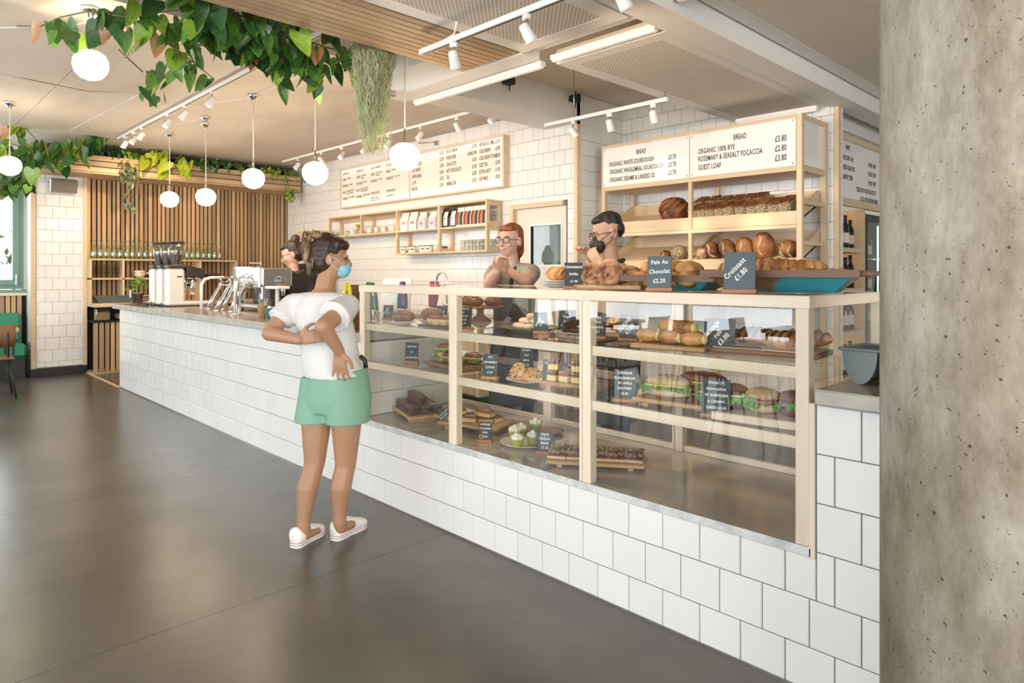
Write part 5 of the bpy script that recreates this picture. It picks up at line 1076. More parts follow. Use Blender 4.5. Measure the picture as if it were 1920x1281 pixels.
for k, (px, lb, dy) in enumerate(((1408, 'chocolate twist loaf farthest from the end post', .12), (1470, 'chocolate twist loaf right behind the front glass', .03), (1500, 'ridged golden loaf seen through the case end glass', .17))):
    babka(lb, (min(onY(px, 0, p.y + dy).x, XCZ - .14), p.y + dy + .05, S2 + .022), .1, .10)

# ---------- on top of the cases
def croissant(nm='croissant', cat='croissant'):
    t = thing(nm, 'x', cat); m = MB(); n, k_ = 16, 28; vs = []; fs = []
    for i in range(k_ + 1):
        u = -1 + 2 * i / k_; a = u * 1.05; cx_, cy_ = .085 * sin(a), .05 * (1 - cos(a)) * 1.4; r = .036 * (1 - abs(u) ** 2.2) ** .7 + .003
        r *= 1 + .20 * ((i % 4) / 4 - .4)
        tx, ty = cos(a), sin(a) * .8
        for j in range(n): b = 2 * pi * j / n; vs.append((cx_ - ty * cos(b) * r, cy_ + tx * cos(b) * r, .032 + sin(b) * r * .85))
    for i in range(k_):
        for j in range(n): q = (j + 1) % n; fs.append((i * n + j, i * n + q, i * n + n + q, i * n + n + j))
    fs += [tuple(range(n)), tuple(range(k_ * n, k_ * n + n))]
    m.add(vs, fs, 0, True)
    for q in range(k_ * n): m.m[q] = 1 if (q // n) % 4 == 3 else 0
    part('pastry', m, [M_PASTRY, M_PASTRYD], t); return t
M_TRAYW = wood('worn_dark_timber', (.24, .12, .06), (.10, .05, .028), 'x', .5, scale=12); M_TEAL = mat('worn_turquoise_paint', (.03, .24, .28), .5, col2=(.16, .085, .045), nscale=6, ramp=(.50, .56), bump=.2, detail=8)
def trough(lb, p, l, w, h, rz, rim=M_TRAYW, fl=.07):
    t = thing('wooden_trough', lb, 'tray', p, rz)
    a, b = l / 2, w / 2; ia, ib = a - fl * 1.3, b - fl
    outer = [(-ia, -ib, 0), (ia, -ib, 0), (ia, ib, 0), (-ia, ib, 0), (-a, -b, h), (a, -b, h), (a, b, h), (-a, b, h)]
    inner = [(-ia + .01, -ib + .01, .012), (ia - .01, -ib + .01, .012), (ia - .01, ib - .01, .012), (-ia + .01, ib - .01, .012), (-a + .022, -b + .018, h), (a - .022, -b + .018, h), (a - .022, b - .018, h), (-a + .022, b - .018, h)]
    part('side', MB().add(outer + inner, [(3, 2, 1, 0), (0, 1, 5, 4), (1, 2, 6, 5), (2, 3, 7, 6), (3, 0, 4, 7), (8, 9, 10, 11), (9, 8, 12, 13), (10, 9, 13, 14), (11, 10, 14, 15), (8, 11, 15, 12), (4, 5, 13, 12), (5, 6, 14, 13), (6, 7, 15, 14), (7, 4, 12, 15)]), M_TEAL, t)
    part('rim', MB().add([(-a - .004, -b - .004, h - .025), (a + .004, -b - .004, h - .025), (a + .004, -b + .02, h + .002), (-a - .004, -b + .02, h + .002), (-a - .004, -b - .004, h + .002), (a + .004, -b - .004, h + .002)], [(0, 1, 5, 4), (4, 5, 2, 3)]), rim, t)
    part('end_grip', MB().bbox(a - .01, a + .04, -b * .8, b * .8, h - .022, h, .004), rim, t); return t
x1_ = onY(1268, 0, 2.52).x; trough('dark timber trough of pain au chocolat on the case top', (x1_, 2.56, ST + .002), .42, .30, .065, .10)
x2_ = onY(1440, 0, 2.52).x; trough('turquoise worn timber trough of croissants on the case top', (x2_ + .02, 2.62, ST + .002), .56, .34, .085, .22)
cr = croissant()
sp2 = []
for a, b, c, d in ((-.17, -.04, .05, .4), (-.10, -.05, .05, -.2), (-.02, -.05, .06, .3), (.06, -.04, .05, .1), (-.12, .04, .055, 1.0), (-.03, .04, .055, 2.0), (.06, .05, .05, .3), (-.15, 0, .085, .6), (-.06, 0, .09, -.3), (.03, -.01, .085, .2), (.11, .02, .08, .5), (.14, .0, .045, 1.2), (.19, .04, .045, .2)):
    sp2.append((x2_ + a, 2.60 + b, ST + c - .022, d + .2, ru(-.2, .2), ru(-.2, .2), 1.12))
many(cr, sp2, 'golden flaky croissant heaped in the turquoise timber trough', 'croissants in the turquoise trough')
def pac():
    t = thing('pain_au_chocolat', 'x', 'pastry'); m = MB(); n = 14; vs = []; fs = []; prof = [(-.058, .010), (-.055, .026), (-.035, .031), (-.018, .034), (-.016, .030), (0, .036), (.016, .031), (.018, .034), (.035, .030), (.055, .026), (.058, .010)]
    for x, r in prof:
        for j in range(n): b = 2 * pi * j / n; vs.append((x, cos(b) * r * 1.35, .030 + sin(b) * r * .9))
    for i in range(len(prof) - 1):
        for j in range(n): q = (j + 1) % n; fs.append((i * n + j, i * n + q, i * n + n + q, i * n + n + j))
    fs += [tuple(range(n)), tuple(range((len(prof) - 1) * n, len(prof) * n))]; m.add(vs, fs, 0, True)
    for q in range((len(prof) - 1) * n): m.m[q] = 1 if (q // n) in (3, 6) else 0
    part('pastry', m, [M_PASTRY, M_PASTRYD], t); part('chocolate_stick', MB().cyl((.05, .012, .03), (.062, .012, .03), .006, n=8).cyl((.05, -.012, .03), (.062, -.012, .03), .006, n=8), M_BROWN, t); return t
pc_ = pac(); sp2 = []
for a, b, c, d in ((-.14, -.05, .045, 1.2), (-.07, -.05, .045, 1.5), (.01, -.05, .045, 1.4), (.09, -.05, .045, 1.6), (-.13, .04, .045, 1.3), (-.05, .04, .045, 1.7), (.04, .04, .045, 1.5), (.12, .03, .05, 1.4), (-.11, 0, .092, 1.1), (-.03, -.01, .095, 1.5), (.05, 0, .09, 1.7)):
    sp2.append((x1_ + a, 2.54 + b, ST + c - .030, d, ru(-.15, .15), ru(-.15, .15), 1.15))
many(pc_, sp2, 'flaky pain au chocolat piled in the dark timber trough', 'pains au chocolat in the dark trough')
M_SLATE2 = mat('blue_grey_slate', (0.085, 0.115, 0.125), 0.6)
chalk('bigger grey slate sign reading pain au chocolat on the case top', ['Pain Au', 'Chocolat', '£2.20'], 1236, 0, ST + .002, .098, .135, .42, 3, Y=2.34, sz=.024, slate=M_SLATE2)
chalk('biggest grey slate sign, croissant written aslant on the case top', ['Croissant', '£1.80'], 1386, 0, ST + .002, .112, .145, .30, 47, Y=2.32, sz=.027, slate=M_SLATE2)
xb_ = onY(1148, 0, 2.5).x; board('pale oak board with cinnamon swirls on the case top', (xb_ + .0, 2.50, ST + .002), .36, .22, .25, M_BOARD, h=.022)
sw = thing('cinnamon_swirl', 'x', 'pastry'); pts = [((.010 + .046 * i / 44) * cos(i * .36), (.010 + .046 * i / 44) * sin(i * .36), .020 + .006 * sin(i * .5)) for i in range(45)]
part('dough', MB().tube(pts, [.010 + .008 * i / 44 for i in range(45)], 8), M_SUGAR, sw)
many(sw, [(xb_ - .07, 2.44, ST + .055, .3, R(50), .2, .98), (xb_ + .05, 2.42, ST + .06, .3, R(58), -.1, 1.02), (xb_ - .01, 2.52, ST + .05, 1, R(35), .2, .95), (xb_ + .11, 2.50, ST + .05, 1, R(40), -.2, .95), (xb_ + .02, 2.55, ST + .03, 2, 0, 0, .95)],
     ['sugared cinnamon swirl tilted up nearest the narrow slate sign', 'large sugared cinnamon swirl propped at the board centre', 'sugared cinnamon swirl resting behind the two tilted ones', 'sugared cinnamon swirl by the dark trough', 'sugared cinnamon swirl lying flat at the back of the board'], 'cinnamon swirls')
chalk('narrow slate sign for the cinnamon swirl beside the stacked plates', ['CINNAMON', 'SWIRL', '£1.90'], 1076, 0, ST + .002, .085, .115, .85, 0, Y=2.36)
xp_ = onY(1050, 0, 2.56).x
for k in range(3): plate(['lowest cream plate of the stack on the case top', 'middle cream plate of the stack on the case top', 'uppermost cream plate of the stack, under the brioche bun'][k], (xp_, 2.56, ST + .002 + k * .012), .095, M_PLATE, .012)
t = thing('brioche_bun', 'golden brioche bun sitting on the stacked cream plates', 'bun', (xp_, 2.56, ST + .068)); part('bun', MB().ell((0, 0, 0), .072, .058, .040, 20, 12, amp=.05, fq=8), M_PASTRY, t)
for k in range(5): part('fold', MB().tube([(-.05 + k * .024 + .008 * i / 4, -.058 * cos(pi * (i / 8)) * .9, .038 * sin(pi * (i / 8)) ) for i in range(9)], .0045, 6), M_PASTRY, t)

# ================================================================== RIGHT WORKTOP
M_BINGREY = mat('blue_grey_plastic', (.125, .155, .15), .35)
t = thing('twin_tub', 'blue grey plastic twin tub holder on the short concrete worktop', 'tub', (-.735, 2.52, 1.021), -.04); t.scale = (.30, .45, .60)
for s in (-1, 1):
    m = MB(); n = 18
    prof = [(.205 * cos(pi * i / n), -.19 * sin(pi * i / n) * 1.0 + .20) for i in range(n + 1)]
    vs = [(s * .205 + x * .92, -.22, z) for x, z in prof] + [(s * .205 + x * .92, .22, z) for x, z in prof]; k = n + 1
    fs = [(i, i + 1, k + i + 1, k + i) for i in range(n)] + [tuple(range(k)), tuple(range(2 * k - 1, k - 1, -1))]
    vs2 = [(s * .205 + x * .88, -.205, z + .008) for x, z in prof] + [(s * .205 + x * .88, .205, z + .008) for x, z in prof]
    m.add(vs, fs[:n + 2], 0, True); m.add(vs2, fs[:n + 2], 0, True); m2 = MB().add(vs, [f for f in fs], 0, True)
    mm = MB(); mm.add(vs, fs[:n], 0, True); mm.add(vs, fs[n:], 0, False); mm.add(vs2, [tuple(reversed(f)) for f in fs[:n]], 0, True); mm.add(vs2, [tuple(reversed(f)) for f in fs[n:]], 0, False)
    o = part('tub', mm, M_BINGREY, t, fix=False); o.location.z = -.008
rimm = MB()
for x0, x1, y0, y1 in ((-.43, .43, -.25, -.20), (-.43, .43, .20, .25), (-.43, -.385, -.2, .2), (.385, .43, -.2, .2), (-.02, .02, -.2, .2)): rimm.bbox(x0, x1, y0, y1, .19, .205, .004)
part('rim', rimm, M_BINGREY, t)
solo('folded_paper', MB().box(-.1, .1, -.08, .08, 0, .003), M_PAPER, 'crumpled brown paper lying inside the twin tub', 'paper', (-.80, 2.52, 1.075), .4).scale = (.3, .5, 1)

# ================================================================== BAR TOP
ZT = 1.021
def gx(px, Y): return onY(px, 0, Y).x
# plant in zinc pot
px0 = gx(258, 2.5); pt = thing('potted_fern', 'small bright green fern in a zinc pot at the bar end', 'plant', (px0, 2.5, ZT))
part('pot', MB().lathe([(0, 0), (.050, 0), (.068, .12), (.071, .12), (.071, .128), (.062, .128), (.06, .11), (0, .11)], 22, cap=False), M_STEEL, pt)
part('plant_tag', MB().bbox(-.03, .03, -.085, -.081, .07, .17, .001), M_CREAMW, pt)
M_FERN = mat('fern_green', (.14, .36, .035), .5, vary=.2)
fl_ = MB()
for k in range(70):
    a = ru(0, 6.28); r = ru(.02, .15); z = .30 - r * .6 + ru(-.07, .05); w = ru(.018, .036); T = Matrix.Translation((r * cos(a), r * sin(a), z)) @ Euler((ru(-.7, .7), ru(-.7, .7), a)).to_matrix().to_4x4()
    fl_.add([(-w, 0, 0), (-w * .3, -w * .7, .004), (w, 0, -.008), (-w * .3, w * .7, .004)], [(0, 1, 2, 3)], T=T)
o = part('foliage', fl_, M_FERN, pt, fix=False); o['kind'] = 'stuff'
part('stem', MB().tube([(0, 0, .1), (.01, 0, .2), (.03, .02, .26)], .004).tube([(0, 0, .1), (-.02, .01, .2), (-.05, 0, .26)], .004), M_FERN, pt)
# grinders
M_BEAN = mat('coffee_beans', (.075, .03, .015), .5, bump=.9, bscale=140); M_HOP = bpy.data.materials.new('hopper_plastic'); M_HOP.use_nodes = True; glass_nodes(M_HOP, (.88, .88, .88), 2.0); M_GRIND = mat('grinder_white', (.80, .77, .72), .3); M_GBLK = mat('grinder_black', (.05, .042, .038), .4)
def grinder():
    t = thing('coffee_grinder', 'x', 'coffee grinder')
    part('body', MB().bbox(-.075, .075, -.11, .07, .03, .43, .02), M_GRIND, t, bev=0)
    part('base', MB().bbox(-.085, .085, -.12, .34, .012, .055, .015), M_GRIND, t)
    ft = [part('foot', MB().lathe([(.014, 0), (.014, .013)], 10, c=(x, y)), M_BLACK, t) for x in (-.08, .08) for y in (-.12, .30)]
    part('collar', MB().bbox(-.08, .08, -.11, .10, .43, .475, .015), M_GBLK, t)
    T = Matrix.Translation((0, .09, .44)); part('spout', MB().add([(-.07, 0, .03), (.07, 0, .03), (.05, .22, -.02), (-.05, .22, -.02), (-.07, 0, -.07), (.07, 0, -.07), (.03, .20, -.13), (-.03, .20, -.13)], [(0, 1, 2, 3), (4, 7, 6, 5), (0, 4, 5, 1), (1, 5, 6, 2), (2, 6, 7, 3), (3, 7, 4, 0)], T=T), M_GBLK, t, bev=.008)
    part('portafilter_fork', MB().bbox(-.03, .03, .10, .20, .22, .25, .005).cyl((0, .17, .13), (0, .17, .31), .035, .04, 16), M_CHROME, t)
    part('hopper', MB().lathe([(.052, .475), (.054, .50), (.082, .60), (.088, .72), (.086, .72), (.080, .60), (.052, .50)], 24, cap=False), M_HOP, t)
    part('beans', MB().lathe([(0, .48), (.050, .48), (.052, .50), (.073, .575), (.05, .59), (0, .585)], 20, cap=False), M_BEAN, t)
    part('lid', MB().lathe([(0, .72), (.090, .72), (.092, .732), (.08, .738), (0, .738)], 24, cap=False), M_GBLK, t)
    part('badge', MB().bbox(.0755, .078, -.02, .04, .33, .345, .001).bbox(-.02, .02, -.1125, -.110, .28, .35, .001), M_CHROME, t)
    part('power_cord', MB().tube([(-.06, -.13, .03), (-.12, -.22, .012), (-.2, -.2, .05), (-.26, -.25, .01), (-.34, -.22, .012)], .005, 6), M_BLACK, t); return t
gr = grinder(); many(gr, [(gx(334, 2.58), 2.56, ZT, .0), (gx(334, 2.58) - .21, 2.54, ZT, 0), (gx(334, 2.58) - .41, 2.52, ZT, 0)], ['white coffee grinder nearest the chrome taps, its beans visible', 'middle white coffee grinder of the three on the bar', 'white coffee grinder next to the potted fern'], 'coffee grinders')
# taps
def font(lb, px, Y, tall=0):
    t = thing('tap_font', lb, 'tap', (gx(px, Y), Y, ZT), 0.0)
    part('base', MB().lathe([(0, 0), (.035, 0), (.035, .008), (.024, .014), (0, .014)], 18, cap=False), M_CHROME, t)
    part('column', MB().tube([(0, 0, .01), (.01, .04, .10), (.02, .10, .22), (.025, .13, .27)], [.030, .026, .022, .024], 14), M_CHROME, t)
    part('ring_handle', MB().tube([(.025 + .0 * cos(a), .16 + .045 * cos(a), .31 + .03 * sin(a)) for a in [i * pi / 8 for i in range(16)]], .009, 8, closed=True), M_CHROME, t)
    part('spout', MB().tube([(.025, .13, .25), (.03, .20, .25), (.03, .23, .22), (.03, .235, .17)], .009, 8), M_CHROME, t); return t
for k, (px, Y) in enumerate(((397, 2.60), (413, 2.52), (424, 2.66), (440, 2.57))): font(f'slanted chrome tap font with ring handle, {SL[k]} from the coffee grinders', px - 6, Y)
t = thing('tap_tower', 'upright chrome tap column on a round flange at the bar', 'tap', (gx(445, 2.45), 2.45, ZT)); part('column', MB().lathe([(0, 0), (.045, 0), (.045, .01), (.030, .02), (.028, .30), (.024, .335), (0, .34)], 24, cap=False), M_CHROME, t); part('spout', MB().tube([(0, .02, .29), (.03, .08, .29), (.03, .10, .24)], .010, 8), M_CHROME, t)
part('lever', MB().tube([(0, 0, .33), (.05, .05, .37), (.10, .10, .36)], .008, 8), M_CHROME, t)
solo('pipe_arch', MB().tube([(0, 0, 0), (0, 0, .26), (.0, .03, .31), (0, .09, .33), (0, .22, .33)], .016, 12), M_WHITEG, 'white bent pipe arch beside the first chrome tap', 'pipe', (gx(378, 2.55), 2.55, ZT))
# espresso machine
ex = gx(502, 2.95); em = thing('espresso_machine', 'polished chrome espresso machine on the bar in front of the dark haired barista', 'espresso machine', (ex, 2.93, ZT))
part('back_panel', MB().bbox(-.27, .30, -.20, -.17, .23, .44, .012), mat('dim_chrome', (.42, .40, .37), .16, 1.0), em); part('upper_body', MB().bbox(-.27, .30, -.17, .14, .25, .43, .015), M_STEEL, em); part('drip_tray', MB().bbox(-.27, .30, -.18, .18, .03, .075, .01), M_STEEL, em)
part('lower_panel', MB().bbox(-.18, .22, -.06, .06, .075, .25, .01), M_GBLK, em)
for x in (-.25, .27): part('leg', MB().bbox(x - .025, x + .025, -.17, -.12, 0, .25, .006), M_CHROME, em)
M_TEALG = mat('teal_end_cap', (.04, .12, .12), .3)
part('end_cap', MB().bbox(-.32, -.27, -.20, .12, .30, .44, .012), M_TEALG, em); part('cup_rail', MB().tube([(-.26, -.18, .445), (-.26, -.18, .475), (.29, -.18, .475), (.29, -.18, .445)], .006, 6), M_CHROME, em)
for x in (-.1, .15): part('group_head', MB().lathe([(.03, .15), (.035, .16), (.035, .24), (.03, .25)], 16, c=(x, .10)), M_CHROME, em)
part('steam_wand', MB().tube([(-.30, -.1, .30), (-.34, -.12, .22), (-.33, -.12, .08)], .006, 6), M_CHROME, em)
# cups, saucers and jars near the customer
M_KRAFT = mat('kraft_paper_cup', (.46, .31, .17), .7); M_GREENC = mat('green_cup_glaze', (.035, .19, .12), .25)
t = thing('paper_cup', 'kraft paper cup filled with stirrers on the bar', 'cup', (gx(492, 2.42), 2.42, ZT)); part('cup', MB().lathe([(0, .002), (.030, 0), (.042, .105), (.045, .107), (.042, .110), (.038, .105), (.028, .01), (0, .01)], 20, cap=False), M_KRAFT, t)
for k in range(6): part('stirrer', MB().tube([(ru(-.02, .02), ru(-.02, .02), .012), (ru(-.035, .035), ru(-.035, .035), .16)], .003, 5), M_PALZ if k % 2 else M_GREENC, t)
sc_x = gx(517, 2.44)
for k in range(8): solo('green_saucer', MB().lathe([(0, .003), (.055 + .002 * k, 0), (.078 + .001 * k, .012), (.075, .014), (0, .006)], 26, cap=False), M_GREENC if k % 3 != 1 else M_TEALG, f'green saucer, {SL[k]} from the bottom of the stack', 'saucer', (sc_x, 2.44, ZT + k * .0105), 0, 'stacked green saucers')
solo('black_pitcher', MB().lathe([(0, .002), (.05, 0), (.052, .03), (.042, .12), (.045, .14), (.040, .14), (0, .02)], 20, cap=False), M_GBLK, 'black milk pitcher behind the green saucers', 'pitcher', (gx(508, 2.62), 2.62, ZT))
for k, (px, Y) in enumerate(((505, 2.54), (513, 2.55))): solo('sugar_packet', MB().bbox(-.02, .02, -.004, .004, 0, .09, .001), M_CREAMW if k == 0 else M_KRAFT, ['white sugar packet standing behind the green saucers', 'brown sugar packet standing behind the green saucers'][k], 'packet', (gx(px, Y), Y, ZT + .0), .4)
t = thing('raised_stand', 'small white stand on a post beside the espresso machine', 'stand', (gx(520, 2.60), 2.60, ZT)); part('post', MB().lathe([(.045, 0), (.045, .008), (.018, .014), (.016, .24)], 16), M_WHITEG, t); part('top', MB().bbox(-.12, .12, -.06, .06, .24, .265, .006), M_WHITEG, t)
solo('glass_teapot', MB().ell((0, 0, .045), .05, .05, .045, 18, 12), M_CUPGLASS, 'small glass pot on the raised white stand', 'pot', (gx(526, 2.60), 2.60, ZT + .2655))
for k in range(5): solo('white_bowl', MB().lathe([(0, .002), (.042, 0), (.062, .034), (.060, .036), (.04, .006), (0, .006)], 22, cap=False), M_CREAMW, f'white ribbed bowl, {SL[k]} from the bottom of its stack by the customer', 'bowl', (gx(537, 2.5), 2.5, ZT + k * .022), 0, 'stacked white bowls')
# till area
t = thing('till_screen', 'white tilted till screen standing at the bar end by the tongs', 'till', (-4.02, 2.72, ZT), .5); part('screen', MB().bbox(-.12, .12, -.008, .008, .05, .35, .006, T=Matrix.Rotation(R(-14), 4, 'X')), M_WHITEG, t); part('stand', MB().bbox(-.08, .08, -.08, .10, 0, .012, .004).cyl((0, .04, .01), (0, -.02, .16), .018), M_WHITEG, t)
t = thing('board_rack', 'dark timber menu boards standing upright next to the tongs', 'board', (-3.93, 2.42, ZT), 0.2)
for k in range(3): part('board', MB().bbox(-.05 + k * .018, -.038 + k * .018, -.09, .09, 0, .30 - .02 * k, .002), M_WALN, t)
t = thing('leaflet_holder', 'black leaflet holder behind the customer at the bar end', 'holder', (-4.12, 2.45, ZT), .3); part('tray', MB().bbox(-.06, .06, -.04, .04, 0, .12, .003), M_BLACK, t); part('leaflets', MB().bbox(-.055, .055, -.03, .02, .125, .17, .001), M_MAROON, t)
# back counter with sink tap
bc = thing('back_counter', 'low back counter with concrete top below the wall shelf', 'counter', (-7.8, 4.95, 0))
part('cupboard', MB().bbox(-2.6, 2.5, -.28, .28, 0.08, .88, .003), M_PALZ, bc)
for k in range(6): part('door', MB().bbox(-2.58 + k * .84, -2.58 + k * .84 + .82, -.30, -.281, .10, .86, .003), M_PALZ, bc)
part('worktop', MB().bbox(-2.65, 2.55, -.32, .28, .88, .92, .004), M_CONCTOP, bc)
t = thing('mixer_tap', 'curved chrome swan neck tap at the back counter', 'tap', (onY(838, 0, 5.0).x, 5.0, .921)); part('neck', MB().tube([(0, 0, 0), (0, 0, .38)] + [(-.10 + .10 * cos(a), 0, .38 + .10 * sin(a)) for a in [pi * i / 10 for i in range(1, 11)]] + [(-.20, 0, .34)], .011, 10), M_CHROME, t); part('lever', MB().cyl((0, -.01, .08), (0, -.08, .12), .007).lathe([(.03, 0), (.03, .01), (.02, .1), (0, .1)], 16), M_CHROME, t)
solo('wall_cupboard', MB().bbox(-.28, .28, 0, .30, 0, .22, .003), M_ASHX, 'small ash topped cupboard on the tiles behind the barista', 'cupboard', (onY(583, 0, 5.0).x, 4.93, 1.83))
t = thing('water_boiler', 'steel and black water boiler behind the customer head', 'boiler', (onY(585, 0, 4.9).x, 4.9, .921)); part('body', MB().bbox(-.16, .16, -.16, .16, 0, .62, .01), M_BLACK, t); part('front', MB().bbox(-.17, -.12, -.18, -.16, .05, .82, .004), M_STEEL, t); part('gauge', MB().lathe([(.03, 0), (.03, .01)], 14, T=Matrix.Translation((.03, -.16, .5)) @ Matrix.Rotation(pi / 2, 4, 'X')), M_CHROME, t)

# ================================================================== BOTTLE SHELF BEHIND THE BAR
xs0, xs1 = XS + .004, XS + .26; yb0, yb1 = YP1 + .02, 4.31
bs_ = thing('bottle_shelf', 'ash bottle shelf unit in front of the slatted wall', 'shelf', (XS, yb0, 0))
def sb_(n, x0, x1, y0, y1, z0, z1, m_): return part(n, MB().bbox(x0 - XS, x1 - XS, y0 - yb0, y1 - yb0, z0, z1, .002), m_, bs_, fix=False)
sb_('shelf_board', xs0, xs1, yb0, yb1, 1.578, 1.602, M_ASHY); sb_('shelf_board', xs0, xs1, yb0, yb1, 1.305, 1.33, M_ASHY); sb_('worktop', xs0, xs1 + .25, yb0, yb1 + .7, .93, .98, M_ASHY)
for y in (yb0, onX(228, 0, XS + .2).y, onX(372, 0, XS + .2).y, yb1 - .025): sb_('upright', xs0, xs1, y, y + .025, .9805, 1.5775, M_ASHZ)
sb_('inner_back', XS + .004, XS + .02, yb0, yb1 + .7, .0, .929, M_DARK); sb_('niche_floor', xs0, xs1 + .2, yb0, yb1 + .7, .715, .735, M_DARK)
y = yb0 + .005
while y < 3.6: w = ru(.045, .058); part('slat', MB().bbox(XS + .42 - XS, .44, y - yb0, y + w - yb0, .03, .725, .002), M_SLATZ, bs_, fix=False); y += w + .018
sb_('kick_board', xs0, xs1 + .16, yb0, yb1, 0, .03, M_SLATY)
for k in range(4): sb_('rail', xs0, xs0 + .01, yb0 + .01, yb1, 0, 0, M_DARK) if False else None
def swing():
    t = thing('glass_water_bottle', 'x', 'bottle'); part('bottle_glass', MB().lathe([(0, .004), (.036, 0), (.040, .008), (.040, .11), (.033, .15), (.016, .20), (.0145, .262), (.0175, .265), (.0175, .275)], 14, cap=False), M_GREENGLASS, t)
    part('printed_band', MB().lathe([(.0405, .04), (.0405, .085)], 14, cap=False), M_CUPGLASS, t); return t
NUMW = SL + ['thirteenth', 'fourteenth', 'fifteenth', 'sixteenth', 'seventeenth', 'eighteenth', 'nineteenth', 'twentieth', 'twenty-first', 'twenty-second']
sg = swing(); ps = []
for k in range(22): ps.append((XS + .17, yb0 + .06 + k * .083 + ru(-.006, .006), 1.603, ru(0, 6)))
for k in range(21): ps.append((XS + .08, yb0 + .10 + k * .083 + ru(-.006, .006), 1.603, ru(0, 6)))
many(sg, ps, [f'clear water bottle {NUMW[k % 22]} from the tiled pier, {"front" if k < 22 else "rear"} row of shelf top' for k in range(43)], 'water bottles')
for o in [o for o in bpy.data.objects if o.name.startswith('glass_water_bottle') and 'front row' in (o.get('label') or '')]: o['group'] = 'water bottles, front row'
tg = solo('stacked_glass', MB().lathe([(0, .003), (.032, 0), (.038, .09), (.040, .092)], 14, cap=False), M_CUPGLASS, 'x', 'glass')
ps = []
for k in range(7):
    for j in range(3): ps.append((XS + .17 - .09 * (k % 2), yb0 + .07 + k * .062, 1.331 + j * .055, 0))
many(tg, ps, [f'clear tumbler {["lowest", "middle", "uppermost"][k % 3]} in the {SL[k // 3]} stack from the tiled pier' for k in range(21)], 'stacked tumblers behind the bar')
yy = onX(262, 0, XS + .18).y
for k, (y, z, r, lb) in enumerate(((yy, 1.331, .075, 'cream bowl at the bottom of the first pair on the bottle shelf'), (yy, 1.371, .075, 'cream bowl at the top of the first pair on the bottle shelf'), (yy + .19, 1.331, .07, 'cream bowl at the bottom of the second pair on the bottle shelf'), (yy + .19, 1.366, .07, 'cream bowl at the top of the second pair on the bottle shelf'))):
    solo('bowl', MB().lathe([(0, .002), (r * .6, 0), (r * .9, .03), (r, .062), (r * .96, .064), (r * .8, .03), (0, .01)], 22, cap=False), M_CREAM, lb, 'bowl', (XS + .17, y, z), 0, 'cream bowls on the bottle shelf')
solo('wide_dish', MB().lathe([(0, .002), (.06, 0), (.10, .03), (.097, .032), (0, .008)], 22, cap=False), M_CREAM, 'wide cream dish behind the two pairs of bowls', 'dish', (XS + .09, yy + .13, 1.405 - .03))
solo('grey_tray', MB().add([(-.09, -.20, 0), (.09, -.20, 0), (.09, .20, 0), (-.09, .20, 0), (-.12, -.25, .09), (.12, -.25, .09), (.12, .25, .09), (-.12, .25, .09)], [(3, 2, 1, 0), (0, 1, 5, 4), (1, 2, 6, 5), (2, 3, 7, 6), (3, 0, 4, 7)]).bbox(-.13, .13, -.26, .26, .088, .10, .003), M_BINGREY, 'grey lidded serving tray on the long back worktop', 'tray', (XS + .24, yb0 + .30, .981))
for k in range(7): solo('menu_card', MB().bbox(-.10, .10, -.13, .13, 0, .008, .001), M_MAROON if k % 2 else M_CREAMW, f'folded menu, {SL[k]} from the bottom of the pile behind the fern', 'menu', (XS + .17, yb0 + .64 + ru(-.02, .02), .981 + k * .014), ru(-.15, .15), 'folded menus')
t = thing('storage_jar', 'clear jar of granola in the dark opening below the worktop', 'jar', (XS + .34, yb0 + .13, .736)); part('jar_glass', MB().bbox(-.07, .07, -.09, .09, 0, .17, .012), M_CUPGLASS, t); part('granola', MB().bbox(-.064, .064, -.084, .084, .004, .12, .012), M_CRUMB, t); part('lid', MB().bbox(-.072, .072, -.092, .092, .17, .182, .004), M_CUPGLASS, t)
for k, y in enumerate((.38, .50)): solo('towel_roll', MB().cyl((-.12, 0, 0), (.12, 0, 0), .046, n=20), M_CREAM, ['rolled cream towel in the dark opening, nearest the granola', 'rolled cream towel touching the bar end'][k], 'towel', (XS + .30, yb0 + y, .782), .15)
t = thing('black_tray', 'low black tray with cups on the far end of the bottle shelf', 'tray', (XS + .15, 3.95, 1.331)); part('base', MB().bbox(-.08, .08, -.15, .15, 0, .02, .004), M_BLACK, t); part('cups', MB().lathe([(.03, .02), (.035, .06)], 14, c=(0, -.08)).lathe([(.03, .02), (.035, .06)], 14, c=(0, .0)).lathe([(.03, .02), (.035, .06)], 14, c=(0, .08)), M_GBLK, t)
solo('small_jar', MB().lathe([(0, 0), (.02, 0), (.022, .06), (.014, .07), (.014, .085), (0, .085)], 14, cap=False), M_CUPGLASS, 'tiny clear jar by itself at the end of the shelf top', 'jar', (XS + .16, 4.14, 1.603))
# speaker
sk = thing('wall_speaker', 'grey square grilled speaker high on the tiled pier', 'speaker', (XW + .01, 1.975, 2.60)); M_GRILL = mat('speaker_grille', (.20, .185, .16), .7, bump=.5, bscale=300)
part('cabinet', MB().bbox(0, .10, -.16, .16, -.095, .095, .012), M_STEEL, sk, rot=(0, R(8), 0)); part('grille', MB().bbox(.10, .106, -.15, .15, -.085, .085, .003), M_GRILL, sk, rot=(0, R(8), 0)); part('bracket', MB().bbox(-.01, .0, -.17, .17, .09, .11, .002), M_WHITEG, sk)
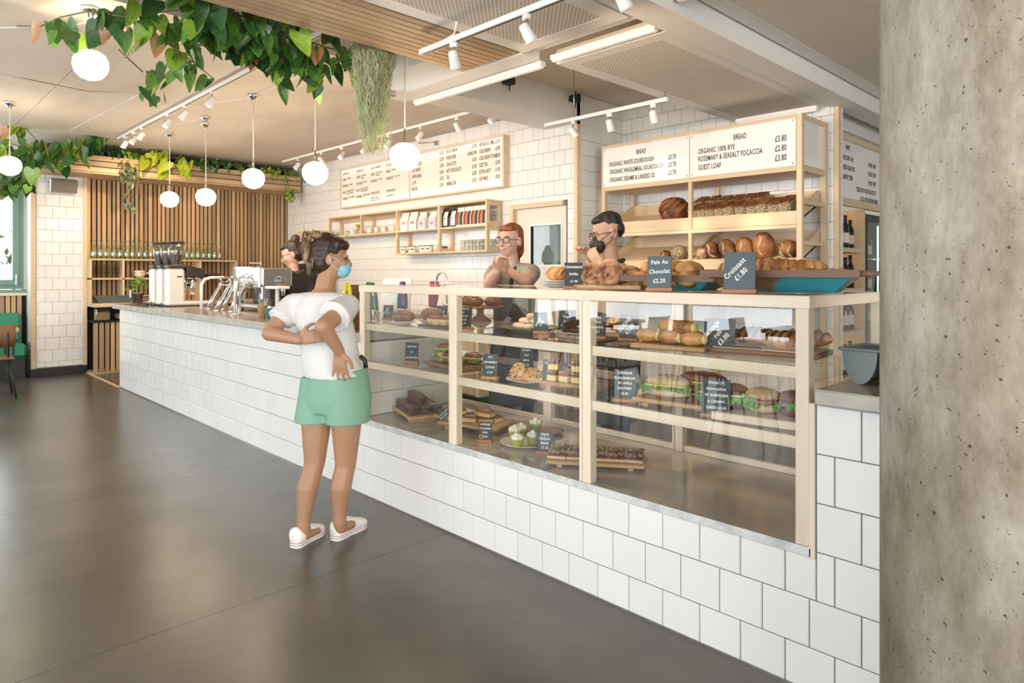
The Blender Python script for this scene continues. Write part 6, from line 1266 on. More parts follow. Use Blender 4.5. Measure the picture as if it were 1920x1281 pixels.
# ================================================================== PEOPLE
def J(px, py, d):
    r = ray(px, py); return Vector((r[0] * d, r[1] * d, EYE + r[2] * d))
M_SKIN_T = mat('tanned_skin', (.40, .215, .125), .5, sss=.08, noise=.08, nscale=6); M_SKIN_F = mat('fair_skin', (.66, .40, .30), .5, sss=.1, noise=.05, nscale=6); M_SKIN_M = mat('olive_skin', (.48, .28, .19), .5, sss=.08)
M_HAIRD = mat('dark_brown_hair', (.055, .026, .014), .45, bump=.5, bscale=60, col2=(.02, .010, .006), nscale=30, stretch=(1, 1, .2)); M_HAIRB = mat('bleached_hair', (.42, .27, .12), .5, bump=.5, bscale=60, col2=(.16, .09, .04), nscale=40, stretch=(1, 1, .2))
M_HAIRR = mat('red_hair', (.36, .11, .035), .45, bump=.5, bscale=60, col2=(.20, .05, .015), nscale=30, stretch=(1, 1, .2)); M_HAIRK = mat('black_hair', (.012, .009, .008), .5, bump=.4, bscale=90)
M_TEE = mat('white_cotton', (.64, .63, .61), .85, bump=.9, bscale=9); M_SHORTS = mat('mint_green_fabric', (.20, .37, .27), .85, bump=.9, bscale=8); M_TEEK = mat('black_cotton', (.018, .016, .016), .85); M_TEEG = mat('grey_green_cotton', (.38, .35, .28), .85, bump=.2, bscale=16); M_TEEB = mat('beige_cotton', (.60, .46, .31), .85, bump=.2, bscale=16)
M_APRON = mat('charcoal_apron', (.05, .045, .045), .8, bump=.2, bscale=30); M_APRONS = mat('grey_apron', (.15, .13, .12), .8, bump=.2, bscale=30); M_SHOE = mat('white_canvas', (.80, .79, .76), .7, bump=.2, bscale=100); M_SOLE = mat('white_rubber', (.78, .76, .73), .45)
M_EYEW = mat('eye_white', (.75, .72, .70), .3); M_IRIS = mat('dark_iris', (.05, .03, .02), .2); M_LIP = mat('lips', (.45, .14, .12), .5); M_MASKB = mat('blue_face_mask', (.22, .55, .68), .8); M_LINE = mat('red_line', (.45, .05, .05), .5)
class Vol(MB):
    def cap(s, p0, r0, p1, r1, n=14):
        p0, p1 = Vector(p0), Vector(p1); s.ell(p0, r0, r0, r0, n, 8); s.ell(p1, r1, r1, r1, n, 8); s.cyl(p0, p1, r0, r1, n); return s
    def chain(s, pts, rs):
        for k in range(len(pts) - 1): s.cap(pts[k], rs[k], pts[k + 1], rs[k + 1])
        return s
    def loft(s, rings, n=24):
        """rings: (centre, right vector, forward vector, rx, ry)."""
        vs = []; fs = []
        for c, r, f, rx, ry in rings:
            for i in range(n): a = 2 * pi * i / n; vs.append(Vector(c) + r * (rx * cos(a)) + f * (ry * sin(a)))
        for k in range(len(rings) - 1):
            for i in range(n): j = (i + 1) % n; fs.append((k * n + i, k * n + j, k * n + n + j, k * n + n + i))
        fs += [tuple(range(n - 1, -1, -1)), tuple(range((len(rings) - 1) * n, len(rings) * n))]
        return s.add(vs, fs, 0, True)
def vol(name, v, m, parent, org, vox=.006, sm=6, label=None):
    v.recentre(org); o = part(name, v, m, parent, label)
    q = o.modifiers.new('remesh', 'REMESH'); q.mode = 'VOXEL'; q.voxel_size = vox; q.use_smooth_shade = True
    if sm: s_ = o.modifiers.new('smooth', 'SMOOTH'); s_.iterations = sm; s_.factor = .5
    return o
def hand(v, wrist, d, n, side, curl=.5, L=.17, spread=.28):
    """wrist -> fingers along d; n = back-of-hand normal; side +1: thumb towards d x n."""
    d = d.normalized(); n = (n - d * n.dot(d)).normalized(); w = d.cross(n) * side
    pal = wrist + d * L * .42
    for k in (-1.5, -.5, .5, 1.5): v.cap(wrist + w * k * .010, .013, wrist + d * L * .46 + w * k * .0165, .0115, 10)
    for k, (ln, off) in enumerate(((.40, 1.5), (.46, .5), (.43, -.5), (.34, -1.5))):
        b = wrist + d * L * .46 + w * off * .0175; dd = (d + w * off * spread * .22).normalized(); r = .0088 - .0006 * k
        a1 = b + (dd * cos(curl * .4) - n * sin(curl * .4)) * L * ln * .5; a2 = a1 + (dd * cos(curl) - n * sin(curl)) * L * ln * .3; a3 = a2 + (dd * cos(curl * 1.6) - n * sin(curl * 1.6)) * L * ln * .22
        v.chain([b, a1, a2, a3], [r + .001, r, r * .92, r * .8])
    t0 = wrist + w * .018 + d * .02; t1 = t0 + (d * .6 + w * .75).normalized() * .042; t2 = t1 + (d * .9 + w * .35 - n * .2).normalized() * .030; v.chain([t0, t1, t2, t2 + d * .016], [.013, .0105, .009, .0075])
def head_vol(v, c, f, up, s=1.0):
    r = f.cross(up).normalized(); T = lambda x, y, z: c + (r * x + f * y + up * z) * s
    Mx = Matrix((r, f, up)).transposed().to_4x4()
    def e(x, y, z, rx, ry, rz): v.ell((0, 0, 0), rx * s, ry * s, rz * s, 18, 12, T=Matrix.Translation(T(x, y, z)) @ Mx)
    e(0, -.012, .030, .074, .092, .085); e(0, .020, -.020, .064, .070, .085); e(0, .045, -.070, .040, .040, .035); e(0, .012, -.055, .055, .060, .045)
    v.cap(T(0, .088, .005), .010 * s, T(0, .106, -.024), .012 * s); e(0, .100, -.030, .017, .012, .009)
    e(0, .080, -.052, .026, .014, .007); e(0, .079, -.062, .024, .014, .007)
    for q in (-1, 1): e(q * .077, -.010, -.010, .008, .020, .032); e(q * .034, .066, -.025, .024, .022, .024); e(q * .033, .080, .022, .024, .010, .007)
    return r, T, Mx
def face(parent, org, r, T, Mx, s, glasses=True, smile=True, mcol=None):
    def e(nm, x, y, z, rx, ry, rz, m): part(nm, MB().ell((0, 0, 0), rx * s, ry * s, rz * s, 14, 8, T=Matrix.Translation(T(x, y, z) - org) @ Mx), m, parent)
    for q in (-1, 1):
        e('eye', q * .031, .077, .006, .015, .009, .0085, M_EYEW); e('iris', q * .031, .0835, .006, .006, .004, .006, M_IRIS); e('eyebrow', q * .033, .088, .026, .019, .005, .003, M_HAIRD)
    if smile: part('mouth', MB().tube([T(x, .093 - abs(x) * .25, -.060 + x * x * 14) - org for x in (-.026, -.013, 0, .013, .026)], [.002, .004, .005, .004, .002], 6), M_LIP, parent); part('teeth', MB().tube([T(x, .096 - abs(x) * .25, -.0575 + x * x * 14) - org for x in (-.016, 0, .016)], [.001, .0025, .001], 6), M_EYEW, parent)
    else: e('mouth', 0, .093, -.057, .020, .005, .005, M_LIP)
    if glasses:
        g = MB()
        for q in (-1, 1): g.tube([T(q * .034 + .026 * cos(a), .098 - .006 * abs(cos(a)), .004 + .019 * sin(a)) - org for a in [i * pi / 8 for i in range(16)]], .0022, 6, closed=True); g.tube([T(q * .060, .094, .008) - org, T(q * .078, .05, .008) - org, T(q * .080, -.01, .004) - org], .002, 6)
        g.tube([T(-.010, .098, .006) - org, T(.010, .098, .006) - org], .002, 6); part('glasses', g, M_BLACK, parent)
UP = Vector((0, 0, 1))

# ---------- customer
org = Vector((-3.2, 1.78, 0)); f = Vector((-.35, .94, 0)).normalized(); r = Vector((.94, .35, 0)).normalized()
cu = thing('person', 'customer seen from behind in white top and mint shorts, hands behind her back', 'person', org)
hipL, hipR = J(601, 722, 3.57), J(655, 722, 3.49); kL, kR = J(590, 868, 3.50), J(648, 872, 3.49); aL, aR = J(569, 990, 3.44), J(637, 978, 3.475)
pel, wst, cst, shc, nck = J(628, 712, 3.53), J(618, 655, 3.535), J(608, 605, 3.53), J(602, 566, 3.52), J(608, 540, 3.53)
shL, shR = J(548, 572, 3.58), J(652, 574, 3.42); elL, wrL = J(505, 625, 3.47), J(560, 637, 3.33); elR, wrR = J(606, 612, 3.21), J(636, 658, 3.30)
hc = J(620, 484, 3.56); hf = Vector((.42, .85, -.12)).normalized(); hup = (UP - hf * UP.dot(hf)).normalized()
b = Vol(); b.loft([(pel - UP * .06, r, f, .13, .11), (pel, r, f, .165, .125), (wst, r, f, .125, .09), (cst, r, f, .145, .10), (shc - UP * .01, r, f, .14, .085), (nck - UP * .01, r, f, .06, .055)])
b.chain([hipL, (hipL + kL) / 2 - f * .01, kL], [.088, .078, .054]); b.chain([kL, kL * .62 + aL * .38 - f * .022, aL + UP * .05, aL], [.052, .056, .036, .035])
b.chain([hipR, (hipR + kR) / 2 - f * .01, kR], [.088, .078, .054]); b.chain([kR, kR * .62 + aR * .38 - f * .022, aR + UP * .05, aR], [.052, .056, .036, .035])
b.chain([aL, aL - UP * .035 + f * .01, aL - UP * .05 + f * .10], [.036, .030, .022]); b.chain([aR, aR - UP * .035 + f * .01, aR - UP * .05 + f * .10], [.036, .030, .022])
b.chain([shc, shL, elL, wrL], [.05, .052, .040, .027]); b.chain([shc, shR, elR, wrR], [.05, .052, .041, .027]); b.chain([nck - UP * .02, hc - UP * .06 - hf * .01], [.052, .050])
hand(b, wrL, (J(600, 628, 3.34) - wrL), Vector((.72, -.7, .1)), -1, .35, .16); hand(b, wrR, (J(638, 722, 3.33) - wrR), Vector((.6, -.75, .2)), -1, .25, .175, .9)
hr, HT, HM = head_vol(b, hc, hf, hup, 1.0)
vol('body', b, M_SKIN_T, cu, org, .0055, 4)
t = Vol(); D = Vector((0, 0, 1))
t.loft([(J(630, 705, 3.53), r, f, .178, .145), (J(622, 683, 3.53), r, f, .172, .138), (wst + UP * .0, r, f, .165, .125), (cst, r, f, .165, .125), (shc - UP * .03, r, f, .165, .105), (J(604, 556, 3.52), r, f, .13, .08), (J(606, 548, 3.53), r, f, .085, .065)])
t.chain([shc, shL, shL * .6 + elL * .4], [.060, .060, .060]); t.chain([shc, shR, shR * .6 + elR * .4], [.060, .062, .066]); t.cyl(shL, shL * .45 + elL * .55, .060, .072, 20); t.cyl(shR, shR * .42 + elR * .58, .062, .086, 20)
vol('white_top', t, M_TEE, cu, org, .008, 3)
s = Vol(); s.loft([(J(640, 690, 3.53) - UP * .0, r, f, .150, .120), (pel, r, f, .178, .142), (pel - UP * .10, r, f, .185, .15), (pel - UP * .16, r, f, .17, .14)])
for h_, k_ in ((hipL, kL), (hipR, kR)): s.loft([(h_ + UP * .05, r, f, .085, .12), (h_ - UP * .06, r, f, .105, .128), (h_ * .42 + k_ * .58 + UP * .05, r, f, .113, .125)])
vol('mint_shorts', s, M_SHORTS, cu, org, .008, 3)
part('waist_strap', MB().tube([p_ - org for p_ in (J(676, 668, 3.40), J(684, 676, 3.39), J(686, 690, 3.39))], .012, 8), M_BLACK, cu)
h = Vol(); Tm = lambda x, y, z, rx, ry, rz, amp=.05, sd=0: h.ell((0, 0, 0), rx, ry, rz, 20, 14, T=Matrix.Translation(HT(x, y, z)) @ HM, amp=amp, fq=9, seed=sd)
Tm(0, -.030, .042, .084, .092, .092); Tm(0, -.045, -.01, .078, .075, .085); Tm(0, .02, .075, .072, .07, .045); Tm(0, -.075, -.05, .050, .035, .05)
vol('dark_hair', h, M_HAIRD, cu, org, .006, 3)
h = Vol(); Tm(-.005, -.100, .080, .048, .040, .042, .22, 2); Tm(.03, -.085, .108, .028, .03, .024, .2, 4); Tm(-.035, -.105, .055, .03, .03, .032, .2, 5); Tm(-.015, -.128, .0, .034, .012, .05, .15, 6); Tm(.03, -.122, .01, .022, .014, .045, .15, 3)
vol('bleached_bun', h, M_HAIRB, cu, org, .005, 2)
for k in range(60):
    a = ru(0, 6.28); p0 = HT(.04 * cos(a), -.100 + .03 * sin(a), .082 + .03 * sin(a * 2)); o1 = hr * ru(-.05, .05) + hup * ru(-.03, .03) - hf * ru(.0, .03); o2 = o1 * 1.2 + hup * ru(-.09, -.02)
    part('hair_strand', MB().tube([p0 - org, p0 + o1 * .6 - org, p0 + o1 - org, p0 + o2 - org], [.0028, .0026, .002, .001], 5), M_HAIRB if k % 3 else M_HAIRD, cu)
for k in range(60):                                   # swept strands over the back of the head
    x0 = ru(-.07, .07); u0 = ru(-.02, .05); part('hair_strand', MB().tube([HT(x0, -.088 - .02 * (1 - abs(x0) / .07), u0 - .09) - org, HT(x0 * .8, -.118 + abs(x0) * .35, u0 - .03) - org, HT(x0 * .4, -.115, .06) - org, HT(0, -.085, .10) - org], [.0015, .0036, .0034, .002], 5), M_HAIRB if rnd() < .45 else M_HAIRD, cu)
for q in (-1, 1): part('eye', MB().ell(HT(q * .032, .074, .006) - org, .010, .010, .007), M_HAIRD, cu)
h = Vol(); Tm(0, .066, -.050, .058, .048, .050, 0); vol('face_mask', h, M_MASKB, cu, org, .005, 3)
part('mask_loop', MB().tube([p_ - org for p_ in (HT(.055, .07, -.03), HT(.082, .02, -.002), HT(.086, -.02, .012), HT(.082, .01, -.04), HT(.055, .06, -.07))], .002, 5), M_EYEW, cu)
def sneaker(heel, toe, lb):
    hv = Vector((heel.x, heel.y, 0)); tv = Vector((toe.x, toe.y, 0)); d_ = (tv - hv).normalized(); L = (tv - hv).length; r_ = Vector((d_.y, -d_.x, 0)); T = Matrix.Translation(hv - org) @ Matrix((r_, d_, UP)).transposed().to_4x4()
    def out(s_, z): return [(s_ * w_, y_ * L, z) for w_, y_ in [(0, -.02), (.024, 0), (.034, .06), (.036, .2), (.034, .4), (.042, .6), (.046, .75), (.040, .88), (.024, .97), (0, 1.0), (-.024, .98), (-.036, .90), (-.042, .76), (-.038, .6), (-.031, .4), (-.034, .2), (-.033, .06), (-.024, 0)]]
    a, b_, c_ = out(1, 0), out(1.02, .028), out(.93, .03); n = len(a)
    m = MB(); m.add(a + b_, [tuple(range(n - 1, -1, -1)), tuple(range(n, 2 * n))] + [(i, (i + 1) % n, n + (i + 1) % n, n + i) for i in range(n)], T=T); so = part('shoe_sole', m, M_SOLE, cu)
    part('sole_line', MB().tube([T @ Vector((x * 1.02, y, .024)) for x, y, z in a], .0018, 5, closed=True), M_LINE, so); part('sole_line', MB().tube([T @ Vector((x * 1.015, y, .012)) for x, y, z in a], .0014, 5, closed=True), M_APRON, so)
    v = Vol(); rg = []
    for y_, w_, h_ in ((.0, .028, .085), (.05, .040, .098), (.18, .043, .090), (.32, .042, .092), (.46, .042, .088), (.62, .043, .070), (.78, .043, .056), (.92, .034, .044), (.985, .016, .034)):
        rg.append((T @ Vector((0, y_ * L, .026 + (h_ - .026) * .42)), (T.to_3x3() @ Vector((1, 0, 0))), UP, w_, (h_ - .02) * .58))
    v.loft(rg, 20); o = part('shoe_upper', v, M_SHOE, cu)
    for k in range(4): y_ = .42 + .07 * k; part('lace', MB().tube([T @ Vector((-.018, y_ * L, .070 - k * .007)), T @ Vector((0, y_ * L + .004, .078 - k * .008)), T @ Vector((.018, y_ * L, .070 - k * .007))], .003, 5), M_SOLE, o)
    for k in range(4): y_ = .42 + .07 * k; part('eyelet', MB().ell(T @ Vector((.026, y_ * L, .060 - k * .006)), .003, .003, .003, 6, 4), M_APRON, o)
sneaker(onZ(551, 1028, 0) , onZ(604, 996, 0), ''); sneaker(onZ(626, 1014, 0), onZ(684, 984, 0), '')

# ---------- staff
def staff(lb, hx, hy, d, facing, headf, skin, hair, tee, apron, joints, hs=1.0, glasses=True, smile=True, mask=None, hairfn=None, curl=.8, apl=.75, feet=True, tall=0):
    hc = J(hx, hy, d); f = Vector((*facing, 0)).normalized(); r = f.cross(UP).normalized(); hf = Vector(headf).normalized(); hup = (UP - hf * UP.dot(hf)).normalized()
    ground = Vector((hc.x - f.x * .06, hc.y - f.y * .06, 0)); P = thing('person', lb, 'person', ground); H = hc.z
    nck = hc - UP * .155 * hs - f * .03; shc = nck - UP * .05; cst = nck - UP * .20 - f * .01; wst = nck - UP * .40 - f * .02; pel = nck - UP * .56 - f * .02
    b = Vol(); b.loft([(pel - UP * .08, r, f, .14, .11), (pel, r, f, .16, .12), (wst, r, f, .13, .095), (cst, r, f, .155, .11), (shc - UP * .02, r, f, .15, .08), (nck, r, f, .06, .055)])
    kz = pel.z * .52
    for q in (-1, 1):
        hp = pel + r * q * .085 - UP * .03; kn = Vector((hp.x, hp.y, kz)) + f * .02; an = Vector((hp.x, hp.y, .08)) - f * .01; b.chain([hp, kn, an, an + f * .14 - UP * .035], [.085, .058, .038, .032])
    sh = {}
    for q, key in ((-1, 'L'), (1, 'R')):
        s0 = shc + r * q * .175 - UP * .015; e_, w_ = joints[key + 'e'], joints[key + 'w']; b.chain([shc + r * q * .08, s0, e_, w_], [.05, .052, .042, .028]); sh[key] = s0
        hand(b, w_, joints[key + 'h'] - w_, joints.get(key + 'n', -f + UP * .3), q * joints.get('thumb', 1), curl, .165)
    b.chain([nck - UP * .02, hc - UP * .06 * hs], [.050, .050]); hr, HT, HM = head_vol(b, hc, hf, hup, hs); vol('body', b, skin, P, ground, .0065, 4)
    t = Vol(); t.loft([(pel - UP * .04, r, f, .175, .14), (wst, r, f, .155, .12), (cst, r, f, .175, .130), (shc - UP * .03, r, f, .17, .10), (nck - UP * .025, r, f, .075, .07)])
    for key in 'LR': t.chain([shc, sh[key], sh[key] * .5 + joints[key + 'e'] * .5], [.065, .066, .064])
    vol('t_shirt', t, tee, P, ground, .009, 3)
    a = Vol(); a.loft([(pel - UP * .42 + f * .02, r, f, .19, .155), (pel, r, f, .185, .155), (wst + f * .01, r, f, .160, .134), (cst + f * .028 - UP * .02, r, f, .125, .122)]); vol('apron', a, apron, P, ground, .010, 3)
    for q in (-1, 1): part('apron_strap', MB().tube([p_ - ground for p_ in (cst + f * .125 + r * q * .09 - UP * .02, cst + f * .12 + r * q * .085 + UP * .08, shc + f * .055 + r * q * .075 + UP * .022, shc - f * .03 + r * q * .06 + UP * .035, nck - f * .07)], .013, 8), apron, P)
    tr = Vol()
    for q in (-1, 1): hp = pel + r * q * .085; tr.chain([hp, Vector((hp.x, hp.y, kz)), Vector((hp.x, hp.y, .12))], [.10, .075, .06])
    vol('trousers', tr, M_TEEK, P, ground, .012, 2)
    for q in (-1, 1): hp = pel + r * q * .085; sv = Vol(); sv.chain([Vector((hp.x, hp.y, .045)) - f * .03, Vector((hp.x, hp.y, .04)) + f * .15], [.045, .038]); vol('shoe', sv, M_BLACK, P, ground, .01, 2)
    hairfn(P, ground, HT, HM)
    if mask: 
        h = Vol(); h.ell((0, 0, 0), .060 * hs, .052 * hs, .055 * hs, 18, 12, T=Matrix.Translation(HT(0, .070, -.048)) @ HM); vol('face_mask', h, mask, P, ground, .006, 3)
        part('mask_loop', MB().tube([p_ - ground for p_ in (HT(-.055, .07, -.03), HT(-.082, .02, -.002), HT(-.086, -.02, .012), HT(-.082, .01, -.04), HT(-.055, .06, -.07))], .002, 5), M_BLACK, P)
    face(P, ground, hr, HT, HM, hs, glasses, smile)
    return P
def hair_maker(m, blobs, nm='hair'):
    def fn(P, g, HT, HM):
        h = Vol()
        for x, y, z, rx, ry, rz in blobs: h.ell((0, 0, 0), rx, ry, rz, 20, 14, T=Matrix.Translation(HT(x, y, z)) @ HM, amp=.04, fq=9)
        vol(nm, h, m, P, g, .0065, 3)
    return fn
cap_ = [(0, -.030, .045, .082, .090, .086), (0, -.045, -.005, .078, .068, .080), (0, .030, .082, .066, .052, .030)]
# dark haired barista looking down at the espresso machine
dB = 7.12; fB = (-.75, -.30)
staff('dark haired barista in black top, charcoal apron and glasses behind the espresso machine', 548, 477, dB, fB, (-.52, -.82, -.38), M_SKIN_F, M_HAIRD, M_TEEK, M_APRONS,
      dict(Le=J(560, 580, 6.75), Lw=J(535, 592, 6.6), Lh=J(520, 590, 6.55), Re=J(592, 585, 7.0), Rw=J(566, 596, 6.75), Rh=J(552, 596, 6.65)), hs=1.16, smile=False,
      hairfn=hair_maker(M_HAIRD, [(x, y, z, a * 1.16, b_ * 1.16, c * 1.16) for x, y, z, a, b_, c in cap_ + [(0, -.075, .125, .042, .045, .038), (0, -.085, -.055, .05, .03, .045)]]))
# red haired barista resting her elbows on the case
staff('smiling red haired barista in glasses and grey shirt, hands clasped above the glass case', 956, 452, 4.72, (.05, -1), (.20, -.97, -.03), M_SKIN_F, M_HAIRR, M_TEEG, M_APRON,
      dict(Le=J(985, 527, 4.47), Lw=J(953, 508, 4.40), Lh=J(944, 488, 4.33), Re=J(918, 530, 4.40), Rw=J(930, 510, 4.30), Rh=J(938, 488, 4.30), Ln=Vector((1, 0, .2)), Rn=Vector((-1, 0, .2))), hs=1.04, curl=1.35,
      hairfn=hair_maker(M_HAIRR, cap_ + [(0, -.085, .03, .055, .045, .06), (0, -.11, -.05, .040, .035, .07), (.03, -.11, -.13, .035, .03, .07), (.035, -.10, -.20, .025, .022, .05)]))
# man with a black mask turned to the side
staff('bearded looking man in black face mask, beige shirt and dark apron beside the bread rack', 1139, 438, 4.12, (-.85, -.4), (-.55, -.80, -.25), M_SKIN_M, M_HAIRK, M_TEEB, M_APRON,
      dict(Re=J(1125, 520, 4.28), Rw=J(1108, 480, 4.12), Rh=J(1098, 468, 4.08), Le=J(1140, 540, 3.86), Lw=J(1128, 500, 3.84), Lh=J(1115, 482, 3.86), Ln=Vector((0, -1, .2)), Rn=Vector((0, 1, .2))), hs=1.06, smile=False, mask=M_BLACK,
      hairfn=hair_maker(M_HAIRK, [(0, -.022, .062, .077, .086, .070), (0, -.055, .015, .074, .055, .060), (0, .030, .085, .062, .050, .028)]))
# ================================================================== PLANTS
def leafmat(name, c, c2, vary=.35):
    m = mat(name, c, .32, col2=c2, nscale=7, vary=vary, ramp=(.3, .7)); nt = m.node_tree; b = nt.nodes['Principled BSDF']
    b.inputs['Transmission Weight'].default_value = 0; return m
M_LF = leafmat('philodendron_leaf', (.12, .27, .04), (.04, .13, .025)); M_LF2 = leafmat('young_leaf', (.30, .44, .05), (.16, .30, .03)); M_LF3 = leafmat('dark_leaf', (.05, .15, .04), (.02, .07, .02)); M_LDRY = leafmat('dry_leaf', (.55, .28, .11), (.36, .15, .05)); M_LIME = leafmat('lime_leaf', (.45, .50, .03), (.28, .40, .02)); M_VINE = mat('vine_stem', (.16, .14, .05), .6)
def heart(w=1.0, l=1.0, fold=.18):
    half = [(0, .0), (.20, .14), (.40, .12), (.50, -.06), (.47, -.28), (.34, -.56), (.16, -.82), (0, -1.0)]
    mid = [(0, .0), (0, -.02), (0, -.10), (0, -.2), (0, -.36), (0, -.58), (0, -.8), (0, -1.0)]
    vs = [];
    for s in (1, -1):
        for x, y in half: vs.append((s * x * w, y * l, fold * abs(x) + .10 * sin(y * 3) - .12 * y * y))
    for x, y in mid: vs.append((0, y * l, .10 * sin(y * 3) - .12 * y * y))
    fs = []
    for i in range(7): fs.append((i, i + 1, 16 + i + 1, 16 + i)); fs.append((8 + i + 1, 8 + i, 16 + i, 16 + i + 1))
    return vs, fs
LEAFM = {}
def leafmesh(kind, k):
    key = (kind.name, k)
    if key not in LEAFM:
        v, f = heart((1.0, .85, .72)[k], (1, 1.1, 1.25)[k], (.18, .3, .5)[k]); mb = MB(); mb.add(v, f, 0, True); LEAFM[key] = mb.mesh('leaf', kind)
    return LEAFM[key]
def put_leaf(parent, p, s, m, org, yaw=None, droop=None):
    o = bpy.data.objects.new('leaf', leafmesh(m, random.randrange(3))); COL.objects.link(o); o.parent = parent
    o.location = p - org; o.scale = (s,) * 3
    o.rotation_euler = Euler((R(droop if droop is not None else ru(35, 95)), R(ru(-35, 35)), TH + R(ru(-75, 75)) if yaw is None else yaw), 'XYZ'); return o
def plant(name, lb, org, stems, clouds, n, s0, s1, mats, dz=0.0):
    """stems: polylines of world points; clouds: (weight, polyline, spread xy, spread z down)."""
    t = thing(name, lb, 'plant', org)
    for pl in stems: part('vine', MB().tube([p - org + Vector((ru(-.02, .02), ru(-.02, .02), ru(-.02, .02))) for p in pl], [.0055] * len(pl), 5), M_VINE, t)
    tot = sum(c[0] for c in clouds)
    for w, pl, sp, dn in clouds:
        for k in range(max(1, int(n * w / tot))):
            u = rnd() * (len(pl) - 1); i = min(int(u), len(pl) - 2); p = pl[i].lerp(pl[i + 1], u - i) + Vector((ru(-sp, sp), ru(-sp, sp), ru(-dn, sp * .4)))
            put_leaf(t, p, ru(s0, s1), random.choices([m for m, _ in mats], [q for _, q in mats])[0], org)
    return t
Z = lambda px, py, z=2.97: onZ(px, py, z)
# vine over the suspended planter
org = Vector((-3.95, 2.0, 2.9))
main = [Z(380, -10), Z(440, 25), Z(500, 50), Z(560, 75), Z(640, 95)]
st = [[Z(35, 50, 3.05), Z(75, 45, 3.05), Z(120, 38, 3.03), Z(170, 22, 3.03), Z(230, 25), Z(300, 25), Z(400, 15)], [Z(400, 30), Z(350, 90), Z(310, 135), Z(285, 170)], [Z(470, 60), Z(500, 110), Z(530, 150, 2.85)], [Z(590, 90), Z(598, 130, 2.85), Z(596, 175, 2.78)], [Z(250, 60), Z(225, 90), Z(265, 130)], [Z(330, 40), Z(300, 70), Z(350, 110), Z(400, 150)]]
pl1 = plant('trailing_philodendron', 'big heart leaf vine pouring from the suspended slatted planter', org, st + [main],
      [(10, st[0][1:], .06, .10), (60, main, .16, .16), (26, [Z(330, 15), Z(420, 40), Z(520, 75)], .18, .18), (16, st[1], .09, .10), (14, [Z(300, 30), Z(360, 40), Z(400, 60)], .16, .2), (8, st[2], .05, .06), (4, st[3], .02, .03), (8, st[5], .10, .1), (22, [Z(430, 70, 2.9), Z(520, 100, 2.9), Z(600, 110, 2.88)], .14, .12)], 250, .085, .15, [(M_LF, 8), (M_LF2, 2), (M_LF3, 5), (M_LDRY, .7)])
for px, py, z, s, dr, m in ((125, 45, 3.0, .17, 85, M_LF), (143, 72, 3.0, .16, 80, M_LF2), (210, 22, 3.02, .17, 75, M_LF), (190, 50, 3.0, .17, 85, M_LF3), (235, 60, 2.98, .15, 80, M_LF), (530, 165, 2.80, .11, 88, M_LF), (596, 172, 2.78, .09, 88, M_LF), (575, 110, 2.86, .16, 85, M_LF), (480, 60, 2.9, .16, 85, M_LF), (560, 60, 2.88, .15, 80, M_LF2), (300, 70, 2.95, .13, 88, M_LDRY), (203, 48, 2.98, .12, 88, M_LDRY), (73, 48, 3.02, .12, 88, M_LDRY), (447, 75, 2.9, .12, 88, M_LDRY), (595, 92, 2.88, .11, 85, M_LDRY)):
    put_leaf(pl1, Z(px, py, z), s, m, org, TH + R(ru(-25, 25)), dr)
# vine at the window end
org = Vector((-9.6, 1.4, 2.9)); X_ = lambda px, py, x=-9.9: onX(px, py, x)
la = [X_(0, 262), X_(40, 275), X_(90, 282), X_(140, 275), X_(180, 255), X_(215, 228)]
pl2 = plant('trailing_philodendron', 'heart leaf vine bunched along the wire above the window and tiled pier', org, [la, [X_(20, 225), X_(45, 235), X_(70, 262)], [X_(190, 240), X_(215, 212), X_(238, 228)], [X_(10, 300), X_(20, 340), X_(10, 370)]],
      [(40, la[:4], .18, .22), (22, la[3:], .10, .14), (12, [X_(0, 290), X_(60, 310)], .16, .2), (5, [X_(15, 225), X_(60, 240)], .06, .1), (16, [X_(0, 315), X_(40, 325), X_(60, 330)], .12, .16), (7, [X_(0, 345), X_(25, 350)], .06, .10)], 190, .09, .165, [(M_LF, 6), (M_LF2, 4), (M_LF3, 3), (M_LDRY, .3)])
put_leaf(pl2, X_(62, 318, -9.5), .20, M_LF2, org, TH, 80); put_leaf(pl2, X_(15, 240, -9.5), .15, M_LDRY, org, TH, 80)
# planting along the slatted wall planter
py_ = lambda y, z=3.05, x=-10.40: Vector((x, y, z + .05))
org = Vector((-10.6, 3.0, 2.95))
plant('dark_ivy', 'small dark leaves filling the wall planter between its steel hanger and lime plant', org, [], [(1, [py_(2.1), py_(2.9)], .13, .10)], 70, .05, .085, [(M_LF3, 1)])
org = Vector((-10.4, 2.95, 2.95))
plant('lime_pothos', 'bright lime leaved plant leaning over the slatted wall planter', org, [[py_(2.9, 2.98), py_(2.95, 3.1, -10.3)], [py_(3.0, 2.98), py_(3.25, 3.02, -10.25)]], [(1, [py_(2.75, 3.03, -10.3), py_(3.35, 3.0, -10.3)], .12, .16)], 20, .14, .21, [(M_LIME, 1)])
org = Vector((-10.3, 2.62, 2.9))
dn = [Vector((-10.3, 2.62, 2.95)), Vector((-10.26, 2.66, 2.75)), Vector((-10.26, 2.64, 2.5)), Vector((-10.26, 2.66, 2.28))]
plant('hanging_pilea', 'dull green trailing plant dangling in front of the slatted wall', org, [dn, [dn[0], Vector((-10.25, 2.75, 2.7)), Vector((-10.25, 2.78, 2.5))]], [(3, dn[:2], .10, .1), (2, dn[1:], .06, .06)], 60, .05, .085, [(leafmat('grey_green_leaf', (.16, .20, .10), (.07, .10, .05)), 1)])
org = Vector((-10.5, 3.8, 2.95))
plant('round_leaf_creeper', 'mid green creeper packed in the middle of the wall planter', org, [], [(1, [py_(3.35, 3.0), py_(4.25, 3.0)], .12, .10)], 110, .055, .09, [(M_LF, 3), (M_LF3, 2)])
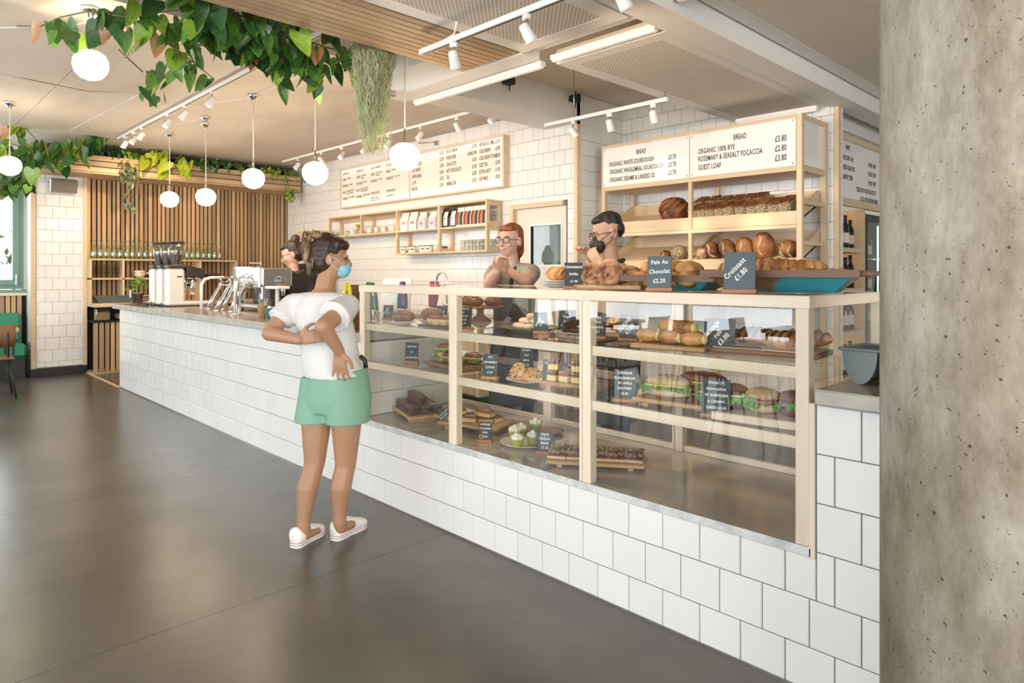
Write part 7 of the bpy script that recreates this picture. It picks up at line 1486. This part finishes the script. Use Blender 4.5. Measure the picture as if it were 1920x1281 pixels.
org = Vector((-10.5, 4.7, 2.95)); e_ = Vector((-10.28, 4.95, 2.8))
plant('yellow_creeper', 'yellowish green creeper spilling over the bar end of the wall planter', org, [[py_(4.9), e_, e_ - Vector((0, -.05, .25))]], [(8, [py_(4.2, 2.99), py_(5.15, 2.97)], .13, .12), (2, [e_, e_ - Vector((0, -.05, .22))], .07, .04)], 150, .045, .08, [(M_LF2, 5), (M_LIME, 2), (M_LF, 2)])
# Spanish moss
org = onZ(697, 92, 2.90)
t = thing('spanish_moss', 'pale grey green air plant hanging in a long tuft at the planter end', 'plant', org)
mo = MB()
for k in range(950):
    a = ru(0, 6.28); q = math.sqrt(rnd()) * .13; x, y = q * cos(a), q * sin(a); L = ru(.14, .42) if rnd() < .72 else ru(.4, .72); pts = [(x, y, ru(-.06, .03))]; n = 7; tap = ru(.35, .9)
    for i in range(1, n + 1): u = i / n; pts.append((x * (1 - u * (1 - tap)) + ru(-.035, .035), y * (1 - u * (1 - tap)) + ru(-.035, .035), -L * u + ru(-.03, .03)))
    mo.tube(pts, [.0021] * (n + 1), 3)
o = part('strands', mo, mat('moss_grey_green', (.62, .64, .36), .8, vary=0, noise=.35, nscale=20), t, fix=False); o['kind'] = 'stuff'
# shrubs beyond the far window
hb = MB()
for k in range(900):
    p_ = Vector((ru(-14.8, -13.4), ru(-4, 5.5), ru(.2, 2.9))); w = ru(.05, .12); T = Matrix.Translation(p_) @ Euler((ru(0, 3), ru(0, 3), ru(0, 3))).to_matrix().to_4x4(); hb.add([(-w, 0, 0), (0, -w * .5, .01), (w, 0, 0), (0, w * .5, .01)], [(0, 1, 2, 3)], T=T)
o = solo('hedge', hb, mat('sunlit_hedge', (.30, .42, .16), .6, vary=0, noise=.5, nscale=3), 'sunlit hedge outside the green framed window', 'hedge'); o['kind'] = 'stuff'
# ================================================================== SEATING
M_GREENL = mat('emerald_leatherette', (.015, .24, .13), .3, bump=.08, bscale=10); M_TABTOP = wood('oak_table_top', (.60, .38, .20), (.42, .24, .11), 'y', .4)
t = thing('bench', 'emerald green upholstered bench along the slatted dado below the window', 'bench', (XWN + .30, -.4, 0))
for k in range(3): part('seat_pad', MB().bbox(-.20, .36, -1.95 + k * 1.30, -1.955 + (k + 1) * 1.30, .30, .475, .03), M_GREENL, t)
for k in range(3): part('backrest', MB().bbox(-.21, -.08, -1.95 + k * 1.30, -1.955 + (k + 1) * 1.30, .475, .86, .03), M_GREENL, t)
part('plinth', MB().box(-.20, .30, -1.94, 1.94, 0, .30), M_BLACK, t)
def table(lb, loc, rz=0, L=.70, W=.70, grp=None):
    t = thing('cafe_table', lb, 'table', loc, rz, grp); part('tabletop', MB().bbox(-W / 2, W / 2, -L / 2, L / 2, .70, .745, .004), M_TABTOP, t)
    for x in (-1, 1):
        for y in (-1, 1): part('leg', MB().box(x * (W / 2 - .05) - .012, x * (W / 2 - .05) + .012, y * (L / 2 - .05) - .012, y * (L / 2 - .05) + .012, 0, .70), M_BLACK, t)
    part('apron_rail', MB().box(-W / 2 + .04, W / 2 - .04, -L / 2 + .04, -L / 2 + .06, .66, .70).box(-W / 2 + .04, W / 2 - .04, L / 2 - .06, L / 2 - .04, .66, .70), M_BLACK, t); return t
tp = onZ(10, 600, .745)
table('oak topped table on thin black legs in front of the green bench', (-10.12, 0.94, 0), 0, .80, .70)
M_WALS = wood('walnut_chair_shell', (.30, .15, .07), (.17, .08, .035), 'z', .4)
def chair(lb, loc, rz, grp=None, m_=None):
    t = thing('cafe_chair', lb, 'chair', loc, rz, grp); m_ = m_ or M_WALS
    part('seat', MB().bbox(-.21, .21, -.20, .21, .44, .46, .006), m_, t); vs = []; fs = []
    for i in range(9):
        x = -.21 + .42 * i / 8; c = .05 * (1 - (x / .21) ** 2)
        for z, y in ((.58, -.20), (.70, -.235), (.83, -.255)): vs += [(x, y - c, z), (x, y - c + .014, z)]
    for i in range(8):
        o_ = i * 6
        for a, b in ((0, 2), (2, 4)): fs += [(o_ + a, o_ + a + 6, o_ + b + 6, o_ + b), (o_ + a + 1, o_ + b + 1, o_ + b + 7, o_ + a + 7)]
        fs += [(o_, o_ + 1, o_ + 7, o_ + 6), (o_ + 4, o_ + 10, o_ + 11, o_ + 5)]
    fs += [(0, 2, 3, 1), (2, 4, 5, 3), (48, 49, 51, 50), (50, 51, 53, 52)]
    part('backrest', MB().add(vs, fs, 0, True), m_, t)
    for x in (-1, 1): part('back_post', MB().tube([(x * .15, -.18, .44), (x * .15, -.24, .62), (x * .14, -.27, .74)], .009, 8), M_BLACK, t)
    for x in (-1, 1):
        for y in (-1, 1): part('leg', MB().cyl((x * .16, y * .15, .44), (x * .22, y * .21, 0), .012, .009, 8), M_BLACK, t)
    return t
chair('walnut shell chair on black splayed legs, tucked at the oak topped table', (-9.40, 1.02, 0), R(88))
# laid table in the rest of the room, seen mirrored in the glass
for k, (x, y, lb) in enumerate(((-2.6, -1.3, 'first cafe table mirrored in the shorter glass case'), (-4.2, -1.7, 'second cafe table mirrored near the join of the glass cases'), (-3.2, -3.4, 'third cafe table, by the street windows, mirrored in the case'), (-5.8, -3.0, 'fourth cafe table, by the street windows beyond the bench side'), (-1.0, -2.4, 'fifth cafe table near the column and street windows'))):
    table(lb, (x, y, 0), 0, .75, .75, 'cafe tables in the room')
    ds = ['street side', 'counter side', 'bench side', 'column side']
    for q, (dx, dy, rz) in enumerate(((0, -.62, 0), (0, .62, pi), (-.62, 0, -pi / 2), (.62, 0, pi / 2))):
        if (q + k) % 4 == 3: continue
        chair('walnut chair on the ' + ds[q] + ' of the ' + ['first', 'second', 'third', 'fourth', 'fifth'][k] + ' mirrored table', (x + dx, y + dy, 0), rz + ru(-.15, .15), 'cafe chairs in the room')
p = onX(5, 572, -10.3)
solo('napkin_stack', MB().bbox(-.06, .06, -.06, .06, 0, .05, .004), M_CREAMW, 'white napkins piled on the oak topped table', 'napkins', (-10.15, 1.02, .746), .2)
